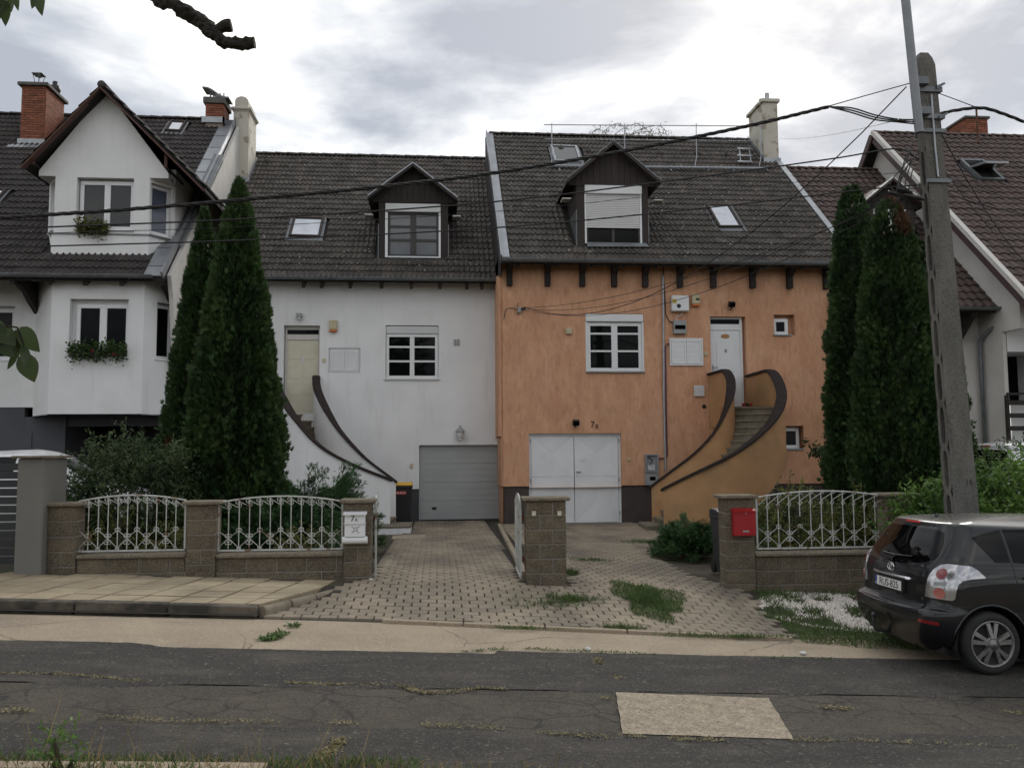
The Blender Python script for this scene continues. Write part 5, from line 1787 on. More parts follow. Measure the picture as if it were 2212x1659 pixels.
g = G(); g.obox(c4+rN*.12+rT*hh*.1+tl*hh*.25-tn*.0, U_*(hw-.1), tl*(hh*.85-.08), tn*.036); g.obj('pane', m_glass_s, sk)
# brick chimney behind the ridge
cy = 28.2
s0, s1 = PY(2052, 260, cy).x, PY(2133, 260, cy).x
zt_ = PY(2100, 257, cy).z
g = G(); g.box(s0+.012+.6, s1-.012, cy+.012, cy+1.6, 10.5, zt_); bc = g.obj('brick_chimney', m_mortar, Hr)
bricks(bc, s0+.6, s1, cy, cy+1.6, 11.2, zt_, m_brick, faces='fl')
g = G(); g.cbox(s0+.52, s1+.07, cy-.07, cy+1.7, zt_+.002, zt_+.09, .015); g.obj('chimney_cap', m_conc_cap, bc)
# ================================================================== things on the roofs and walls
def text_mesh(s, size, depth=0.0, name='lettering'):
    cu = bpy.data.curves.new(name, 'FONT')
    cu.body = s
    cu.size = size
    cu.align_x = 'CENTER'
    cu.align_y = 'CENTER'
    cu.extrude = depth
    cu.resolution_u = 3
    o = bpy.data.objects.new(name, cu)
    COL.objects.link(o)
    dg = bpy.context.evaluated_depsgraph_get()
    me = bpy.data.meshes.new_from_object(o.evaluated_get(dg))
    bpy.data.objects.remove(o)
    bpy.data.curves.remove(cu)
    return me


def lettering(s, fr, u, z, w, size, m, parent, sx=1.0, name='lettering'):
    me = text_mesh(s, size, .002, name)
    M = Matrix(((fr.U.x*sx, 0, fr.N.x, 0), (fr.U.y*sx, 0, fr.N.y, 0), (fr.U.z*sx, 1, fr.N.z, 0), (0, 0, 0, 1)))
    M.translation = fr.P(u, z, w)
    return put(name, me, m, parent, M)


def wall_box(name, fr, px, w0, w1, m, label, cat, bevel=.01, group=None):
    a, b, c, d = fr.rect(*px)
    g = G(); fr.box(g, a, b, c, d, w0, w1)
    t = thing(name, label, cat, fr.P((a+b)/2, c, w0), group)
    g.obj('housing', m, t, bevel=bevel)
    return t, (a, b, c, d)


# roof walkway, hand rail and step on the orange house
t = thing('roof_safety_rail', 'galvanised hand rail along the ridge of the orange house roof', 'railing', o_p0+Vector((6, 5.5, 5)))
ry = 27.55
for (y0, y1, xa, xb) in ((270, 273, 1175, 1643), (301, 305, 1177, 1640)):
    g = G(); g.tube([PY(xa, y0, ry), PY(xb, y1, ry)], .016, 8); g.obj('rail', m_galv, t)
for xp in (1192, 1349, 1504, 1643):
    top = PY(xp, 269, ry); p1 = PY(xp+1, 338, ry)
    bt_ = PP(xp-3, 360, o_p0+oN*.06, oN)
    g = G(); g.tube([top+Vector((0, 0, .03)), PY(xp, 300, ry), p1, bt_], .015, 8); g.obj('post', m_galv, t)
t = thing('roof_walkway', 'galvanised grating walkway across the orange house roof on short brackets', 'walkway', o_p0+Vector((6, 4.5, 4.2)))
wa, wb = PP(1190, 357, o_p0+oN*.16, oN), PP(1660, 363, o_p0+oN*.16, oN)
g = G()
for k in range(6):
    o_ = Vector((0, .24*k/5, 0))
    g.bar(wa+o_, wb+o_, .012, .035)
n_ = 60
for k in range(n_):
    p_ = wa.lerp(wb, k/(n_-1)); g.bar(p_, p_+Vector((0, .24, 0)), .012, .012)
tag(g.obj('grating', m_galv, t), kind='stuff')
for xq in (1208, 1272, 1448, 1529, 1582, 1655):
    p_ = PP(xq, 366, o_p0+oN*.05, oN)
    g = G(); g.bar(p_+oN*.02-oT*.16, p_+oN*.02+oT*.05, .05, .012, oN); g.bar(p_+oN*.02, p_+oN*.14, .05, .012, (1, 0, 0)); g.obj('bracket', m_galv, t)
t = thing('roof_step', 'small galvanised step ladder beside the peeling chimney on the orange roof', 'roof step', PP(1607, 350, o_p0, oN))
for (xa, ya, xb, yb) in ((1597, 320, 1600, 352), (1618, 320, 1622, 352)):
    g = G(); g.bar(PP(xa, ya, o_p0+oN*.1, oN), PP(xb, yb, o_p0+oN*.1, oN), .04, .03, oN); g.obj('stile', m_galv, t)
for yk in (321, 336, 349):
    g = G(); p_, q_ = PP(1593, yk, o_p0+oN*.13, oN), PP(1625, yk+1, o_p0+oN*.13, oN); g.bar(p_, q_, .10, .02, oN); g.obj('tread', m_galv, t)

# pipes and boxes on the orange wall
def pipe(name, fr, pts, w, r, m, label, cat='pipe'):
    g = G(); P_ = [fr.P(*fr.at(x_, y_, w), w) for x_, y_ in pts]
    g.tube(P_, r, 8)
    return tag(g.obj(name, m, None, auto=50), label, cat)


pipe('conduit', fo, [(1432, 596), (1433, 700), (1434, 850), (1438, 1017)], .045, .028, m_galv, 'grey vertical cable conduit on the orange wall left of the louvred shutters')
pipe('conduit', fo, [(1446, 743), (1441, 743), (1437.5, 750), (1439, 860), (1441, 985), (1438, 990), (1421, 990)], .035, .018, m_purple, 'thin purple conduit bending down to the grey meter cabinet', 'pipe')
pipe('downpipe', fo, [(1793, 640), (1798, 660), (1803, 960), (1804, 1040)], .09, .05, m_zinc, 'zinc downpipe at the right corner of the orange house', 'pipe')
pipe('cable', fo, [(1433, 575), (1433, 592), (1436, 640), (1438, 680), (1446, 694), (1453, 697)], .05, .014, m_cable, 'black cable looping from the eave to the small distribution box', 'cable')
t, r_ = wall_box('inverter', fo, (1448, 640, 1485.5, 674.5), .01, .16, m_pvc, 'white rounded inverter box with dark display on the orange wall', 'inverter', .035)
g = G(); u_, z_ = fo.at(1466.5, 661, .16); g.lathe([(0, 0), (.06, 0), (.055, .012), (0, .014)], fo.P(u_, z_, .16), (0, -1, 0), 14); g.obj('display', m_black, t)
g = G(); u_, z_ = fo.at(1457, 650.5, .16); fo.box(g, u_-.06, u_+.06, z_-.06, z_+.06, .16, .163); g.obj('warning_sticker', mat('yellow_sticker', (.55, .42, .06), rough=.5), t)
lettering('!', fo, u_, z_, .164, .1, m_letter, t)
t, r_ = wall_box('distribution_box', fo, (1453, 693, 1480, 722), .01, .12, m_greybox, 'small grey distribution box with window below the white inverter', 'electrical box', .012)
g = G(); fo.box(g, r_[0]+.03, r_[1]-.03, r_[2]+.12, r_[3]-.14, .12, .126); g.obj('cover', m_glass, t)
g = G(); g.tube([fo.P(r_[0]+.25, r_[3]+.21, .06), fo.P(r_[0]+.24, r_[3]+.14, .06), fo.P(r_[0]+.1, r_[3]+.1, .06), fo.P(r_[0]+.1, r_[3], .06)], .013, 6); g.obj('feed_cable', m_pvc_g, t)
t, r_ = wall_box('alarm_siren', fo, (1493, 637, 1510, 658), .01, .11, m_beige, 'beige alarm siren with orange base right of the white inverter', 'alarm', .015)
g = G(); fo.box(g, r_[0], r_[1], r_[2]-.06, r_[2]-.001, .01, .10); g.obj('beacon', m_orange_p, t, bevel=.015)
g = G(); fo.box(g, r_[0]+.1, r_[1]-.02, r_[2]+.1, r_[2]+.16, .11, .112); g.obj('sticker', m_black, t)
for (px, lab) in (((1569, 654, 1585, 668), 'dark floodlight above the white front door of the orange house'), ((1236, 909, 1249, 921), 'dark floodlight above the white garage door beside the house number')):
    a, b, c, d = fo.rect(*px)
    t = thing('floodlight', lab, 'lamp', fo.P((a+b)/2, c, 0), 'floodlights')
    g = G(); g.obox(fo.P((a+b)/2, (c+d)/2+.02, .14), (.09, 0, 0), Vector((0, -.05, -.025)), Vector((0, -.03, .065))); g.obj('lamp_head', m_anth, t, bevel=.012)
    g = G(); g.obox(fo.P((a+b)/2, (c+d)/2+.0, .195), (.075, 0, 0), Vector((0, -.006, -.003)), Vector((0, -.027, .055))); g.obj('lamp_glass', m_glass, t)
    g = G(); g.bar(fo.P((a+b)/2, c-.01, 0), fo.P((a+b)/2, c-.01, .12), .03, .03); g.bar(fo.P((a+b)/2, c-.02, .12), fo.P((a+b)/2, c+.06, .13), .03, .02); g.obj('arm', m_anth, t)
t, r_ = wall_box('junction_box', fo, (1498.5, 833, 1521, 857), .005, .06, m_pvc_g, 'square white junction box on the orange wall beside the steps', 'junction box', .02)
t, r_ = wall_box('junction_box', fo, (1117.5, 665.5, 1125, 676.5), .005, .08, m_greybox, 'tiny grey junction box by the wire anchor high on the orange wall', 'junction box', .01)
t, r_ = wall_box('wall_vent', fo, (1221.5, 709, 1235, 722.5), .005, .08, m_beige, 'small beige vent cover left of the orange house window', 'vent', .02)
t, r_ = wall_box('doorbell', fo, (1521, 759.5, 1528.5, 768.5), .003, .03, m_beige, 'small cream doorbell between the louvred shutters and white front door', 'doorbell', .008)
t, r_ = wall_box('doorbell', fo, (1354.5, 988, 1360, 995.5), .003, .04, m_beige, 'tiny beige switch right of the white garage door', 'switch', .008)
g = G(); u_, z_ = fo.at(1521, 878.5); g.lathe([(.065, .002), (.06, .006), (.03, .004), (0, .002)], fo.P(u_, z_, 0), (0, -1, 0), 11); tag(g.obj('wall_hole', m_black), 'ragged dark hole in the orange wall beside the steps', 'hole')
t = thing('meter_cabinet', 'grey open electricity meter cabinet at the foot of the orange house steps', 'meter cabinet', fo.P(fo.at(1406, 1047)[0], 1.05, 0))
for px, nm in (((1392, 981, 1420, 1020), 'upper_box'), ((1392, 1022, 1420, 1047), 'lower_box')):
    a, b, c, d = fo.rect(*px)
    g = G(); fo.box(g, a, b, c, d, .005, .05); fo.box(g, a, a+.03, c, d, .05, .13); fo.box(g, b-.03, b, c, d, .05, .13); fo.box(g, a+.03, b-.03, d-.03, d, .05, .13); fo.box(g, a+.03, b-.03, c, c+.03, .05, .13)
    o = g.obj(nm, m_greybox, t)
    if nm == 'upper_box':
        h = G(); fo.box(h, a+.07, b-.1, c+.06, c+.2, .05, .10); h.obj('meter', m_pvc_g, o)
        h = G(); h.tube([fo.P(a+.1, d-.08, .08), fo.P(a+.2, d-.17, .1), fo.P(a+.12, d-.28, .09), fo.P(a+.22, c+.12, .09)], .014, 6); h.obj('loose_cable', m_cable, o)
    else:
        h = G(); fo.box(h, a+.03, b-.03, c+.03, d-.03, .05, .12); h.obj('lid', m_greybox, o)
        h = G(); fo.box(h, a+.12, b-.08, c+.12, d-.09, .12, .124); h.obj('window', m_glass, o)
t = thing('house_number', 'dark metal house number 7B above the white garage door', 'house number', fo.P(fo.at(1284, 920)[0], 2.55, 0))
u_, z_ = fo.at(1280, 917.5); lettering('7', fo, u_, z_, .012, .24, m_letter, t)
u_, z_ = fo.at(1289, 921.5); lettering('B', fo, u_, z_, .012, .155, m_letter, t)
# shoes on the landing
for k, (xs_, mm) in enumerate(((1607, m_red), (1614, m_black), (1622, m_red))):
    p_ = PY(xs_, 878, 22.5)
    g = G(); n_ = 10
    pts = [(p_.x+.05*math.cos(2*math.pi*q/n_)*(1 if math.cos(2*math.pi*q/n_) > 0 else .8), p_.y+.13*math.sin(2*math.pi*q/n_)) for q in range(n_)]
    g.prism([(x_, y_, 3.09) for x_, y_ in pts], (0, 0, .05)); g.prism([(p_.x+(x_-p_.x)*.8, max(y_, p_.y-.02), 3.1) for x_, y_ in pts], (0, 0, .10))
    tag(g.obj('shoe', mm, None, bevel=.01), ['red shoe nearest the white door on the landing', 'black shoe between two red ones on the landing', 'red shoe by the right parapet on the landing'][k], 'shoe', 'shoes on the landing')

# things on the white wall
t = thing('wall_lamp', 'small grey lamp above the cream front door', 'lamp', fw_.P(fw_.at(647, 690)[0], 5.7, 0))
a, b, c, d = fw_.rect(641.5, 678, 653.5, 695)
g = G(); fw_.box(g, a, b, c+.11, d, .01, .15); g.obj('lamp_head', m_greybox, t, bevel=.012)
g = G(); g.lathe([(0, -.09), (.045, -.07), (.05, -.02), (.03, .02)], fw_.P((a+b)/2, c+.10, .1), n=12); g.obj('bulb', m_pvc_g, t, smooth=True)
t, r_ = wall_box('alarm_siren', fw_, (712, 692.5, 728.5, 713), .01, .11, m_beige, 'beige alarm siren with orange base right of the cream front door', 'alarm', .015)
g = G(); fw_.box(g, r_[0], r_[1], r_[2]-.06, r_[2]-.001, .01, .10); g.obj('beacon', m_orange_p, t, bevel=.015)
t, r_ = wall_box('doorbell', fw_, (696.5, 774.5, 703.5, 782.5), .003, .03, m_beige, 'small cream doorbell between the cream door and white shutters', 'doorbell', .008)
t = thing('wall_plate', 'small two-part silver plate on the white wall right of the window', 'plate', fw_.P(fw_.at(986, 745)[0], 4.9, 0))
for px in ((980, 733.5, 986, 746.5), (987, 733.5, 993, 746.5)):
    a, b, c, d = fw_.rect(*px); g = G(); fw_.box(g, a, b, c, d, .002, .02); g.obj('plate', m_greybox, t)
t = thing('wall_lantern', 'ornate grey lantern on the white wall above the grey garage door', 'lamp', fw_.P(fw_.at(994, 946)[0], 2.3, 0))
u_, z_ = fw_.at(994, 933, .18)
g = G(); g.lathe([(.0, .20), (.02, .19), (.03, .14), (.13, .03), (.14, .0), (.11, -.01)], fw_.P(u_, z_, .16), n=10); g.obj('lamp_hood', m_greybox, t, auto=50)
g = G(); g.lathe([(.10, -.012), (.11, -.06), (.07, -.17), (.04, -.18), (.06, -.21), (.05, -.24), (0, -.26)], fw_.P(u_, z_, .16), n=10); g.obj('lamp_glass', m_pvc_g, t, auto=50)
g = G(); g.bar(fw_.P(u_, z_-.15, 0), fw_.P(u_, z_-.15, .12), .04, .06); g.obj('arm', m_greybox, t)
t, r_ = wall_box('key_switch', fw_, (886.5, 1001, 892, 1010), .003, .05, m_beige, 'small beige key switch left of the grey garage door', 'switch', .008)

# wheelie bins
def bin_(x, y, w, dp, h, m_b, m_l, label, txt=None):
    z = gz(x, y)+.03
    t = thing('wheelie_bin', label, 'bin', (x, y, z))
    g = G()
    V = []
    for (k, zz) in ((.78, 0.02), (.86, .5), (1.0, h-.12), (1.06, h-.11), (1.06, h-.05)):
        V += [(x-w/2*k, y-dp/2*k, z+zz), (x+w/2*k, y-dp/2*k, z+zz), (x+w/2*k, y+dp/2, z+zz), (x-w/2*k, y+dp/2, z+zz)]
    g.add(V, [(0, 1, 2, 3), (16, 17, 18, 19)]+[(4*i+q, 4*i+(q+1) % 4, 4*i+4+(q+1) % 4, 4*i+4+q) for i in range(4) for q in range(4)])
    g.obj('bin_body', m_b, t, bevel=.015)
    g = G(); n_ = 8
    pts = [(y-dp/2*1.1, z+h-.049), (y-dp/2*1.1, z+h-.02), (y-dp*.2, z+h+.02), (y+dp*.3, z+h+.035), (y+dp*.5, z+h), (y+dp*.5, z+h-.049)]
    g.prism([(x-w/2*1.07, yy, zz) for yy, zz in pts], (w*1.07, 0, 0)); g.obj('lid', m_l, t, bevel=.012)
    g = G(); g.tube([(x-w*.4, y+dp/2+.05, z+h-.08), (x+w*.4, y+dp/2+.05, z+h-.08)], .016, 8); g.obj('handle', m_b, t)
    for s in (-1, 1):
        g = G(); g.tube([(x+s*w*.36, y+dp/2-.02, z+.10), (x+s*w*.45, y+dp/2-.02, z+.10)], .10, 14); g.obj('wheel', m_black, t)
    return t, z


bp = PY(872, 1100, 23.2)
t, z_ = bin_(bp.x, 23.2, .44, .52, 1.09, m_black, m_yellow, 'black wheelie bin with yellow lid beside the grey garage door')
fb = FY(23.2-.52/2)
u_, zz = fb.at(866.5, 1064.5); g = G(); fb.box(g, u_-.13, u_+.13, zz-.043, zz+.043, -.004, .008); g.obj('sticker', mat('red_sticker', (.45, .03, .025), rough=.5), t)
lettering('SULO', fb, u_, zz, .009, .075, m_pvc, t, 1.3)
bp = PY(1556, 1120, 13.6)
bin_(bp.x+.12, 13.6, .42, .5, 1.0, m_anth, m_anth, 'dark grey wheelie bin behind the right gate pier')

# ================================================================== garden walls of aggregate block
FYn = 12.05   # front of the garden walls
blk = {}


def block(parent, x0, x1, y0, y1, z0, z1):
    key = (round(x1-x0, 3), round(y1-y0, 3), round(z1-z0, 3))
    if key not in blk:
        g = G(); g.cbox(-key[0]/2+.007, key[0]/2-.007, -key[1]/2, key[1]/2, -key[2]/2+.007, key[2]/2-.007, .007)
        blk[key] = g.mesh('block'); blk[key].materials.append(m_block)
    put('block', blk[key], None, parent, Matrix.Translation(((x0+x1)/2, (y0+y1)/2+random.uniform(-.003, .003), (z0+z1)/2)))


CAPZ = 1.235


def pier(parent, x0, x1, y0, y1, cap=.05):
    g = G(); g.box(x0+.012, x1-.012, y0+.012, y1-.012, -.5, CAPZ-.002); core = g.obj('mortar_core', m_joint, parent)
    z = CAPZ
    k = 0
    while z > gz((x0+x1)/2, y0)-.05:
        if x1-x0 > .5:
            s = x0+(x1-x0)*(.34 if k % 2 else .66)
            block(parent, x0, s, y0, y1, z-.2, z); block(parent, s, x1, y0, y1, z-.2, z)
        elif k in (3,):
            s = (x0+x1)/2
            block(parent, x0, s, y0, y1, z-.2, z); block(parent, s, x1, y0, y1, z-.2, z)
        else:
            block(parent, x0, x1, y0, y1, z-.2, z)
        z -= .2
        k += 1
    g = G(); g.cbox(x0-.05, x1+.05, y0-.05, y1+.05, CAPZ, CAPZ+cap, .012); g.obj('coping_slab', m_block_cap, parent)


def base_wall(parent, x0, x1, y0, y1, ztop, seed=0):
    g = G(); g.box(x0, x1, y0+.012, y1-.012, -.5, ztop-.05); g.obj('mortar_core', m_joint, parent)
    g = G(); g.cbox(x0+.002, x1-.002, y0-.04, y1+.04, ztop-.05, ztop, .012); g.obj('coping_slab', m_block_cap, parent)
    z = ztop-.05
    k = 0
    while z > gz(x1, y0)-.05:
        L_ = .40
        x = x0-(L_/2 if k % 2 else 0)
        while x < x1-.01:
            a, b = max(x, x0), min(x+L_, x1)
            if b-a > .03:
                block(parent, a, b, y0, y1, z-.2, z)
            x += L_
        z -= .2
        k += 1


px_ = lambda x, y=1150: PY(x, y, FYn).x
Wl = thing('garden_wall', 'brown aggregate block wall with three piers in front of the left garden', 'garden wall', (-3, 12.15, .3))
p0 = (px_(101), px_(165)); p1 = (px_(401), px_(467)); p2 = (px_(741), px_(803, 1180))
for p_ in (p0, p1, p2):
    pier(Wl, p_[0], p_[1], FYn, FYn+.30)
base_wall(Wl, p0[1]+.001, p1[0]-.001, FYn+.03, FYn+.26, .585)
base_wall(Wl, p1[1]+.001, p2[0]-.001, FYn+.03, FYn+.26, .565)
Wm = thing('gate_pier', 'free-standing brown block pier between the two driveways', 'gate pier', (1.5, 12.2, 0))
p3 = (px_(1137), px_(1224))
pier(Wm, p3[0], p3[1], FYn, FYn+.38)
Wr = thing('garden_wall', 'brown aggregate block wall with two piers behind the dark car', 'garden wall', (5.5, 12.2, -.1))
p4 = (px_(1566), px_(1631)); p5 = (px_(1917), px_(1990))
for p_ in (p4, p5):
    pier(Wr, p_[0], p_[1], FYn, FYn+.30)
base_wall(Wr, p4[1]+.001, p5[0]-.001, FYn+.03, FYn+.26, .46)
base_wall(Wr, p5[1]+.001, 9.5, FYn+.03, FYn+.26, .46)
for k, xx in enumerate((1153, 1208)):
    fq = FY(FYn)
    u_, z_ = fq.at(xx, 1109)
    t = thing('doorbell', ['cream bell push on the left of the middle gate pier', 'cream bell push on the right of the middle gate pier'][k], 'doorbell', fq.P(u_, z_, 0), 'bell pushes on the pier')
    g = G(); fq.box(g, u_-.03, u_+.03, z_-.035, z_+.035, .002, .025); g.obj('housing', m_beige, t, bevel=.006)
    g = G(); fq.box(g, u_-.02, u_+.02, z_-.02, z_+.01, .025, .032); g.obj('button', m_pvc_g, t)
# rendered gate post and slatted gate on the far left
gp0, gp1 = PY(33, 1120, 11.9).x, PY(92, 1120, 11.9).x
zt_ = PY(60, 990, 11.9).z
t = thing('gate_post', 'grey beige rendered gate post with flat cap at the left edge', 'gate post', (gp0+.2, 12.2, .4))
g = G(); g.box(gp0, gp1, 11.9, 12.62, 0.1, zt_); g.obj('shaft', m_post, t, bevel=.02)
g = G(); g.cbox(gp0-.06, gp1+.05, 11.84, 12.68, zt_+.002, zt_+.035, .008); g.obj('cap', m_block_cap, t)
t = thing('slatted_gate', 'black horizontal slat gate beside the grey post', 'gate', (gp0-1, 12.3, .4))
g = G(); g.box(gp0-.09, gp0-.03, 12.28, 12.34, .42, 1.82); g.box(gp0-3.2, gp0-3.14, 12.28, 12.34, .42, 1.82); g.obj('gate_frame', m_anth, t)
for k in range(12):
    z0 = .46+k*.114
    g = G(); g.box(gp0-3.14, gp0-.09, 12.29, 12.32, z0, z0+.098); g.obj('slat', m_anth, t)

# ------------------------------------------------------------------ wrought iron panels
def spiral(r0, r1, turns, n=14):
    return [((r0+(r1-r0)*k/(n-1))*math.cos(2*math.pi*turns*k/(n-1)), (r0+(r1-r0)*k/(n-1))*math.sin(2*math.pi*turns*k/(n-1))) for k in range(n)]


scr_me = None


def scroll_mesh():
    global scr_me
    if scr_me is None:
        s = spiral(.034, .010, 1.15)
        s = [(x-s[0][0], y-s[0][1]) for x, y in s]
        g = G(); g.tube([(x, 0, y) for x, y in s], (.0048), 5)
        scr_me = g.mesh('scroll', True); scr_me.materials.append(m_iron)
    return scr_me


def iron_panel(name, label, cat, O, U, W, H, arch, nbars, mirror=False, missing=()):
    """scrolled fence panel standing on O, running along U"""
    O, U = Vector(O), Vector(U).normalized()
    t = thing(name, label, cat, O, None)
    Z = Vector((0, 0, 1))
    top = lambda s: H+arch*(1-(2*s/W-1)**2)
    P = lambda s, z: O+U*s+Z*z
    B = .0088
    g = G()
    g.bar(P(0, 0), P(W, 0), .022, .022); g.obj('bottom_rail', m_iron, t)
    g = G(); g.bar(P(0, .012), P(0, H), .026, .026); g.obj('end_post', m_iron, t)
    g = G(); g.bar(P(W, .012), P(W, H), .026, .026); g.obj('end_post', m_iron, t)
    n_ = 20
    g = G(); g.tube([P(W*k/n_, top(W*k/n_)) for k in range(n_+1)], .0125, 6); g.obj('top_rail', m_iron, t)
    st = W/(nbars+1)
    sc = scroll_mesh()

    def scroll(s, z, ang, flip):
        M = Matrix(((U.x, -U.y, 0, 0), (U.y, U.x, 0, 0), (0, 0, 1, 0), (0, 0, 0, 1)))
        M = M @ Matrix.Rotation(ang, 4, 'Y')
        if flip:
            M = M @ Matrix.Scale(-1, 4, (1, 0, 0))
        M.translation = P(s, z)
        put('scroll', sc, None, t, M)
    for k in range(nbars+2):
        s = k*st
        if 0 < k <= nbars:
            zlo = .02 if k not in missing else H*.62
            g = G(); g.bar(P(s, zlo), P(s, top(s)-.012), B*1.2, B*1.2); g.obj('bar', m_iron, t)
        # slanting brace under the top rail ending in a curl
        if k <= nbars:
            s0, s1 = (s, s+st) if not mirror else (s+st, s)
            za, zb = top(s0)-.03, top(s1)-.03-st*.62
            g = G(); g.bar(P(s0, za), P(s1, zb), B*.8, B*.8); g.obj('brace', m_iron, t)
            scroll(s1+(-.004 if not mirror else .004), zb, math.pi*.55, mirror)
            scroll(s0+(.006 if not mirror else -.006), za-.0, -.4, mirror)
        h1, h2 = .46*H, .26*H
        if k % 2 == 0:
            if 0 <= k <= nbars+1:
                if k <= nbars+.5:
                    scroll(s+.02, h1-.01, -.6, False)
                if k > 0:
                    scroll(s-.02, h1-.01, .6, True)
        elif k <= nbars:
            for dx in (-1, 1):
                se = s+dx*st
                if -.01 <= se <= W+.01:
                    g = G(); g.bar(P(s, h2), P(se, h1-.03), B*.8, B*.8); g.obj('brace', m_iron, t)
                    g = G(); g.bar(P(s, h2), P(se, .035), B*.8, B*.8); g.obj('brace', m_iron, t)
                    scroll(se-dx*.03, .035, math.pi*.5*(1 if dx > 0 else -1)*.4, dx > 0)
                scroll(s+dx*.012, h2+.03, -.2*dx, dx < 0)
                scroll(s+dx*.012, h2-.03, -.2*dx+math.pi*.5*dx, dx > 0)
    return t


FYi = FYn+.13
pz = lambda x, y: PY(x, y, FYi)
a, b = pz(168, 1190), pz(399, 1190)
iron_panel('fence_panel', 'white scrolled iron fence panel between the first two left piers', 'fence panel', (a.x, FYi, .625), (1, 0, 0), b.x-a.x, pz(168, 1082).z-.63, .075, 10)
a, b = pz(470, 1190), pz(739, 1190)
iron_panel('fence_panel', 'rusty white scrolled iron fence panel left of the white letterbox', 'fence panel', (a.x, FYi, .605), (1, 0, 0), b.x-a.x, pz(739, 1082).z-.61, .08, 11)
a, b = pz(1636, 1183), pz(1916, 1183)
iron_panel('fence_panel', 'white scrolled iron fence panel right of the red letterbox with one broken bar', 'fence panel', (a.x, FYi, .51), (1, 0, 0), b.x-a.x, pz(1636, 1074).z-.515, .085, 11, mirror=True, missing=(4,))
# two gate leaves folded back into the drive
gl1 = iron_panel('gate_leaf', 'white iron gate leaf swung open beside the middle pier', 'gate', (p3[0]-.06, FYn+.2, .14), (.035, 1, .0), 1.25, 1.06, .10, 7)
gl2 = iron_panel('gate_leaf', 'rusty iron gate leaf swung open behind the pier with the white letterbox', 'gate', (p2[1]+.045, FYn+.16, .16), (-.073, 1, 0), 1.2, 1.04, .10, 7)
for (xx, zz, pr_) in ((p3[0]-.03, .42, gl1), (p3[0]-.03, 1.0, gl1), (p2[1]+.025, .5, gl2), (p2[1]+.025, 1.02, gl2)):
    g = G(); g.tube([(xx, FYn+.17, zz-.04), (xx, FYn+.17, zz+.04)], .018, 8)
    g.obj('hinge', m_rust, pr_)

# ------------------------------------------------------------------ letterboxes
fq = FY(FYn)
a, b, c, d = fq.rect(746, 1109, 790, 1158)
t = thing('letterbox', 'white letterbox marked 7A with newspaper tube on the left gate pier', 'letterbox', fq.P((a+b)/2, c-.1, 0))
g = G(); fq.box(g, a, b, c, d, .004, .11); g.obj('box_body', m_pvc, t, bevel=.006)
g = G(); g.prism([fq.P(a-.02, d+.03, .003), fq.P(a-.02, d+.005, .15), fq.P(a-.02, d-.012, .15), fq.P(a-.02, d+.0, .003)], (b-a+.04, 0, 0)); g.obj('lid', m_pvc, t)
zf = fq.at(768, 1130)[1]
g = G(); fq.box(g, a-.012, b+.012, zf-.006, zf+.008, .11, .124); g.obj('flap_edge', m_pvc_g, t)
for uu in (a-.005, b-.012):
    g = G(); fq.box(g, uu, uu+.017, zf-.012, zf+.014, .124, .132); g.obj('flap_hinge', m_pvc_g, t)
n_ = 14
zt_ = fq.at(768, 1165.5)[1]
g = G(); rr_ = .05
ringo = [(rr_*math.cos(2*math.pi*k/n_), rr_*math.sin(2*math.pi*k/n_)) for k in range(n_)]
V = [(x_, FYn-.06+q[0]*k_, zt_+q[1]*k_) for x_ in (a-.03, b+.03) for k_ in (1, .9) for q in ringo]
F = []
for k in range(n_):
    k2 = (k+1) % n_
    F += [(k, k2, 2*n_+k2, 2*n_+k), (n_+k, n_+k2, 3*n_+k2, 3*n_+k), (k, k2, n_+k2, n_+k), (2*n_+k, 2*n_+k2, 3*n_+k2, 3*n_+k)]
g.add(V, F); g.obj('newspaper_tube', m_pvc, t, auto=40)
u_, z_ = fq.at(761.5, 1120.5, .11); lettering('7', fq, u_, z_, .112, .125, m_letter, t)
u_, z_ = fq.at(769.5, 1123.5, .11); lettering('A', fq, u_, z_, .112, .065, m_letter, t)
u_, z_ = fq.at(768, 1144.5, .11)
g = G(); g.tube([fq.P(u_+.022*math.cos(2*math.pi*k/12), z_+.012+.022*math.sin(2*math.pi*k/12), .112) for k in range(13)], .005, 5)
for (dx, dz_) in ((-.055, .035), (.055, .04), (-.05, -.05), (.05, -.055)):
    g.tube([fq.P(u_+dx*.3, z_+.012+dz_*.3, .112), fq.P(u_+dx, z_+.012+dz_, .112)], .006, 5)
g.obj('posthorn_emblem', m_greybox, t)
a, b, c, d = fq.rect(1580, 1098, 1627, 1156)
t = thing('letterbox', 'red metal letterbox on the right gate pier', 'letterbox', fq.P((a+b)/2, c, 0))
g = G(); fq.box(g, a, b, c, d-.03, .004, .10); g.obj('box_body', m_red, t, bevel=.006)
g = G(); g.prism([fq.P(a-.004, d+.006, .004), fq.P(a-.004, d-.025, .115), fq.P(a-.004, d-.06, .112), fq.P(a-.004, d-.03, .004)], (b-a+.008, 0, 0)); g.obj('lid', m_red, t)
g = G(); u_, z_ = fq.at(1606, 1146); fq.box(g, u_-.045, u_+.045, z_-.012, z_+.012, .1, .104); g.obj('name_slot', m_greybox, t)
g = G(); u_, z_ = fq.at(1605, 1108); g.lathe([(.009, 0), (.008, .008), (0, .008)], fq.P(u_, z_, .113), (0, -1, 0), 10); g.obj('lock', m_galv, t)

# slab over a manhole beside the steps, small stones
p_ = Vector((-.62, 19.6, gz(-.62, 19.6)+.05))
g = G(); g.cbox(-1.0, -.25, 19.2, 19.95, p_.z-.06, p_.z, .015); tag(g.obj('cover_slab', m_strip), 'square concrete cover slab on the drive near the white steps', 'cover slab')

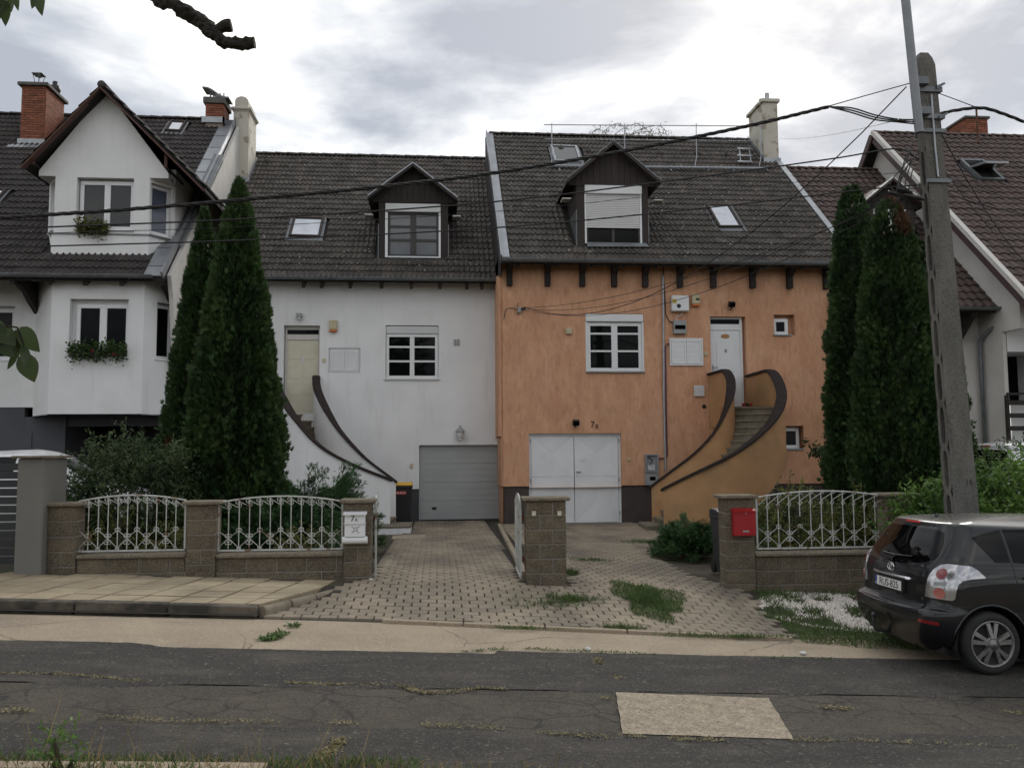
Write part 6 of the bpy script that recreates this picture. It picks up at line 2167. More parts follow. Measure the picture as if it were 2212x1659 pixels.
# ================================================================== concrete pole and its gear
UY = 11.0
pb0, pb1 = Vector((7.02, UY, -.4)), Vector((6.71, UY, 7.38))
t = thing('utility_pole', 'weathered concrete utility pole with oval slots and clamped cables behind the dark car', 'utility pole', (7.02, UY, -.2))


def pole_at(z):
    k = (z-pb0.z)/(pb1.z-pb0.z)
    return pb0.lerp(pb1, k), .188-.072*k, .118-.033*k   # centre, half width, half depth


g = G()
zs = [-.4, 7.2, 7.3, 7.38]
V = []
for i, z in enumerate(zs):
    c_, hw, hd = pole_at(z)
    kx = (1, 1, .8, .5)[i]
    V += [c_+Vector((-hw*kx, -hd*kx, 0)), c_+Vector((hw*kx, -hd*kx, 0)), c_+Vector((hw*kx, hd*kx, 0)), c_+Vector((-hw*kx, hd*kx, 0))]
F = [(0, 1, 2, 3), (12, 13, 14, 15)]
for i in range(3):
    for q in range(4):
        if i == 0 and q == 3:
            continue   # slotted face follows
        F.append((4*i+q, 4*i+(q+1) % 4, 4*i+4+(q+1) % 4, 4*i+4+q))
g.add(V, F)
# slotted left face, cell by cell
PITCH_ = .585
zc0 = -.4
cells = []
z = -.4
while z < 7.19:
    z2 = min(z+PITCH_, 7.2)
    cells.append((z, z2, z2-z > .5 and z > .3 and z < 6.0))
    z = z2
for (za, zb, hole) in cells:
    def LP(s, zz, dep=0.0):
        c_, hw, hd = pole_at(zz)
        return c_+Vector((-hw+dep, hd*s, 0))
    if not hole:
        g.add([LP(1, za), LP(-1, za), LP(-1, zb), LP(1, zb)], [(0, 1, 2, 3)])
        continue
    N_ = 16
    zm, hz_ = (za+zb)/2, (zb-za)/2
    rs, rh = .42, .42*(zb-za)
    outer, inner, deep = [], [], []
    for k in range(N_):
        an = 2*math.pi*(k+.5)/N_
        cx_, sx_ = math.cos(an), math.sin(an)
        m_ = max(abs(cx_), abs(sx_))
        outer.append(LP(cx_/m_, zm+sx_/m_*hz_))
        q_ = (abs(cx_)**4+abs(sx_)**4)**.25
        s_, z__ = cx_/q_*rs, zm+sx_/q_*rh
        inner.append(LP(s_, z__)); deep.append(LP(s_*.9, zm+(z__-zm)*.96, .10))
    corners = [LP(-1, za), LP(1, za), LP(1, zb), LP(-1, zb)]
    g.add(outer+inner+deep, [(k, (k+1) % N_, N_+(k+1) % N_, N_+k) for k in range(N_)]+[(N_+k, N_+(k+1) % N_, 2*N_+(k+1) % N_, 2*N_+k) for k in range(N_)]+[tuple(range(2*N_, 3*N_))])
    for k, c_ in ((1, corners[2]), (5, corners[3]), (9, corners[0]), (13, corners[1])):
        pass
    # fill the four corner triangles
    for cnr in corners:
        ds = sorted(range(N_), key=lambda i: (outer[i]-cnr).length)[:2]
        g.add([cnr, outer[ds[0]], outer[ds[1]]], [(0, 1, 2)])
g.obj('shaft', m_pole, t)
c_, hw, hd = pole_at(1.45)
fpole = Frame((0, c_.y-hd-.001, 0), (1, 0, 0), (0, -1, 0))
lettering('14', fpole, c_.x+.06, 1.47, .002, .13, mat('faded_black_stencil', (.045, .043, .04), rough=.9), t, .8)
for (z, wd) in ((6.83, .07), (6.45, .06), (6.25, .05), (5.55, .05)):
    c_, hw, hd = pole_at(z)
    g = G(); g.box(c_.x-hw-.03, c_.x+hw+.05, UY-hd-.03, UY-hd-.005, z-wd/2, z+wd/2); g.box(c_.x-hw-.03, c_.x+hw+.05, UY+hd+.005, UY+hd+.03, z-wd/2, z+wd/2)
    g.box(c_.x+hw+.02, c_.x+hw+.045, UY-hd-.0049, UY+hd+.0049, z-wd/2, z+wd/2)
    g.obj('clamp_band', m_zinc_d, t)
for (z, s) in ((6.92, -1), (6.50, -1)):
    c_, hw, hd = pole_at(z)
    g = G(); g.box(c_.x-hw-.11, c_.x-hw+.05, UY-hd-.13, UY-hd-.032, z-.06, z+.04); g.obj('channel_bracket', m_zinc_d, t)
    g = G(); g.prism([(c_.x+hw-.04, UY-hd-.034, z-.10), (c_.x+hw+.09, UY-hd-.034, z-.02), (c_.x+hw+.07, UY-hd-.034, z+.0), (c_.x+hw-.04, UY-hd-.034, z-.05)], (0, -.02, 0)); g.obj('hook', m_zinc_d, t)
g = G(); c_, hw, hd = pole_at(6.1); g.tube([(c_.x-.02, UY-hd-.02, 6.75), (c_.x+.0, UY-hd-.02, 6.0), (c_.x+.02, UY-hd-.025, 5.6)], .014, 6); g.obj('earth_strip', m_galv, t)
# climbing cable loops and splice boxes at the lower clamp
ca = PY(1968, 415, UY-.2)
for k in range(7):
    rr = random.Random(k+40)
    a_ = PY(1975+rr.uniform(-12, 6), 330+rr.uniform(-25, 45), UY-.2)
    b_ = PY(1962+rr.uniform(-35, 22), 415+rr.uniform(-14, 25), UY-.22)
    m1 = a_.lerp(b_, .5)+Vector((rr.uniform(-.25, .05), rr.uniform(-.1, .05), rr.uniform(-.25, .1)))
    g = G(); g.tube(catmull([a_, m1, b_], 8), .008, 5); g.obj('cable_loop', m_cable, t, smooth=True)
for (x_, y_, l) in ((1955, 412, .22), (1930, 418, .16), (1968, 425, .2), (1985, 428, .16), (1948, 262, .12)):
    p_ = PY(x_, y_, UY-.24)
    g = G(); g.lathe([(0, -l/2), (.025, -l/2+.01), (.03, 0), (.022, l/2-.01), (0, l/2)], p_, (1, 0, -.25), 8); g.obj('cable_clamp', m_black, t, smooth=True)
# lamp mast
mt_ = thing('steel_mast', 'grey steel mast tube rising out of the picture beside the concrete pole', 'mast', PY(1986, 287, UY-.28))
a_, b_ = PY(1986, 287, UY-.28), PY(1956, 0, UY-.28)
g = G(); g.tube([a_, b_, b_+(b_-a_)*.8], .058, 16); g.obj('tube', m_steel, mt_, auto=50)
# overhead cables
def cable(name, px, Y, r, label, n=10, twist=False, ext=True, cat='cable'):
    pts = [PY(x_, y_, Y if not callable(Y) else Y(x_)) for x_, y_ in px]
    if ext:
        d_ = (pts[0]-pts[1])
        pts = [pts[0]+d_*5+Vector((0, 0, .3)), pts[0]+d_*2]+pts
    c_ = catmull(pts, n)
    g = G()
    if twist:
        t_ = thing(name, label, cat, c_[-1])
        fine = []
        for a_, b_ in zip(c_, c_[1:]):
            m_ = max(1, int((b_-a_).length/.05))
            fine += [a_.lerp(b_, q/m_) for q in range(m_)]
        fine.append(c_[-1])
        for k in range(3):
            h = G(); L_ = 0; P_ = []
            for i, p in enumerate(fine):
                if i:
                    L_ += (p-fine[i-1]).length
                an = 2*math.pi*(L_/.45+k/3)
                P_.append(p+Vector((0, math.cos(an), math.sin(an)))*r*.55)
            h.tube(P_, r*.6, 5); h.obj('strand', m_cable, t_, smooth=True)
        return t_
    g.tube(c_, r, 6)
    return tag(g.obj(name, m_cable, None, smooth=True), label, cat)


cable('overhead_cable', [(0, 471), (270, 453), (530, 431), (800, 406), (1060, 375), (1330, 330), (1600, 276), (1790, 231)], 11.0, .024, 'thick twisted overhead cable, the topmost long one crossing the facades', twist=True)
cable('overhead_cable', [(0, 495), (530, 473), (1060, 437), (1500, 384), (1800, 343), (1935, 322), (1985, 345)], 11.0, .0105, 'second highest long overhead cable crossing the roofs')
cable('overhead_cable', [(0, 535), (530, 519), (1060, 493), (1500, 452), (1850, 412), (1980, 400)], 11.0, .0095, 'lowest of the long overhead cables crossing the dormers')
cable('overhead_cable', [(0, 507), (530, 490), (1060, 458), (1500, 415), (1960, 372)], 11.1, .004, 'very thin overhead wire between the two lower cables')
for k, (dy, nm) in enumerate(((-3, 'upper'), (2, 'middle'), (7, 'lower'))):
    cable('cable_strand', [(1790, 231), (1840, 237+dy), (1890, 252+dy), (1940, 260+dy*.6), (1985, 262+dy)], 11.0-.05*k, .010, nm+' strand splitting from the thick cable towards the pole', ext=False)
cable('messenger_wire', [(1790, 230), (1860, 210), (1935, 189), (1975, 178)], 10.95, .007, 'straight thin stay wire from the thick cable up to the pole', ext=False)
cable('overhead_cable', [(2018, 250), (2060, 240), (2115, 234), (2160, 244), (2260, 285), (2500, 395)], 10.95, .022, 'thick twisted cable leaving the pole to the right', twist=True, ext=False)
cable('messenger_wire', [(2008, 195), (2060, 214), (2118, 236)], 10.95, .006, 'thin stay wire right of the pole top', ext=False)
# service drops to the houses
anch = fo.P(*fo.at(1130, 668), .06)


def drop(name, a, b, sag, r, label, n=16):
    P_ = [a.lerp(b, k/n)-Vector((0, 0, sag*4*(k/n)*(1-k/n))) for k in range(n+1)]
    g = G(); g.tube(P_, r, 5)
    return tag(g.obj(name, m_cable, None, smooth=True), label, 'cable')


for k, (xa, ya, sg, xb, yb) in enumerate(((1958, 188, 1.25, 1131, 664), (1955, 412, .55, 1130, 668), (1962, 424, .70, 1133, 671), (1952, 428, .35, 1128, 666))):
    lab = ['service wire dropping steeply from the pole top to the orange wall', 'upper service wire from the pole clamp to the orange wall', 'lowest service wire from the pole clamp to the orange wall', 'taut service wire from the pole clamp to the orange wall'][k]
    drop('service_wire', PY(xa, ya, UY-.2), fo.P(*fo.at(xb, yb), .08), sg, .009 if k == 0 else .006, lab)
drop('service_wire', PY(1930, 262, UY-.1), PY(1684, 299, 26.5), .1, .004, 'thin wire from the pole to the white peeling chimney')
drop('service_wire', PY(2020, 265, UY), PY(2230, 580, 19.5), .25, .010, 'cable slanting down from the pole to the right house')
drop('service_wire', PY(2012, 330, UY), PY(2250, 600, 19.5), .2, .007, 'thin cable slanting down just left of the other on the red tiles')
drop('service_wire', PY(2015, 405, UY), PY(2330, 470, 11.5), .12, .009, 'level cable leaving the pole clamp to the right')
drop('service_wire', PY(2005, 370, UY), PY(2330, 450, 11.5), .10, .006, 'thin cable above the level one to the right of the pole')
t = thing('wire_anchor', 'small iron wire anchor on the orange wall where the service wires end', 'wire anchor', anch)
g = G(); g.bar(fo.P(*fo.at(1130, 668), 0), anch+Vector((0, -.04, 0)), .03, .03); g.bar(anch-Vector((.1, 0, 0)), anch+Vector((.06, 0, 0)), .02, .06); g.obj('anchor', m_anth, t)
g = G(); g.tube([fo.P(*fo.at(1118, 655), .05), fo.P(*fo.at(1118, 682), .05)], .008, 6); g.obj('pin', m_anth, t)
g = G(); g.tube(catmull([anch, fo.P(*fo.at(1118, 668), .05), fo.P(*fo.at(1105, 666), .03), fo.P(*fo.at(1093, 669), .02), fo.P(*fo.at(1088, 690), .01)], 6), .008, 5); g.obj('lead', m_cable, t)
# small roof aerial pole by the right chimney
g = G(); g.tube([PY(2109, 237, 25.5), PY(2112, 300, 25.5), PY(2113, 308, 25.4)], .03, 8); tag(g.obj('roof_post', m_rust), 'short rusty post standing on the red tiles under the cable', 'post')
# ================================================================== cars
def interp(tab, x):
    if x <= tab[0][0]:
        return tab[0][1]
    for (a, va), (b, vb) in zip(tab, tab[1:]):
        if x <= b:
            t = (x-a)/(b-a)
            return va+(vb-va)*t
    return tab[-1][1]


def smooth_tab(tab):
    """monotone-ish smooth resampling of a profile table"""
    pts = catmull([(a, b, 0) for a, b in tab], 8)
    out = []
    for p in pts:
        if not out or p.x > out[-1][0]+1e-5:
            out.append((p.x, p.y))
    return out


T_XR = smooth_tab([(.16, .20), (.22, .11), (.32, .035), (.44, .0), (.54, .0), (.575, .02), (.60, .085), (.70, .10), (.85, .105), (.95, .125), (1.0, .15), (1.1, .19), (1.2, .245), (1.3, .305), (1.37, .345), (1.405, .36), (1.425, .42), (1.445, .56), (1.47, .85), (1.495, 1.25), (1.515, 1.75)])
T_XF = smooth_tab([(.16, 4.1), (.25, 4.28), (.45, 4.33), (.6, 4.30), (.7, 4.18), (.78, 3.95), (.85, 3.6), (.9, 3.35), (1.0, 3.12), (1.15, 2.85), (1.3, 2.55), (1.4, 2.32), (1.445, 2.2), (1.48, 2.08), (1.515, 1.85)])
T_W = smooth_tab([(.16, .74), (.22, .80), (.32, .855), (.45, .878), (.6, .88), (.8, .877), (.95, .862), (1.05, .838), (1.2, .765), (1.3, .712), (1.37, .665), (1.405, .625), (1.43, .56), (1.46, .46), (1.49, .31), (1.515, .04)])
SEG = (14, 12, 60, 12, 10)


def outline(z):
    """near half of the car's plan at height z, rear centre to front centre, as (x, y>0) with fixed sample counts"""
    xr, xf, w = interp(T_XR, z), interp(T_XF, z), interp(T_W, z)
    rc = min(.30, w*.42, (xf-xr)*.2)
    rf = min(.55, w*.6, (xf-xr)*.25)
    bow = .10*min(1, w/.8)
    wr = w*.965
    P_ = []
    n0 = SEG[0]
    for k in range(n0):
        y = (wr-rc)*k/n0
        P_.append((xr+bow*(y/wr)**2, y))
    xc = xr+bow*((wr-rc)/wr)**2
    for k in range(SEG[1]):
        a = math.pi/2*k/SEG[1]
        P_.append((xc+rc*1.05*(1-math.cos(a)), wr-rc+rc*math.sin(a)))
    x0, x1 = xc+rc*1.05, xf-rf
    for k in range(SEG[2]):
        t = k/SEG[2]
        x = x0+(x1-x0)*t
        P_.append((x, wr+(w-wr)*math.sin(min(1, t*3)*math.pi/2)-.03*max(0, t-.7)/.3*min(1, w)))
    we = w-.03*min(1, w)
    for k in range(SEG[3]):
        a = math.pi/2*k/SEG[3]
        P_.append((xf-rf+rf*math.sin(a)*.9, we-rf*.8*(1-math.cos(a))))
    for k in range(SEG[4]+1):
        t = k/SEG[4]
        P_.append((xf-rf*.1+.1*rf*math.sin(t*math.pi/2), (we-rf*.8)*(1-t)))
    return P_


_oc = {}


def out_len(z):
    z = round(z, 4)
    if z not in _oc:
        o = outline(z)
        L_ = [0.0]
        for a, b in zip(o, o[1:]):
            L_.append(L_[-1]+math.hypot(b[0]-a[0], b[1]-a[1]))
        _oc[z] = (o, L_)
    return _oc[z]


def S(s, z):
    """car surface: s = distance round from the rear centre (+ near side, - far side)"""
    o, L_ = out_len(z)
    a = abs(s)
    import bisect
    i = min(max(bisect.bisect_right(L_, a)-1, 0), len(o)-2)
    t = (a-L_[i])/max(1e-9, L_[i+1]-L_[i])
    x, y = o[i][0]+(o[i+1][0]-o[i][0])*t, o[i][1]+(o[i+1][1]-o[i][1])*t
    return Vector((x, -y if s >= 0 else y, z))


def SN(s, z):
    e = .004
    a = S(s+e, z)-S(s-e, z)
    b = S(s, z+e)-S(s, z-e)
    n_ = a.cross(b)
    n_.normalize()
    p = S(s, z)
    c = Vector((min(max(p.x, 1.2), 2.0), 0, .6))
    return n_ if n_.dot(p-c) > 0 else -n_


def s_of_x(x, z):
    """distance along the near side at which the flank reaches x"""
    o, L_ = out_len(z)
    k0 = SEG[0]
    for i in range(k0, len(o)-1):
        if o[i+1][0] >= x:
            t = (x-o[i][0])/max(1e-9, o[i+1][0]-o[i][0])
            return L_[i]+(L_[i+1]-L_[i])*max(0, min(1, t))
    return L_[-1]


def patch(poly, off, name, m, parent, M, side=False, far=False, grid=.04, rim=.006, smooth_=True):
    """sheet following the body: poly in (s,z), or (x,z) when side"""
    bm = bmesh.new()
    vs = [bm.verts.new((p[0], p[1], 0)) for p in poly]
    bm.faces.new(vs)
    xs = [p[0] for p in poly]; zs_ = [p[1] for p in poly]
    for ax, lo, hi in ((0, min(xs), max(xs)), (1, min(zs_), max(zs_))):
        n_ = int((hi-lo)/grid)
        for k in range(1, n_+1):
            co = [0, 0, 0]; no = [0, 0, 0]
            co[ax] = lo+(hi-lo)*k/(n_+1); no[ax] = 1
            bmesh.ops.bisect_plane(bm, geom=bm.verts[:]+bm.edges[:]+bm.faces[:], plane_co=co, plane_no=no)
    bnd = [e for e in bm.edges if e.is_boundary]
    ret = bmesh.ops.extrude_edge_only(bm, edges=bnd)
    low = {v for v in ret['geom'] if isinstance(v, bmesh.types.BMVert)}
    for v in bm.verts:
        x, z = v.co.x, v.co.y
        s = s_of_x(x, z) if side else x
        if far:
            s = -s
        p = S(s, z)+SN(s, z)*(off-(rim if v in low else 0))
        v.co = p
    bmesh.ops.recalc_face_normals(bm, faces=bm.faces[:])
    me = bpy.data.meshes.new(name)
    bm.to_mesh(me); bm.free()
    me.polygons.foreach_set('use_smooth', [True]*len(me.polygons))
    try:
        me.set_sharp_from_angle(angle=R(35))
    except Exception:
        pass
    return put(name, me, m, parent, M)


def ribbon(pts, wd, off, name, m, parent, M, side=True, far=False):
    """thin seam or trim strip along points (x or s, z)"""
    c = catmull([(a, b, 0) for a, b in pts], 6)
    g = G()
    V = []
    for i, p in enumerate(c):
        d = (c[min(i+1, len(c)-1)]-c[max(i-1, 0)]).normalized()
        q = Vector((-d.y, d.x, 0))*wd/2
        for sg in (-1, 1):
            x, z = p.x+q.x*sg, p.y+q.y*sg
            s = s_of_x(x, z) if side else x
            if far:
                s = -s
            V.append(S(s, z)+SN(s, z)*off)
    g.add(V, [(2*i, 2*i+1, 2*i+3, 2*i+2) for i in range(len(c)-1)])
    return put(name, g.mesh(name, True), m, parent, M)


m_tyre = mat('tyre_rubber', (.014, .014, .015), (.02, .02, .02), scale=30, rough=.85)
m_rim = mat('silver_alloy', (.26, .255, .25), (.19, .185, .18), scale=20, rough=.4, metal=.6)
m_chrome = mat('chrome', (.75, .75, .77), rough=.12, metal=1.0)
m_lens = mat('clear_lamp_lens', (.42, .42, .44), (.36, .36, .38), scale=60, rough=.12, metal=.75, coat=1.0)
m_lensr = mat('red_lamp_lens', (.20, .008, .012), rough=.12, coat=1.0)
m_lenso = mat('pale_red_lamp_lens', (.42, .13, .11), rough=.15, coat=1.0)
m_cglass = mat('tinted_car_glass', (.002, .002, .0025), rough=.03, spec=.22)
m_plate = mat('number_plate', (.72, .72, .70), rough=.4)
m_blue = mat('plate_blue', (.02, .06, .30), rough=.4)
ARCH_R = .355
WHX = (.655, 3.30)
WHZ = .30


def wheel(parent, M, x, y, sgn):
    W = bpy.data.objects.new('wheel', None)
    COL.objects.link(W)
    W.parent = parent
    W.matrix_parent_inverse = WM[parent.name].inverted()
    MM = M @ Matrix.Translation((x, y, WHZ)) @ (Matrix.Identity(4) if sgn < 0 else Matrix.Rotation(math.pi, 4, 'Z'))
    W.matrix_basis = MM
    WM[W.name] = MM.copy()
    r = .30
    g = G(); g.lathe([(.205, -.03), (.215, -.005), (.25, .0), (.275, -.008), (.292, -.03), (r, -.05), (r, -.16), (.285, -.19), (.22, -.2), (.2, -.18)], (0, 0, 0), (0, -1, 0), 40)
    put('tyre', g.mesh('tyre', True), m_tyre, W, MM)
    g = G(); g.lathe([(.20, -.05), (.213, -.02), (.222, -.004), (.215, .002), (.203, -.004), (.196, -.03), (.19, -.09)], (0, 0, 0), (0, -1, 0), 40)
    rim = put('rim', g.mesh('rim', True), m_rim, W, MM)
    g = G(); g.lathe([(0, -.10), (.20, -.10), (.20, -.105), (0, -.105)], (0, 0, 0), (0, -1, 0), 24); put('brake_disc', g.mesh('brake_disc'), m_black, W, MM)
    for k in range(5):
        a = 2*math.pi*k/5+math.pi/2+.03
        g = G()
        for s in (-1, 1):
            a0, a1 = a+s*.17, a+s*.215
            d0 = Vector((math.cos(a0), 0, math.sin(a0))); d1 = Vector((math.cos(a1), 0, math.sin(a1)))
            t0, t1 = Vector((-d0.z, 0, d0.x)), Vector((-d1.z, 0, d1.x))
            V = []
            for (dd, tt, rr, wd, yy) in ((d0, t0, .055, .020, .008), (d1, t1, .205, .024, -.012)):
                V += [dd*rr-tt*wd+Vector((0, yy+.02, 0)), dd*rr+tt*wd+Vector((0, yy+.02, 0)), dd*rr+tt*wd*.7+Vector((0, -yy-.004, 0)), dd*rr-tt*wd*.7+Vector((0, -yy-.004, 0))]
            g.add(V, [(0, 1, 2, 3), (4, 5, 6, 7)]+[(q, (q+1) % 4, (q+1) % 4+4, q+4) for q in range(4)])
        put('spoke', g.mesh('spoke'), m_rim, W, MM)
        h = G(); an = a+math.pi/5; h.lathe([(.012, -.02), (.012, .004), (0, .006)], (.052*math.cos(an), -.002, .052*math.sin(an)), (0, -1, 0), 8); put('wheel_nut', h.mesh('wheel_nut'), m_anth, W, MM)
    g = G(); g.lathe([(.075, -.03), (.07, .004), (.03, .010), (.028, .016), (0, .018)], (0, 0, 0), (0, -1, 0), 20); put('hub', g.mesh('hub', True), m_rim, W, MM)
    return W


def car(name, label, paint, M, detail=True):
    loc = M.translation.copy()
    t = bpy.data.objects.new(name, None)
    COL.objects.link(t)
    t.location = loc
    WM[t.name] = Matrix.Translation(loc)
    tag(t, label, 'car')
    # body shell
    zl = [.16+(.54-.16)*k/12 for k in range(12)]+[.54, .555, .57, .582, .592, .60, .612, .63]+[.66+(1.36-.66)*k/22 for k in range(23)]+[1.38, 1.395, 1.405, 1.415, 1.425, 1.435, 1.447, 1.46, 1.475, 1.49, 1.505, 1.515]
    rows_ = [outline(z) for z in zl]
    n_ = len(rows_[0])
    bm = bmesh.new()
    grid_ = []
    for z, o in zip(zl, rows_):
        near = [bm.verts.new((p[0], -p[1], z)) for p in o]
        farv = [near[0]]+[bm.verts.new((p[0], p[1], z)) for p in o[1:-1]]+[near[-1]]
        grid_.append((near, farv))
    for i in range(len(zl)-1):
        for sd in (0, 1):
            A_, B_ = grid_[i][sd], grid_[i+1][sd]
            for k in range(n_-1):
                try:
                    bm.faces.new((A_[k], A_[k+1], B_[k+1], B_[k]))
                except ValueError:
                    pass
    top = grid_[-1]
    try:
        bm.faces.new(top[0]+top[1][-2:0:-1])
    except ValueError:
        pass
    # wheel arches: drop faces inside, pull the border to the circle
    bm.verts.ensure_lookup_table()

    def ins(v):
        for wx in WHX:
            if abs(v.co.y) > .45 and math.hypot(v.co.x-wx, v.co.z-WHZ) < ARCH_R:
                return wx
        return None
    kill = [f for f in bm.faces if all(ins(v) for v in f.verts) or (sum(1 for v in f.verts if ins(v)) >= 3)]
    bmesh.ops.delete(bm, geom=kill, context='FACES')
    for v in bm.verts:
        wx = ins(v)
        if wx and v.link_faces:
            d = Vector((v.co.x-wx, 0, v.co.z-WHZ)).normalized()
            v.co.x, v.co.z = wx+d.x*ARCH_R, max(.16, WHZ+d.z*ARCH_R)
    lone = [v for v in bm.verts if not v.link_faces]
    bmesh.ops.delete(bm, geom=lone, context='VERTS')
    bmesh.ops.recalc_face_normals(bm, faces=bm.faces[:])
    me = bpy.data.meshes.new('body'); bm.to_mesh(me); bm.free()
    me.polygons.foreach_set('use_smooth', [True]*len(me.polygons))
    try:
        me.set_sharp_from_angle(angle=R(38))
    except Exception:
        pass
    body = put('body', me, paint, t, M)
    # underside and arch liners
    g = G(); g.box(.25, 4.1, -.72, .72, .17, .30)
    put('underbody', g.mesh('underbody'), m_black, t, M)
    for wx in WHX:
        for sg in (-1, 1):
            g = G(); n2 = 18
            V = []
            for k in range(n2+1):
                a = math.pi*(-.14+1.28*k/n2)
                for yy in (.86, .52):
                    V.append((wx+math.cos(a)*(ARCH_R-.004), sg*yy*(1.0 if yy < .8 else 1.0), WHZ+math.sin(a)*(ARCH_R-.004)))
            g.add(V, [(2*k, 2*k+1, 2*k+3, 2*k+2) for k in range(n2)])
            inner = [V[2*k+1] for k in range(n2+1)]
            g.add(inner, [tuple(range(len(inner)))])
            put('arch_liner', g.mesh('arch_liner'), m_black, t, M)
            # lip
            g = G(); P_ = []
            for k in range(n2+1):
                a = math.pi*(-.06+1.12*k/n2)
                x, z = wx+math.cos(a)*(ARCH_R+.008), max(.17, WHZ+math.sin(a)*(ARCH_R+.008))
                s = s_of_x(x, z); p = S(s, z)
                P_.append(Vector((p.x, -p.y if sg > 0 else p.y, p.z)))
            g.tube(P_, .014, 6); put('arch_lip', g.mesh('arch_lip', True), paint, t, M)
            wheel(t, M, wx, sg*.875, sg)
    # glass
    patch([(-.46, 1.335), (0, 1.348), (.46, 1.335), (.535, 1.315), (.60, 1.21), (.63, 1.10), (.60, 1.055), (.45, 1.01), (.2, .972), (0, .966), (-.2, .972), (-.45, 1.01), (-.60, 1.055), (-.63, 1.10), (-.60, 1.21), (-.535, 1.315)], .004, 'rear_window', m_cglass, t, M)
    for fa in (False, True):
        patch([(.565, 1.29), (.70, 1.335), (.87, 1.372), (.87, 1.072), (.725, 1.068), (.66, 1.16)], .004, 'side_window', m_cglass, t, M, True, fa)
        patch([(.905, 1.376), (1.30, 1.392), (1.74, 1.392), (1.74, 1.055), (1.2, 1.064), (.905, 1.072)], .004, 'side_window', m_cglass, t, M, True, fa)
        patch([(1.82, 1.39), (2.15, 1.375), (2.35, 1.30), (2.72, 1.06), (2.72, 1.03), (1.82, 1.05)], .004, 'side_window', m_cglass, t, M, True, fa)
    L_ = out_len(1.1)[1][-1]
    g = G()
    V = []
    zz_ = [1.0+.36*k/8 for k in range(9)]
    for z in zz_:
        xf, w = interp(T_XF, z), interp(T_W, z)
        for k in range(13):
            y = (2*k/12-1)*w*.78
            L2 = out_len(z)[1][-1]
            s = L2-abs(y)
            p = S(s, z); V.append((p.x+.012, y, z))
    g.add(V, [(r_*13+k, r_*13+k+1, (r_+1)*13+k+1, (r_+1)*13+k) for r_ in range(8) for k in range(12)])
    put('windscreen', g.mesh('windscreen', True), m_cglass, t, M)
    # tail lamps
    for fa in (1, -1):
        sgn = lambda P_: [(fa*a, b) for a, b in P_]
        TL = [(.595, .695), (.605, .80), (.625, .90), (.655, .965), (.70, 1.015), (.76, 1.03), (.96, 1.022), (1.05, .985), (1.14, .93), (1.145, .918), (1.02, .905), (.94, .885), (.905, .85), (.89, .78), (.88, .71), (.86, .69)]
        lamp = patch(sgn(TL), .012, 'tail_light', m_lens, t, M, rim=.02)
        for (cs, cz, rr, mm) in ((.745, .93, .048, m_lensr), (.745, .748, .052, m_lenso)):
            patch(sgn([(cs+rr*math.cos(2*math.pi*k/16), cz+rr*math.sin(2*math.pi*k/16)*1.05) for k in range(16)]), .022, 'lamp_lens', mm, lamp, M, rim=.014)
        patch(sgn([(.69, .815), (.80, .822), (.81, .862), (.69, .85)]), .016, 'lamp_lens', m_greybox, lamp, M, rim=.006)
        if detail:
            patch(sgn([(.62, .455), (.83, .445), (.83, .478), (.63, .485)]), .004, 'reflector', m_lensr, t, M, rim=.006)
    patch([(-.14, 1.385), (.14, 1.385), (.13, 1.402), (-.13, 1.402)], .008, 'brake_light', mat('brake_light_red', (.45, .03, .02), rough=.3), t, M, rim=.012)
    if not detail:
        return t
    seam = m_black
    ribbon([(-.78, .605), (-.4, .59), (0, .585), (.4, .59), (.60, .60), (.90, .635), (1.05, .65)], .008, .002, 'bumper_seam', seam, t, M, side=False)
    ribbon([(.575, .615), (.585, .75), (.605, .90), (.64, 1.0), (.655, 1.1), (.645, 1.25), (.60, 1.35), (.555, 1.395)], .009, .0025, 'hatch_seam', seam, t, M, side=False)
    for fa in (False, True):
        ribbon([(.885, 1.385), (.885, 1.2), (.885, 1.07), (.91, .9), (.975, .72), (1.02, .6), (1.10, .45), (1.16, .30)], .008, .002, 'door_seam', seam, t, M, far=fa)
        ribbon([(1.78, 1.38), (1.78, .9), (1.79, .30)], .008, .002, 'door_seam', seam, t, M, far=fa)
        ribbon([(1.15, .26), (1.8, .245), (2.8, .26)], .008, .002, 'door_seam', seam, t, M, far=fa)
        for hx in (1.02, 1.92):
            sg = 1 if fa else -1
            s = s_of_x(hx, .93); p = S(s, .93)
            yb = abs(p.y)
            g = G(); g.obox((hx+.06, sg*(yb-.002), .922), (.065, 0, 0), (0, .008, 0), (0, 0, .03)); put('handle_cup', g.mesh('handle_cup'), m_black, t, M)
            g = G(); g.tube([(hx-.04, sg*(yb+.008), .932), (hx-.02, sg*(yb+.03), .934), (hx+.13, sg*(yb+.03), .934), (hx+.16, sg*(yb+.008), .932)], .010, 8); put('door_handle', g.mesh('door_handle', True), m_rim, t, M)
        sg = 1 if fa else -1
        g = G(); g.cbox(2.62, 2.80, min(sg*.84, sg*1.02), max(sg*.84, sg*1.02), 1.03, 1.17, .03); put('mirror', g.mesh('mirror'), paint, t, M)
    # bumper sill strip
    ribbon([(-.60, .588), (-.3, .58), (0, .578), (.3, .58), (.60, .588)], .05, .004, 'bumper_step', m_anth, t, M, side=False)
    # number plate, trim, emblem and script
    xr_p = interp(T_XR, .735)
    f_plate = Frame(M @ Vector((0, 0, 0)), (M.to_3x3() @ Vector((0, -1, 0))), (M.to_3x3() @ Vector((-1, 0, 0))))

    def rbox(name_, y0, y1, z0, z1, x0, x1, m, bevel=0.0, par=None):
        g = G(); g.cbox(x0, x1, y0, y1, z0, z1, min(.004, abs(x1-x0)*.4)); return put(name_, g.mesh(name_), m, par or t, M)
    xp = .088
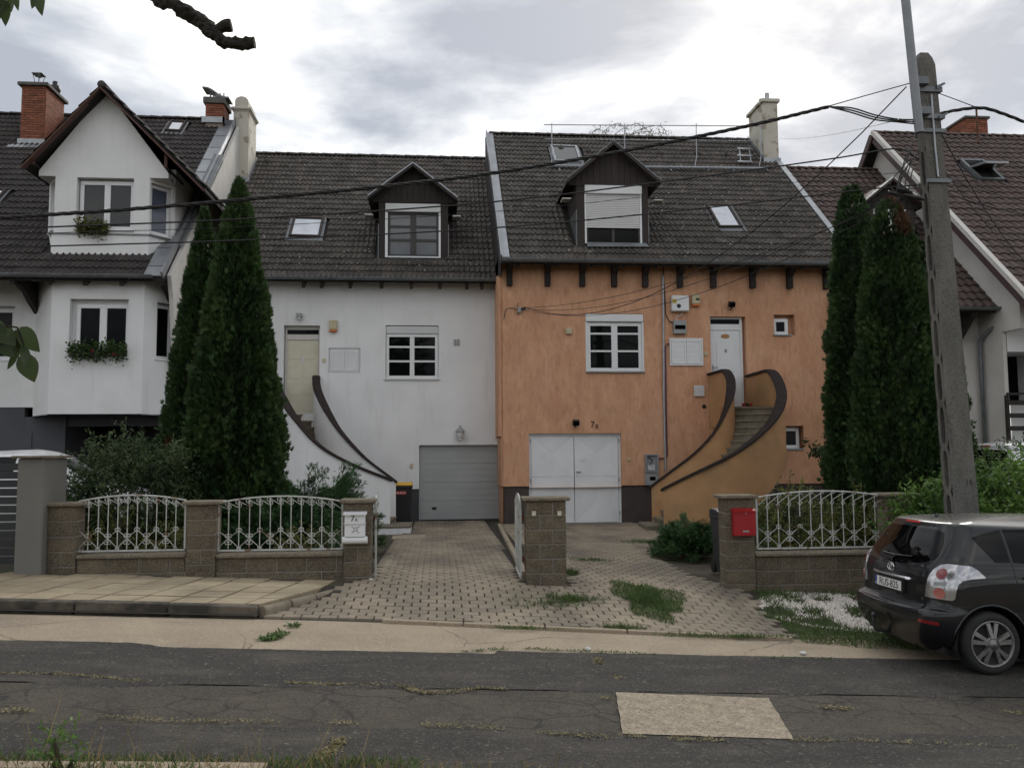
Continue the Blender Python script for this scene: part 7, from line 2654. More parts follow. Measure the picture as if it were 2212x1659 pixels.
    pl = rbox('number_plate', -.275, .275, .672, .80, xp-.012, xp+.03, m_black)
    rbox('plate_face', -.26, .225, .695, .79, xp-.0165, xp-.0121, m_plate, par=pl)
    rbox('plate_band', .2255, .26, .695, .79, xp-.0165, xp-.0121, m_blue, par=pl)

    def rtext(s_, y, z, x, size, m, sx, nm, par=None):
        me_ = text_mesh(s_, size, .0012, nm)
        ML = Matrix(((0, 0, -1, x), (-sx, 0, 0, y), (0, 1, 0, z), (0, 0, 0, 1)))
        return put(nm, me_, m, par or t, M @ ML)
    rtext('RUS-825', -.018, .7415, xp-.0172, .105, m_letter, 1.02, 'plate_lettering', pl)
    rtext('H', .243, .712, xp-.0172, .03, m_pvc, 1, 'plate_lettering', pl)
    g = G(); n2 = 10
    V = []
    for k in range(n2+1):
        y = -.36+.72*k/n2
        x = interp(T_XR, .83)+.10*(y/.85)**2
        V += [(x-.022, y, .816), (x-.028, y, .83), (x-.012, y, .846), (x+.01, y, .848), (x+.01, y, .812)]
    g.add(V, [(5*k+q, 5*k+(q+1) % 5, 5*k+5+(q+1) % 5, 5*k+5+q) for k in range(n2) for q in range(5)]+[(0, 1, 2, 3, 4), tuple(5*n2+q for q in range(5))])
    put('chrome_strip', g.mesh('chrome_strip', True), m_chrome, t, M)
    ze, xe = .915, interp(T_XR, .915)-.010
    g = G()
    for (ry_, rz_, oz) in ((.062, .042, 0), (.020, .038, -.002), (.045, .016, .02)):
        g.tube([(xe, ry_*math.cos(2*math.pi*k/20), ze+oz+rz_*math.sin(2*math.pi*k/20)) for k in range(21)], .0065, 6)
    put('emblem', g.mesh('emblem', True), m_chrome, t, M)
    xq = interp(T_XR, .63)+.045
    rtext('COROLLA', -.44, .662, xq-.004, .045, m_chrome, 1.15, 'script')
    rtext('VERSO', -.43, .622, xq-.004, .042, m_chrome, 1.15, 'script')
    rtext('D-4D', .52, .64, xq+.004, .04, m_chrome, 1.0, 'script')
    # wiper, aerial, towing hook, exhaust
    g = G(); P_ = [S(-s_, z_)+SN(-s_, z_)*.02 for s_, z_ in ((-.02, .985), (-.1, 1.03), (-.2, 1.055))]
    g.tube([S(s_, z_)+SN(s_, z_)*.018 for s_, z_ in ((0, .955), (-.02, 1.0), (.02, 1.02))], .012, 6); g.tube([S(s_, z_)+SN(s_, z_)*.016 for s_, z_ in ((-.25, 1.035), (0, 1.03), (.30, 1.05))], .010, 6); put('wiper', g.mesh('wiper', True), m_black, t, M)
    g = G(); g.lathe([(.03, 0), (.012, .03), (0, .035)], (.62, 0, 1.452), n=10); g.tube([(.62, 0, 1.47), (.45, 0, 1.60)], .005, 5); put('aerial', g.mesh('aerial'), m_black, t, M)
    g = G(); g.tube(catmull([(.25, 0, .23), (.05, 0, .24), (-.06, 0, .26), (-.085, 0, .34), (-.085, 0, .38)], 5), .017, 8); g.lathe([(0, -.026), (.02, -.02), (.026, 0), (.02, .02), (0, .026)], (-.085, 0, .405), n=12); put('tow_ball', g.mesh('tow_ball', True), m_anth, t, M)
    g = G(); g.tube([(.5, -.35, .22), (.16, -.36, .21)], .028, 10); put('exhaust', g.mesh('exhaust'), m_anth, t, M)
    return t


m_paint = mat('dark_grey_metallic_paint', (.0065, .007, .0095), (.0055, .006, .008), scale=1.5, rough=.42, metal=.0, coat=.75, spec=.2)
m_paint_w = mat('white_car_paint', (.70, .71, .72), rough=.3, coat=.8)
slope = Matrix.Rotation(math.atan(.045), 4, 'Y')
MC = Matrix.Translation((4.655, 8.885, road_z(4.655)+.012)) @ slope
car('parked_car', 'dark grey estate car with plate RUS-825 parked at the right edge of the road', m_paint, MC)
MW = Matrix.Translation((-9.3, 17.0, gz(-8, 17.0)+.02)) @ Matrix.Diagonal((1, 1, 1.13, 1)).to_4x4()
car('parked_car', 'white car parked in the left drive behind the grey gate post', m_paint_w, MW, detail=False)
MW2 = Matrix.Translation((10.0, 15.6, .12)) @ Matrix.Diagonal((1.15, 1.1, 1.33, 1)).to_4x4()
car('parked_car', 'white car with pale roof behind the hedge at the right edge', m_paint_w, MW2, detail=False)
# ================================================================== plants
def unit(a):
    return a/np.maximum(np.linalg.norm(a, axis=1, keepdims=True), 1e-9)


def leaf_arrays(P, D, Nn, L, W, fold=.15, bend=0.0):
    """one pointed leaf per row: four corners, two triangles"""
    D = unit(D)
    Sd = unit(np.cross(D, Nn))
    Nn = np.cross(Sd, D)
    L = np.asarray(L).reshape(-1, 1)
    W = np.asarray(W).reshape(-1, 1)
    mid = P+D*L*.45
    V = np.stack([P, mid-Sd*W/2+Nn*W*fold, P+D*L-Nn*L*bend, mid+Sd*W/2+Nn*W*fold], 1).reshape(-1, 3)
    k = np.arange(len(P))[:, None]*4
    F = np.stack([k+[0, 1, 3], k+[1, 2, 3]], 1).reshape(-1, 3)
    return V, F


def foliage(name, m, parent, P, D, Nn, L, W, fold=.15, bend=0., tint=None, kind=None):
    V, F = leaf_arrays(P, D, Nn, L, W, fold, bend)
    tt = np.repeat(rng.random(len(P)) if tint is None else tint, 2)
    o = put(name, np_mesh(name, V, F, tt), m, parent)
    if kind:
        tag(o, kind=kind)
    return o


def sph(n):
    return unit(rng.normal(size=(n, 3)))


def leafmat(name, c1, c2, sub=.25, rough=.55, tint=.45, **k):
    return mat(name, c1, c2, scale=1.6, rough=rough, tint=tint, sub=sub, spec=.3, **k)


m_thuja = leafmat('thuja_foliage', (.048, .086, .026), (.022, .048, .016), sub=.22, lo=.4, hi=.62)
m_thuja_b = leafmat('dead_thuja_foliage', (.105, .055, .028), (.07, .04, .022), sub=.12)
m_bark = mat('bark', (.075, .058, .042), (.04, .032, .025), scale=9, stretch=(3, 3, .6), rough=.95, bump=.9, bscale=30)
m_bark_w = mat('walnut_bark', (.040, .034, .028), (.02, .018, .015), scale=14, rough=.95, bump=1.0, bscale=45)
m_shrub = leafmat('grey_green_shrub_leaf', (.066, .096, .036), (.034, .058, .021), sub=.2)
m_juni = leafmat('juniper_foliage', (.052, .105, .036), (.026, .058, .023), sub=.2)
m_var = leafmat('variegated_leaf', (.14, .15, .035), (.040, .064, .018), sub=.3, lo=.42, hi=.6)
m_vine = leafmat('bright_vine_leaf', (.13, .22, .045), (.065, .13, .03), sub=.35)
m_hedge = leafmat('hedge_leaf', (.060, .10, .025), (.035, .065, .018), sub=.25)
m_grass = leafmat('grass_blade', (.095, .15, .045), (.065, .105, .035), sub=.3)
m_dry = leafmat('dry_grass_blade', (.30, .22, .10), (.18, .15, .06), sub=.3)
m_gera = leafmat('geranium_leaf', (.055, .10, .028), (.035, .07, .02), sub=.25)
m_pink = leafmat('pink_petal', (.60, .09, .18), (.5, .06, .12), sub=.3)
m_yel = leafmat('yellowing_leaf', (.15, .14, .035), (.075, .09, .025), sub=.3)
m_wal = leafmat('walnut_leaf', (.11, .155, .065), (.075, .115, .045), sub=.3, rough=.4)


def thuja(label, x, y, R_, ztop, seed, n=9000, brown=None, group='columnar thujas', ex=.72):
    global rng
    rng = np.random.default_rng(seed)
    z0 = gz(x, y)
    H = ztop-z0
    t = thing('thuja_tree', label, 'tree', (x, y, z0), group)
    g = G(); g.tube([(x, y, z0-.1), (x+.02, y, z0+H*.5), (x, y, z0+H*.9)], [.10, .06, .01], 8); g.obj('trunk', m_bark, t)

    def rad(h):   # h 0..1
        return R_*np.clip(.80+.9*h, 0, 1)*np.clip((1-h), 0, 1)**ex*1.06
    # sprays spread over the surface, thicker where the crown is wide
    h = rng.random(n*3)
    keep = rng.random(n*3) < (rad(h)/R_)*.95+.05
    h = h[keep][:n]
    n = len(h)
    a = rng.random(n)*2*np.pi
    lump = np.array([mnoise.noise(Vector((math.cos(a_)*2.0, math.sin(a_)*2.0, h_*H*1.1+seed))) for a_, h_ in zip(a, h)])
    lump2 = np.array([mnoise.noise(Vector((math.cos(a_)*5.5, math.sin(a_)*5.5, h_*H*3.2+seed*2))) for a_, h_ in zip(a, h)])
    r = rad(h)*(1+.20*lump+.19*lump2)*np.where(rng.random(n) < .05, 1.10, 1.0)
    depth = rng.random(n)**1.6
    rr = r*(1-.30*depth)
    ca, sa = np.cos(a), np.sin(a)
    P = np.stack([x+ca*rr, y+sa*rr, z0+h*H*.985+.04], 1)
    out = np.stack([ca, sa, np.zeros(n)], 1)
    up = np.array([0, 0, 1.0])
    D = unit(out*(.55+.5*rng.random((n, 1)))+up*(.9+.5*rng.random((n, 1)))+rng.normal(size=(n, 3))*.28)
    tang = np.stack([-sa, ca, np.zeros(n)], 1)
    Nn = unit(tang+rng.normal(size=(n, 3))*.7)
    Pa, Da, Na, La, Wa, Ta = [], [], [], [], [], []
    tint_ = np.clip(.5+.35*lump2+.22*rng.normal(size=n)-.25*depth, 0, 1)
    S_ = np.cross(D, Nn)
    sz = .85+.5*rng.random(n)
    for k, (ang, ln) in enumerate(((0, 1.0), (.55, .8), (-.55, .8), (1.0, .55), (-1.0, .55))):
        Pa.append(P)
        Da.append(D*math.cos(ang)+S_*math.sin(ang)); Na.append(Nn); La.append(.092*ln*sz); Wa.append(.026*sz); Ta.append(tint_)
    Pa, Da, Na, La, Wa, Ta = map(np.concatenate, (Pa, Da, Na, La, Wa, Ta))
    if brown is not None:
        bz, side = brown
        isb = (Pa[:, 2] > bz+.25*np.sin(Pa[:, 0]*9)) & (Pa[:, 0] > side+.1*np.sin(Pa[:, 2]*7))
    else:
        isb = np.zeros(len(Pa), bool)
        spots = rng.random((2, 2))
        for q in spots:
            c = np.array([x+R_*.75*math.cos(-1.57+(q[0]-.5)*2.2), y+R_*.75*math.sin(-1.57+(q[0]-.5)*2.2), z0+H*(.25+.5*q[1])])
            isb |= np.linalg.norm(Pa-c, axis=1) < .11
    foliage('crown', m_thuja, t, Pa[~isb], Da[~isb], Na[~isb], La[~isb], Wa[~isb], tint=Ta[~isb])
    if isb.any():
        foliage('dead_foliage', m_thuja_b, t, Pa[isb], Da[isb], Na[isb], La[isb]*1.1, Wa[isb]*.7, tint=Ta[isb])
    # smooth core added inside to block light through the crown
    g = G()
    prof = [(max(.02, float(rad(np.array([k/14]))[0])*.66), z0+k/14*H*.94+.1-z0) for k in range(14)]
    g.lathe(prof, (x, y, z0), n=14); g.obj('inner_twigs', m_thuja, t, smooth=True)
    return t


def px_at(xp, yp, Y):
    return PY(xp, yp, Y)


thuja('tall narrow green thuja at the front of the left pair', px_at(508, 900, 15.3).x, 15.3, .98, px_at(495, 380, 15.3).z, 11, 24000)
thuja('shorter green thuja behind and left of the tall one', px_at(432, 900, 16.4).x, 16.4, .78, px_at(432, 446, 16.4).z, 12, 15000)
thuja('slim green thuja standing against the orange house corner', px_at(1858, 900, 17.3).x, 17.3, .76, px_at(1848, 396, 17.3).z, 13, 16000, ex=.42)
thuja('broad green thuja with a dead brown tip', px_at(1940, 900, 15.8).x, 15.8, .92, px_at(1935, 425, 15.8).z, 14, 21000, ex=.45, brown=(px_at(1935, 500, 15.8).z, px_at(1915, 500, 15.8).x))
thuja('lower green thuja next to the concrete pole', px_at(2003, 900, 16.4).x, 16.4, .78, px_at(1995, 520, 16.4).z, 15, 14000, ex=.4)


def bush(name, label, cat, c, rad_, n, m, L, W, seed, stems=7, group=None, clump=1.0, zmin=None, droop=0.0, part='foliage'):
    """leafy shrub: leaves on many short twigs inside an uneven ellipsoid"""
    global rng
    rng = np.random.default_rng(seed)
    c = Vector(c)
    t = thing(name, label, cat, (c.x, c.y, gz(c.x, c.y)), group)
    nt = max(20, n//14)
    d = sph(nt)
    lump = np.array([1+.35*clump*mnoise.noise(Vector(q)*2.2+Vector((seed, 0, 0)))+.25*clump*mnoise.noise(Vector(q)*5+Vector((0, seed, 0))) for q in d])
    r = (1-.42*rng.random(nt)**1.5)*lump
    C = np.array(c)+d*r[:, None]*np.array(rad_)
    tw = unit(d*np.array([1, 1, .6])+np.array([0, 0, .55])+rng.normal(size=(nt, 3))*.45)
    P, D, T_ = [], [], []
    for k in range(14):
        s = (k/13-.4)*L*4.0
        P.append(C+tw*s+rng.normal(size=(nt, 3))*L*.18)
        side = sph(nt)
        D.append(unit(tw*.5+side*.8-np.array([0, 0, droop])))
        T_.append(np.clip(.5+.25*lump-.25+.3*(k/13-.4)+.15*rng.normal(size=nt), 0, 1))
    P, D, T_ = np.concatenate(P), np.concatenate(D), np.concatenate(T_)
    N_ = unit(rng.normal(size=P.shape)*.6+np.array([0, -.3, 1]))
    ok = P[:, 2] > (np.array([gz(p[0], p[1]) for p in P])+.02 if zmin is None else zmin)
    P, D, N_, T_ = P[ok], D[ok], N_[ok], T_[ok]
    sz = .75+.5*rng.random(len(P))
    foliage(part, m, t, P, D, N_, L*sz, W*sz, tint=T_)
    for k in range(stems):
        q = C[rng.integers(nt)]
        b = Vector((c.x+rng.uniform(-.12, .12)*rad_[0], c.y+rng.uniform(-.12, .12)*rad_[1], gz(c.x, c.y)-.05 if zmin is None else zmin))
        g = G(); mid = b.lerp(Vector(q), .5)+Vector((0, 0, .1*rad_[2])); g.tube(catmull([b, mid, Vector(q)], 4), [.016]*4+[.012]*4+[.005], 5); g.obj('stem', m_bark, t)
    return t


s_ = px_at(285, 1000, 14.3)
bush('leafy_shrub', 'dense grey-green shrub left of the left thuja pair', 'shrub', (s_.x, 14.3, 1.12), (.98, .75, 1.08), 24000, m_shrub, .072, .027, 21)
s_ = px_at(150, 1050, 13.9)
bush('leafy_shrub', 'small bright shrub beside the grey gate post', 'shrub', (s_.x+.05, 13.9, .85), (.34, .3, .6), 1800, m_hedge, .06, .03, 22)


def juniper(label, c, rad_, n, seed, emax=.75, nb=46):
    """spreading juniper: feathery sprays leaning outwards"""
    global rng
    rng = np.random.default_rng(seed)
    c = Vector(c)
    t = thing('juniper', label, 'shrub', (c.x, c.y, gz(c.x, c.y)), 'spreading junipers')
    az = rng.random(nb)*2*np.pi
    P, D, N_, T_ = [], [], [], []
    for k in range(nb):
        el = rng.uniform(.12, emax)
        ln = rng.uniform(.75, 1.08)
        d = np.array([math.cos(az[k])*math.cos(el), math.sin(az[k])*math.cos(el), math.sin(el)])
        tip = d*ln*np.array(rad_)
        base = np.array([c.x, c.y, gz(c.x, c.y)+.1])
        m_ = n//nb
        u_ = .25+.75*rng.random(m_)**.7
        p = base+tip*u_[:, None]+np.array([0, 0, -.12])*(u_**2)[:, None]*rad_[2]
        sp = (.025+.11*(1-u_))[:, None]
        off = rng.normal(size=(m_, 3))*sp*np.array([1, 1, .55])*1.2
        P.append(p+off)
        D.append(unit(d+rng.normal(size=(m_, 3))*.45+np.array([0, 0, -.05])))
        T_.append(np.clip(.25+.6*u_+.15*rng.normal(size=m_), 0, 1))
        if k % 4 == 0:
            q = Vector(base+tip*.85)
            g = G(); g.tube([Vector(base), Vector(base).lerp(q, .5)+Vector((0, 0, .04)), q], [.02, .014, .005], 5); g.obj('branch', m_bark, t)
    P, D, T_ = np.concatenate(P), np.concatenate(D), np.concatenate(T_)
    N_ = unit(rng.normal(size=P.shape)*.7+np.array([0, 0, 1]))
    Pa, Da, Na, La, Wa, Ta = [], [], [], [], [], []
    Sd = unit(np.cross(D, N_))
    for (off, ang, ln) in ((0, 0, 1), (.3, .6, .5), (.3, -.6, .5), (.55, .5, .42), (.55, -.5, .42)):
        Pa.append(P+D*.13*off); Da.append(D*math.cos(ang)+Sd*math.sin(ang)); Na.append(N_); La.append(np.full(len(P), .115*ln)); Wa.append(np.full(len(P), .0125)); Ta.append(T_)
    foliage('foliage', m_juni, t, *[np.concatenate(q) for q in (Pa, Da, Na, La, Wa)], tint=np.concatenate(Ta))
    return t


s_ = px_at(676, 1060, 15.6)
juniper('large spreading juniper in front of the white stair wall', (s_.x, 15.6, 0), (1.22, 1.0, 1.85), 18000, 31, 1.0, 150)
s_ = px_at(600, 1060, 14.6)
juniper('low dark juniper behind the second fence panel', (s_.x, 14.6, 0), (1.25, .9, 1.25), 9000, 32, 1.0, 80)
s_ = px_at(1512, 1150, 15.0)
juniper('juniper at the foot of the ochre curved stairs', (s_.x, 15.6, 0), (.70, .7, .95), 6000, 33, .9, 60)
s_ = px_at(1690, 1100, 16.3)
juniper('juniper below the orange house behind the right fence panel', (s_.x, 16.5, 0), (1.0, .9, 1.0), 2800, 34)
for k, (xp, Y_, z_, r_, n_, m_, lab) in enumerate(((1660, 13.1, .62, (.38, .35, .52), 1500, m_var, 'yellow variegated bush nearest the red letterbox'), (1725, 13.2, .75, (.40, .35, .66), 1700, m_var, 'tall yellow variegated bush behind the right fence panel'),
                                                (1800, 13.4, .55, (.45, .4, .5), 1500, m_var, 'yellow-green bush in the middle behind the right fence panel'), (1880, 13.3, .55, (.45, .4, .55), 1500, m_yel, 'brownish fern-like bush at the right end of the right fence panel'))):
    s_ = px_at(xp, 1130, Y_)
    bush('garden_bush', lab, 'shrub', (s_.x, Y_, z_), r_, n_*2, m_, .05, .026, 41+k)
for k, (xp, Y_, z_, r_, n_, m_, lab) in enumerate(((250, 13.3, .62, (.35, .3, .35), 900, m_yel, 'low yellowing plant behind the first fence panel'), (370, 13.2, .55, (.3, .3, .3), 700, m_yel, 'dry brownish plant beside the second pier'),
                                                (640, 13.1, .5, (.35, .3, .28), 800, m_yel, 'low dry plant behind the second fence panel'), (715, 13.0, .5, (.25, .25, .3), 600, m_shrub, 'small leafy plant beside the white letterbox pier'))):
    s_ = px_at(xp, 1150, Y_)
    bush('garden_plant', lab, 'plant', (s_.x, Y_, z_), r_, n_, m_, .06, .022, 51+k, stems=3)
# hedge and vine on the right
s_ = px_at(2200, 1010, 13.2)
bush('hedge', 'clipped green hedge in front of the white car at the right edge', 'hedge', (s_.x+.3, 13.4, .95), (1.6, .6, 1.15), 16000, m_hedge, .045, .026, 61, clump=.35)
s_ = px_at(2150, 1060, 12.2)
bush('vine', 'bright green vine tumbling over the wall right of the pole', 'vine', (s_.x+.15, 11.95, .84), (1.15, .5, .85), 11000, m_vine, .10, .042, 62, droop=.4)
s_ = px_at(2010, 1085, 11.8)
vine2 = bush('vine', 'bright green vine shoots left of the pole behind the dark car', 'vine', (s_.x, 11.75, .86), (.55, .3, .45), 2800, m_vine, .10, .04, 63, droop=.3)
for k in range(9):
    rr = random.Random(k)
    a_ = px_at(1990+rr.uniform(-20, 60), 1085, 11.6)
    b_ = a_+Vector((rr.uniform(-.6, .1), rr.uniform(-.2, .1), rr.uniform(-.05, .35)))
    g = G(); g.tube(catmull([a_, a_.lerp(b_, .5)+Vector((0, 0, .1)), b_], 6), .005, 4)
    g.obj('tendril', m_vine, vine2)
# sapling by the basement window
t = thing('sapling', 'thin leafy sapling in front of the basement window of the orange house', 'sapling', (10.0, 20.3, 0))
rng = np.random.default_rng(71)
for k in range(6):
    a_ = px_at(1808, 1050, 20.3)
    b_ = px_at(1735+10*k+rng.uniform(-5, 15), 925+rng.uniform(-5, 55)+k*7, 20.3+rng.uniform(-.4, .3))
    c_ = catmull([a_, a_.lerp(b_, .5)+Vector((.1, 0, .25)), b_], 8)
    g = G(); g.tube(c_, [.014-.011*i/(len(c_)-1) for i in range(len(c_))], 5); br = g.obj('branch', m_bark, t)
    P = np.array([c_[int(rng.integers(4, len(c_)))] for _ in range(60)])+rng.normal(size=(60, 3))*.05
    foliage('leaf_spray', m_shrub, br, P, unit(rng.normal(size=(60, 3))+np.array([0, 0, -.3])), sph(60), np.full(60, .13), np.full(60, .06))
# window boxes
def window_box(label, fr, px0, px1, py, w, m, n, seed, pink):
    global rng
    rng = np.random.default_rng(seed)
    a, b = fr.at(px0, py, w), fr.at(px1, py, w)
    c = fr.P((a[0]+b[0])/2, a[1], w)
    t = thing('window_box', label, 'window box', c)
    g = G(); fr.box(g, a[0]+.05, b[0]-.05, a[1]-.12, a[1]+.0, w-.16, w+.02); g.obj('trough', m_black, t)
    P = np.array([fr.P(rng.uniform(a[0], b[0]), a[1]+rng.normal()*.11+.0, w+rng.normal()*.09) for _ in range(n)])
    foliage('foliage', m, t, P, unit(rng.normal(size=(n, 3))+np.array([0, -.4, -.1])), sph(n), np.full(n, .075), np.full(n, .06))
    for k in range(pink):
        q = Vector(fr.P(rng.uniform(a[0], b[0]), a[1]+rng.uniform(-.1, .25), w+.12))
        d = sph(14)
        foliage('blossom', m_pink, t, np.array([q]*14)+d*.02, d, sph(14), np.full(14, .045), np.full(14, .03))
    return t


window_box('window box of pink geraniums below the left bay window', flb, 150, 272, 758, .08, m_gera, 1100, 81, 2)
window_box('yellowing trailing plant on the sill of the gabled dormer window', fg, 165, 232, 492, .12, m_yel, 700, 82, 0)
# top of a tree behind the orange roof
t = thing('distant_tree', 'feathery treetop showing above the orange house ridge', 'tree', (5.8, 36, 0))
g = G(); g.tube([(5.8, 36, 0), (5.9, 36, 8), (5.8, 36, 14.5)], [.2, .14, .03], 7); g.obj('trunk', m_bark, t)
rng = np.random.default_rng(91)
for k, (xp, yp) in enumerate(((1290, 280), (1330, 268), (1352, 290), (1372, 268), (1392, 285), (1415, 272), (1425, 288))):
    b_ = px_at(xp, yp, 36)
    a_ = Vector((5.85, 36, 13.2))
    c_ = catmull([a_, a_.lerp(b_, .6)+Vector((0, 0, .5)), b_, b_+Vector((.5, 0, -.25))], 8)
    g = G(); g.tube(c_, .012, 4); br = g.obj('branch', m_bark, t)
    P = np.array([c_[int(rng.integers(10, len(c_)))] for _ in range(60)])+rng.normal(size=(60, 3))*.10
    foliage('leaf_spray', m_yel, br, P, unit(rng.normal(size=(60, 3))*.6+np.array([0, 0, -1])), sph(60), np.full(60, .15), np.full(60, .03))
foliage('crown', m_hedge, t, np.array([5.8, 36.5, 9.5])+rng.normal(size=(2500, 3))*np.array([1.1, .8, .9]), sph(2500), sph(2500), np.full(2500, .16), np.full(2500, .05))

# ------------------------------------------------------------------ walnut over the camera
t = thing('walnut_tree', 'walnut tree beside the viewer with a sawn-off dark limb against the sky', 'tree', (-3.6, 2.2, .25))
g = G(); g.tube(catmull([(-3.6, 2.2, .1), (-3.55, 2.2, 1.6), (-3.45, 2.3, 3.2), (-3.3, 2.4, 5.0), (-3.2, 2.3, 7.5)], 5), [.26-.006*k for k in range(21)], 12); g.obj('trunk', m_bark_w, t, smooth=True)
LY_ = 5.2
lp = [(-150, -300), (120, -130), (280, -50), (372, 8), (430, 46), (468, 80), (500, 95), (551, 94)]
P_ = [px_at(x_, y_, LY_) for x_, y_ in lp]
P_[0] = Vector((-3.35, 2.4, 4.7)); P_[1] = Vector((-2.6, 3.9, 5.15))
c_ = catmull(P_, 9)
rad_ = [.052-.017*(i/(len(c_)-1)) for i in range(len(c_))]
n_ = 14
V, F = [], []
prev = None
for i, p in enumerate(c_):
    d = (c_[min(i+1, len(c_)-1)]-c_[max(i-1, 0)]).normalized()
    x_ = d.cross(Vector((0, 1, 0))).normalized(); y_ = x_.cross(d).normalized()
    for k in range(n_):
        a = 2*math.pi*k/n_
        q = p+(x_*math.cos(a)+y_*math.sin(a))*rad_[i]
        bump_ = 1+.45*mnoise.noise(q*16)+.40*mnoise.noise(q*38)
        V.append(p+(x_*math.cos(a)+y_*math.sin(a))*rad_[i]*bump_)
for i in range(len(c_)-1):
    for k in range(n_):
        F.append((i*n_+k, i*n_+(k+1) % n_, (i+1)*n_+(k+1) % n_, (i+1)*n_+k))
F.append(tuple(range((len(c_)-1)*n_, len(c_)*n_)))
g = G(); g.add(V, F); br = g.obj('sawn_limb', m_bark_w, t)
a_, b_ = px_at(462, 62, LY_), px_at(500, 55, LY_)
cc = catmull([a_+Vector((-.03, 0, -.05)), a_.lerp(b_, .5), b_], 6)
g = G(); g.tube(cc, [.034*(1+.3*mnoise.noise(p*20)) for p in cc], 9); g.obj('stub', m_bark_w, br)
# leaves near the lens: pinnate walnut leaves
def walnut_leaf(L, W):
    g = G()
    n2 = 7
    V = []
    for i in range(n2+1):
        u_ = i/n2
        w_ = W*math.sin(math.pi*u_**.8)**.9*(1 if 0 < i < n2 else .02)
        zc = -.18*L*u_*u_
        V += [(-w_/2, u_*L, zc+.10*w_), (0, u_*L, zc), (w_/2, u_*L, zc+.10*w_)]
    g.add(V, [(3*i+q, 3*i+q+1, 3*i+4+q, 3*i+3+q) for i in range(n2) for q in (0, 1)])
    return g.mesh('leaf', True)


wl_me = walnut_leaf(.12, .062); wl_me.materials.append(m_wal)
NL = 3.2


def hang_leaf(px_a, px_b, Y, parent, roll=0.0, k=1.0):
    a, b = px_at(*px_a, Y), px_at(*px_b, Y+random.uniform(-.05, .05))
    d = (b-a)
    L = d.length
    d.normalize()
    n = Vector((math.sin(roll), -math.cos(roll), .35)).normalized()
    x = d.cross(n).normalized(); n = x.cross(d)
    M = Matrix(((x.x, d.x, n.x, a.x), (x.y, d.y, n.y, a.y), (x.z, d.z, n.z, a.z), (0, 0, 0, 1))) @ Matrix.Diagonal((L/.12*k, L/.12, L/.12, 1)).to_4x4()
    put('leaf', wl_me, None, parent, M)


tw = G(); tw.tube([px_at(-60, 690, NL), px_at(0, 702, NL), px_at(38, 708, NL), px_at(52, 745, NL)], .004, 5); tw.tube([px_at(-60, 720, NL), px_at(0, 745, NL), px_at(50, 762, NL)], .003, 5)
twig = tw.obj('twig', m_bark_w, t)
for (a, b, ro, k) in (((34, 712), (50, 758), .3, 1.5), ((44, 706), (78, 760), -.5, 1.25), ((50, 762), (72, 825), .1, 1.25), ((36, 760), (17, 800), .8, .6), ((10, 722), (40, 775), .2, 1.2), ((-10, 705), (30, 742), .1, 1.3), ((0, 745), (28, 770), -.2, 1.1), ((-6, 690), (4, 745), .0, 1.0), ((-30, 725), (6, 760), 0.2, 1.1), ((50, 745), (58, 790), .9, .8)):
    hang_leaf(a, b, NL, twig, ro, k)
tw = G(); tw.tube([px_at(-80, -60, NL), px_at(20, -15, NL), px_at(85, -25, NL), px_at(150, -45, NL)], .004, 5)
twig2 = tw.obj('twig', m_bark_w, t)
for (a, b, ro, k) in (((28, -14), (17, 28), .2, .9), ((36, -12), (35, 22), -.3, .9), ((8, -5), (12, 56), .4, .8), ((88, -24), (66, 16), .3, .9), ((86, -20), (84, 26), -.2, .75), ((-4, -10), (-6, 40), 0, .9)):
    hang_leaf(a, b, NL, twig2, ro, k)
rng = np.random.default_rng(95)
n_ = 5000
P = np.array([-4.6, -4.2, 8.0])+sph(n_)*(rng.random((n_, 1))**.45)*np.array([4.2, 4.2, 3.2])
P = P[(P[:, 1] < .2)]
n_ = len(P)
tag(foliage('crown', m_wal, t, P, unit(rng.normal(size=(n_, 3))+np.array([0, 0, -.5])), sph(n_), np.full(n_, .34), np.full(n_, .19)), kind='stuff')  # unseen leaf mass behind the camera, added to darken window reflections

# ------------------------------------------------------------------ grass, weeds, gravel
def blades(P, L, m, name, seed, lean=.5, wd=.008, label=None, cat=None):
    global rng
    rng = np.random.default_rng(seed)
    n = len(P)
    D = unit(rng.normal(size=(n, 3))*lean*np.array([1, 1, .2])+np.array([0, 0, 1]))
    o = foliage(name, m, None, P, D, unit(rng.normal(size=(n, 3))*np.array([1, 1, .1])), L*(.5+rng.random(n)), np.full(n, wd), fold=.1, bend=.25)
    return tag(o, label, cat, kind='stuff')


def on_ground(XY, dz=.012):
    return np.array([(x_, y_, gz(x_, y_)+dz) for x_, y_ in XY])


rng = np.random.default_rng(101)


def scatter(n, cx, cy, rx, ry, soft=1.0, ang=0.0):
    a = rng.random(n)*2*np.pi
    r = rng.random(n)**.8*1.15*(1+.25*np.sin(a*3+1)+.15*np.sin(a*7))
    x, y = r*np.cos(a)*rx, r*np.sin(a)*ry
    return np.stack([cx+x*math.cos(ang)-y*math.sin(ang), cy+x*math.sin(ang)+y*math.cos(ang)], 1)


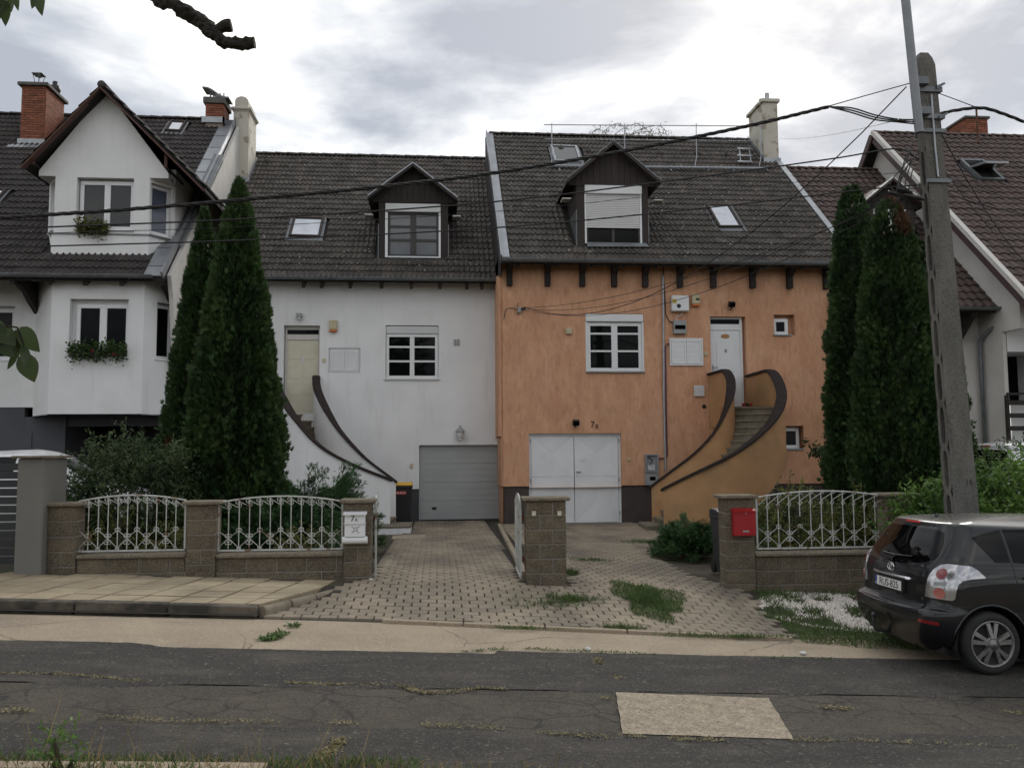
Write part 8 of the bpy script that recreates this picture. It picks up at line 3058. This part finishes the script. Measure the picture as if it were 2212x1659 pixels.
# foreground verge
XY = np.stack([rng.uniform(-3.6, 2.6, 9000), 5.56-rng.random(9000)**1.3*1.1], 1)
w_ = np.array([mnoise.noise(Vector((x_*1.6, y_*1.6, 5))) for x_, y_ in XY])
XY = XY[(w_ > -.05-.25*(XY[:, 0] < -.3)) & ((XY[:, 0] < -.1) | ((XY[:, 1] < 5.26) & (XY[:, 0] < .9)))]
struct('verge', sheet(_rx, [-8, -4, 0, 2, 4, 4.8, 5.2, 5.44], .010, lambda x, s: .07*nz(x, 9, 1.8)-.28*smooth(.2, 1.2, x) if s else 0), m_verge)
blades(on_ground(XY, .015), .062, m_grass, 'verge_grass', 102, .7, .008, 'green grass along the near edge of the road', 'grass')
XY2 = np.stack([rng.uniform(-3.6, 1.5, 3200), 5.52-rng.random(3200)**1.2*1.1], 1)
XY2 = XY2[XY2[:, 0] < .2+rng.normal(size=len(XY2))*.8]
blades(on_ground(XY2, .015), .075, m_dry, 'dry_verge_grass', 103, .8, .006, 'dry straw-coloured grass along the near edge of the road', 'grass')
XY3 = np.stack([rng.uniform(-2.6, -.3, 45), rng.uniform(5.1, 5.5, 45)], 1)
blades(on_ground(XY3, .015), .34, m_dry, 'grass_stalks', 104, .35, .005, 'tall dry grass stalks at the bottom left', 'grass')
p_ = px_at(125, 1640, 5.2)
bush('weed', 'bright green fern-like weed in the near verge at the bottom left', 'weed', (p_.x, 5.25, gz(p_.x, 5.25)+.14), (.12, .10, .10), 300, m_vine, .04, .014, 105, stems=4)
# tufts in the drive
for k, (px0, py0, rx, ry, n, L, lab) in enumerate(((1400, 1302, .36, .80, 5200, .07, 'big grass tuft growing through the right drive'), (1232, 1300, .30, .14, 700, .07, 'small grass tuft in the drive below the middle pier'), (1190, 1310, .5, .2, 420, .05, 'scattered weeds in the drive below the middle pier'),
                                                (1345, 1365, .22, .05, 300, .07, 'weeds in the gutter joint below the middle of the drive'), (1600, 1395 - 12, .9, .05, 700, .055, 'weeds along the edge of the right drive'),
                                                (1232, 1245, .09, .16, 420, .09, 'leafy weed at the right foot of the middle pier'), (1130, 1365, .3, .04, 220, .05, 'sparse weeds in the gutter joint'),
                                                (1280, 1215, .35, .12, 260, .06, 'few weeds in the right drive beside the dark oil stain'), (1400, 1175, .5, .2, 500, .07, 'weeds near the foot of the ochre stairs'))):
    q = px_at(px0, py0, 12)
    zz = -.05
    for _ in range(6):
        q = PZ(px0, py0, zz); zz = gz(q.x, q.y)
    blades(on_ground(scatter(n, q.x, q.y, rx, ry), .03), L, m_grass, 'weeds', 110+k, .75, .008, lab, 'weeds')
# verge between drive and car: grass, then white gravel
def gpt(x_, y_):
    zz = -.1
    for _ in range(8):
        q = PZ(x_, y_, zz); zz = gz(q.x, q.y)+.02
    return q


XY = []
while len(XY) < 15000:
    x_, y_ = rng.uniform(3.75, 8.5), rng.uniform(9.05, 12.0)
    edge_l = 4.02+.14*(y_-9.5)+.25*mnoise.noise(Vector((y_*2, 1, 1)))
    if x_ < edge_l or y_ < 9.1+.25*smooth(5.0, 4.0, x_)+.12*mnoise.noise(Vector((x_*2.5, 3, 0))):
        continue
    gv = (x_-5.35)/(.95+.2*math.sin(y_*3)), (y_-11.05)/.85
    ing = gv[0]**2+gv[1]**2 < 1+.5*mnoise.noise(Vector((x_*2.2, y_*2.2, 0)))
    if ing and mnoise.noise(Vector((x_*2.6, y_*2.6, 4))) < .02:
        continue
    XY.append((x_, y_))
blades(on_ground(np.array(XY), .0), .085, m_grass, 'roadside_grass', 130, .8, .009, 'green grass strip between the right drive and the dark car', 'grass')
gx_, gy_ = 5.35, 11.05
a = rng.random(8000)*2*np.pi; r = rng.random(8000)**.5
pts = np.stack([gx_+np.cos(a)*r*1.15, gy_+np.sin(a)*r*1.0], 1)
keep = np.array([mnoise.noise(Vector((p[0]*2.6, p[1]*2.6, 4))) < .08+.12*rng.normal() for p in pts])
pts = pts[keep]
n_ = len(pts)
tet = np.array([(1, 0, -.4), (-.5, .9, -.4), (-.5, -.9, -.4), (0, 0, .9), (.4, .5, .5)])
tf = np.array([(0, 1, 4), (1, 3, 4), (3, 0, 4), (1, 2, 3), (2, 0, 3)])
sc = .010+.012*rng.random((n_, 1, 1))
ang = rng.random(n_)*6.28
rot = np.stack([np.stack([np.cos(ang), -np.sin(ang), 0*ang], 1), np.stack([np.sin(ang), np.cos(ang), 0*ang], 1), np.stack([0*ang, 0*ang, 1+0*ang], 1)], 1)
V = (np.einsum('nij,kj->nki', rot, tet)*sc+on_ground(pts, .012)[:, None, :]).reshape(-1, 3)
F = (tf[None]+np.arange(n_)[:, None, None]*5).reshape(-1, 3)
m_grav = mat('white_marble_gravel', (.62, .57, .52), (.50, .46, .42), scale=20, rough=.8, tint=.2)
tag(put('gravel', np_mesh('gravel', V, F, np.repeat(rng.random(n_), 5)), m_grav), 'white gravel patch between the right wall and the dark car', 'gravel', kind='stuff')
# moss, sand and small weeds in the cracks of the road
def crack(label, pts, n, wd, m, L, seed, name='crack_weeds'):
    global rng
    rng = np.random.default_rng(seed)
    W_ = []
    for x_, y_ in pts:
        zz = 0.
        for _ in range(8):
            q = PZ(x_, y_, zz); zz = road_z(q.x)
        W_.append(Vector((q.x, q.y, 0)))
    c = catmull(W_, 12)
    XY = []
    for _ in range(n):
        k = rng.random()*(len(c)-1); i = int(k)
        p = c[i].lerp(c[min(i+1, len(c)-1)], k-i)
        if mnoise.noise(Vector((p.x*2.6, p.y*2.6, seed*.37))) < -.08:
            continue
        XY.append((p.x+rng.normal()*wd, p.y+rng.normal()*wd))
    XY = XY or [(p.x, p.y) for p in c]
    P = np.array([(x_, y_, road_z(x_)+.018) for x_, y_ in XY])
    D = unit(rng.normal(size=P.shape)*np.array([1, 1, .15])+np.array([0, 0, .35]))
    o = foliage(name, m, None, P, D, unit(rng.normal(size=P.shape)*.3+np.array([0, 0, 1])), L*(.5+rng.random(len(P))), np.full(len(P), L*.5))
    return tag(o, label, 'weeds', kind='stuff')


crack('yellow moss in the crack between the asphalt bands', [(0, 1458), (150, 1462), (300, 1474), (450, 1480), (590, 1478), (700, 1482), (850, 1483), (900, 1497), (960, 1500), (1060, 1490), (1160, 1505), (1325, 1512)], 1700, .024, m_lichen, .022, 201)
crack('yellow moss along the asphalt edge right of the pale patch', [(1690, 1512), (1760, 1530), (1900, 1535), (2000, 1532), (2100, 1540), (2220, 1545)], 1100, .028, m_lichen, .022, 202)
crack('yellow moss in the near crack of the road', [(0, 1538), (120, 1545), (250, 1555), (400, 1562), (600, 1562), (800, 1568), (950, 1572), (1100, 1580), (1200, 1590), (1320, 1596)], 1200, .026, m_lichen, .022, 203)
crack('moss in the diagonal crack at the bottom left', [(762, 1572), (745, 1590), (725, 1615), (690, 1650)], 1100, .03, m_lichen, .022, 204)
crack('dry grass tuft in the joint of the concrete strip', [(548, 1392), (575, 1385), (600, 1377), (640, 1352)], 700, .035, m_grass, .05, 205)
crack('moss in the branching crack above the pale patch', [(1290, 1425), (1300, 1445), (1330, 1462), (1345, 1490)], 800, .03, m_lichen, .022, 206)
crack('thin moss line along the concrete strip edge', [(1000, 1412), (1120, 1405), (1300, 1412), (1500, 1420), (1800, 1428)], 600, .02, m_grass, .03, 207)
crack('moss below the pale patch', [(1340, 1592), (1450, 1600), (1560, 1604), (1715, 1604), (1900, 1606), (2200, 1618)], 600, .02, m_lichen, .022, 208)
# bits of litter
for k, (x_, y_, lab) in enumerate(((1735, 1412, 'crumpled white paper on the concrete strip'), (1270, 1402, 'small pale stone on the asphalt'), (800, 1253, 'tiny white pebble at the kerb near the gate'))):
    zz = -.1
    for _ in range(8):
        q = PZ(x_, y_, zz); zz = gz(q.x, q.y)+.02
    g = G(); g.lathe([(0, -.01), (.03, -.008), (.035, .01), (.015, .025), (0, .026)], q, (.2, .1, 1), 6)
    for i in range(len(g.v)):
        v = Vector(g.v[i]); g.v[i] = tuple(v+Vector((mnoise.noise(v*40), mnoise.noise(v*40+Vector((5, 0, 0))), 0))*.018)
    tag(g.obj('litter', m_pvc_g), lab, 'litter')
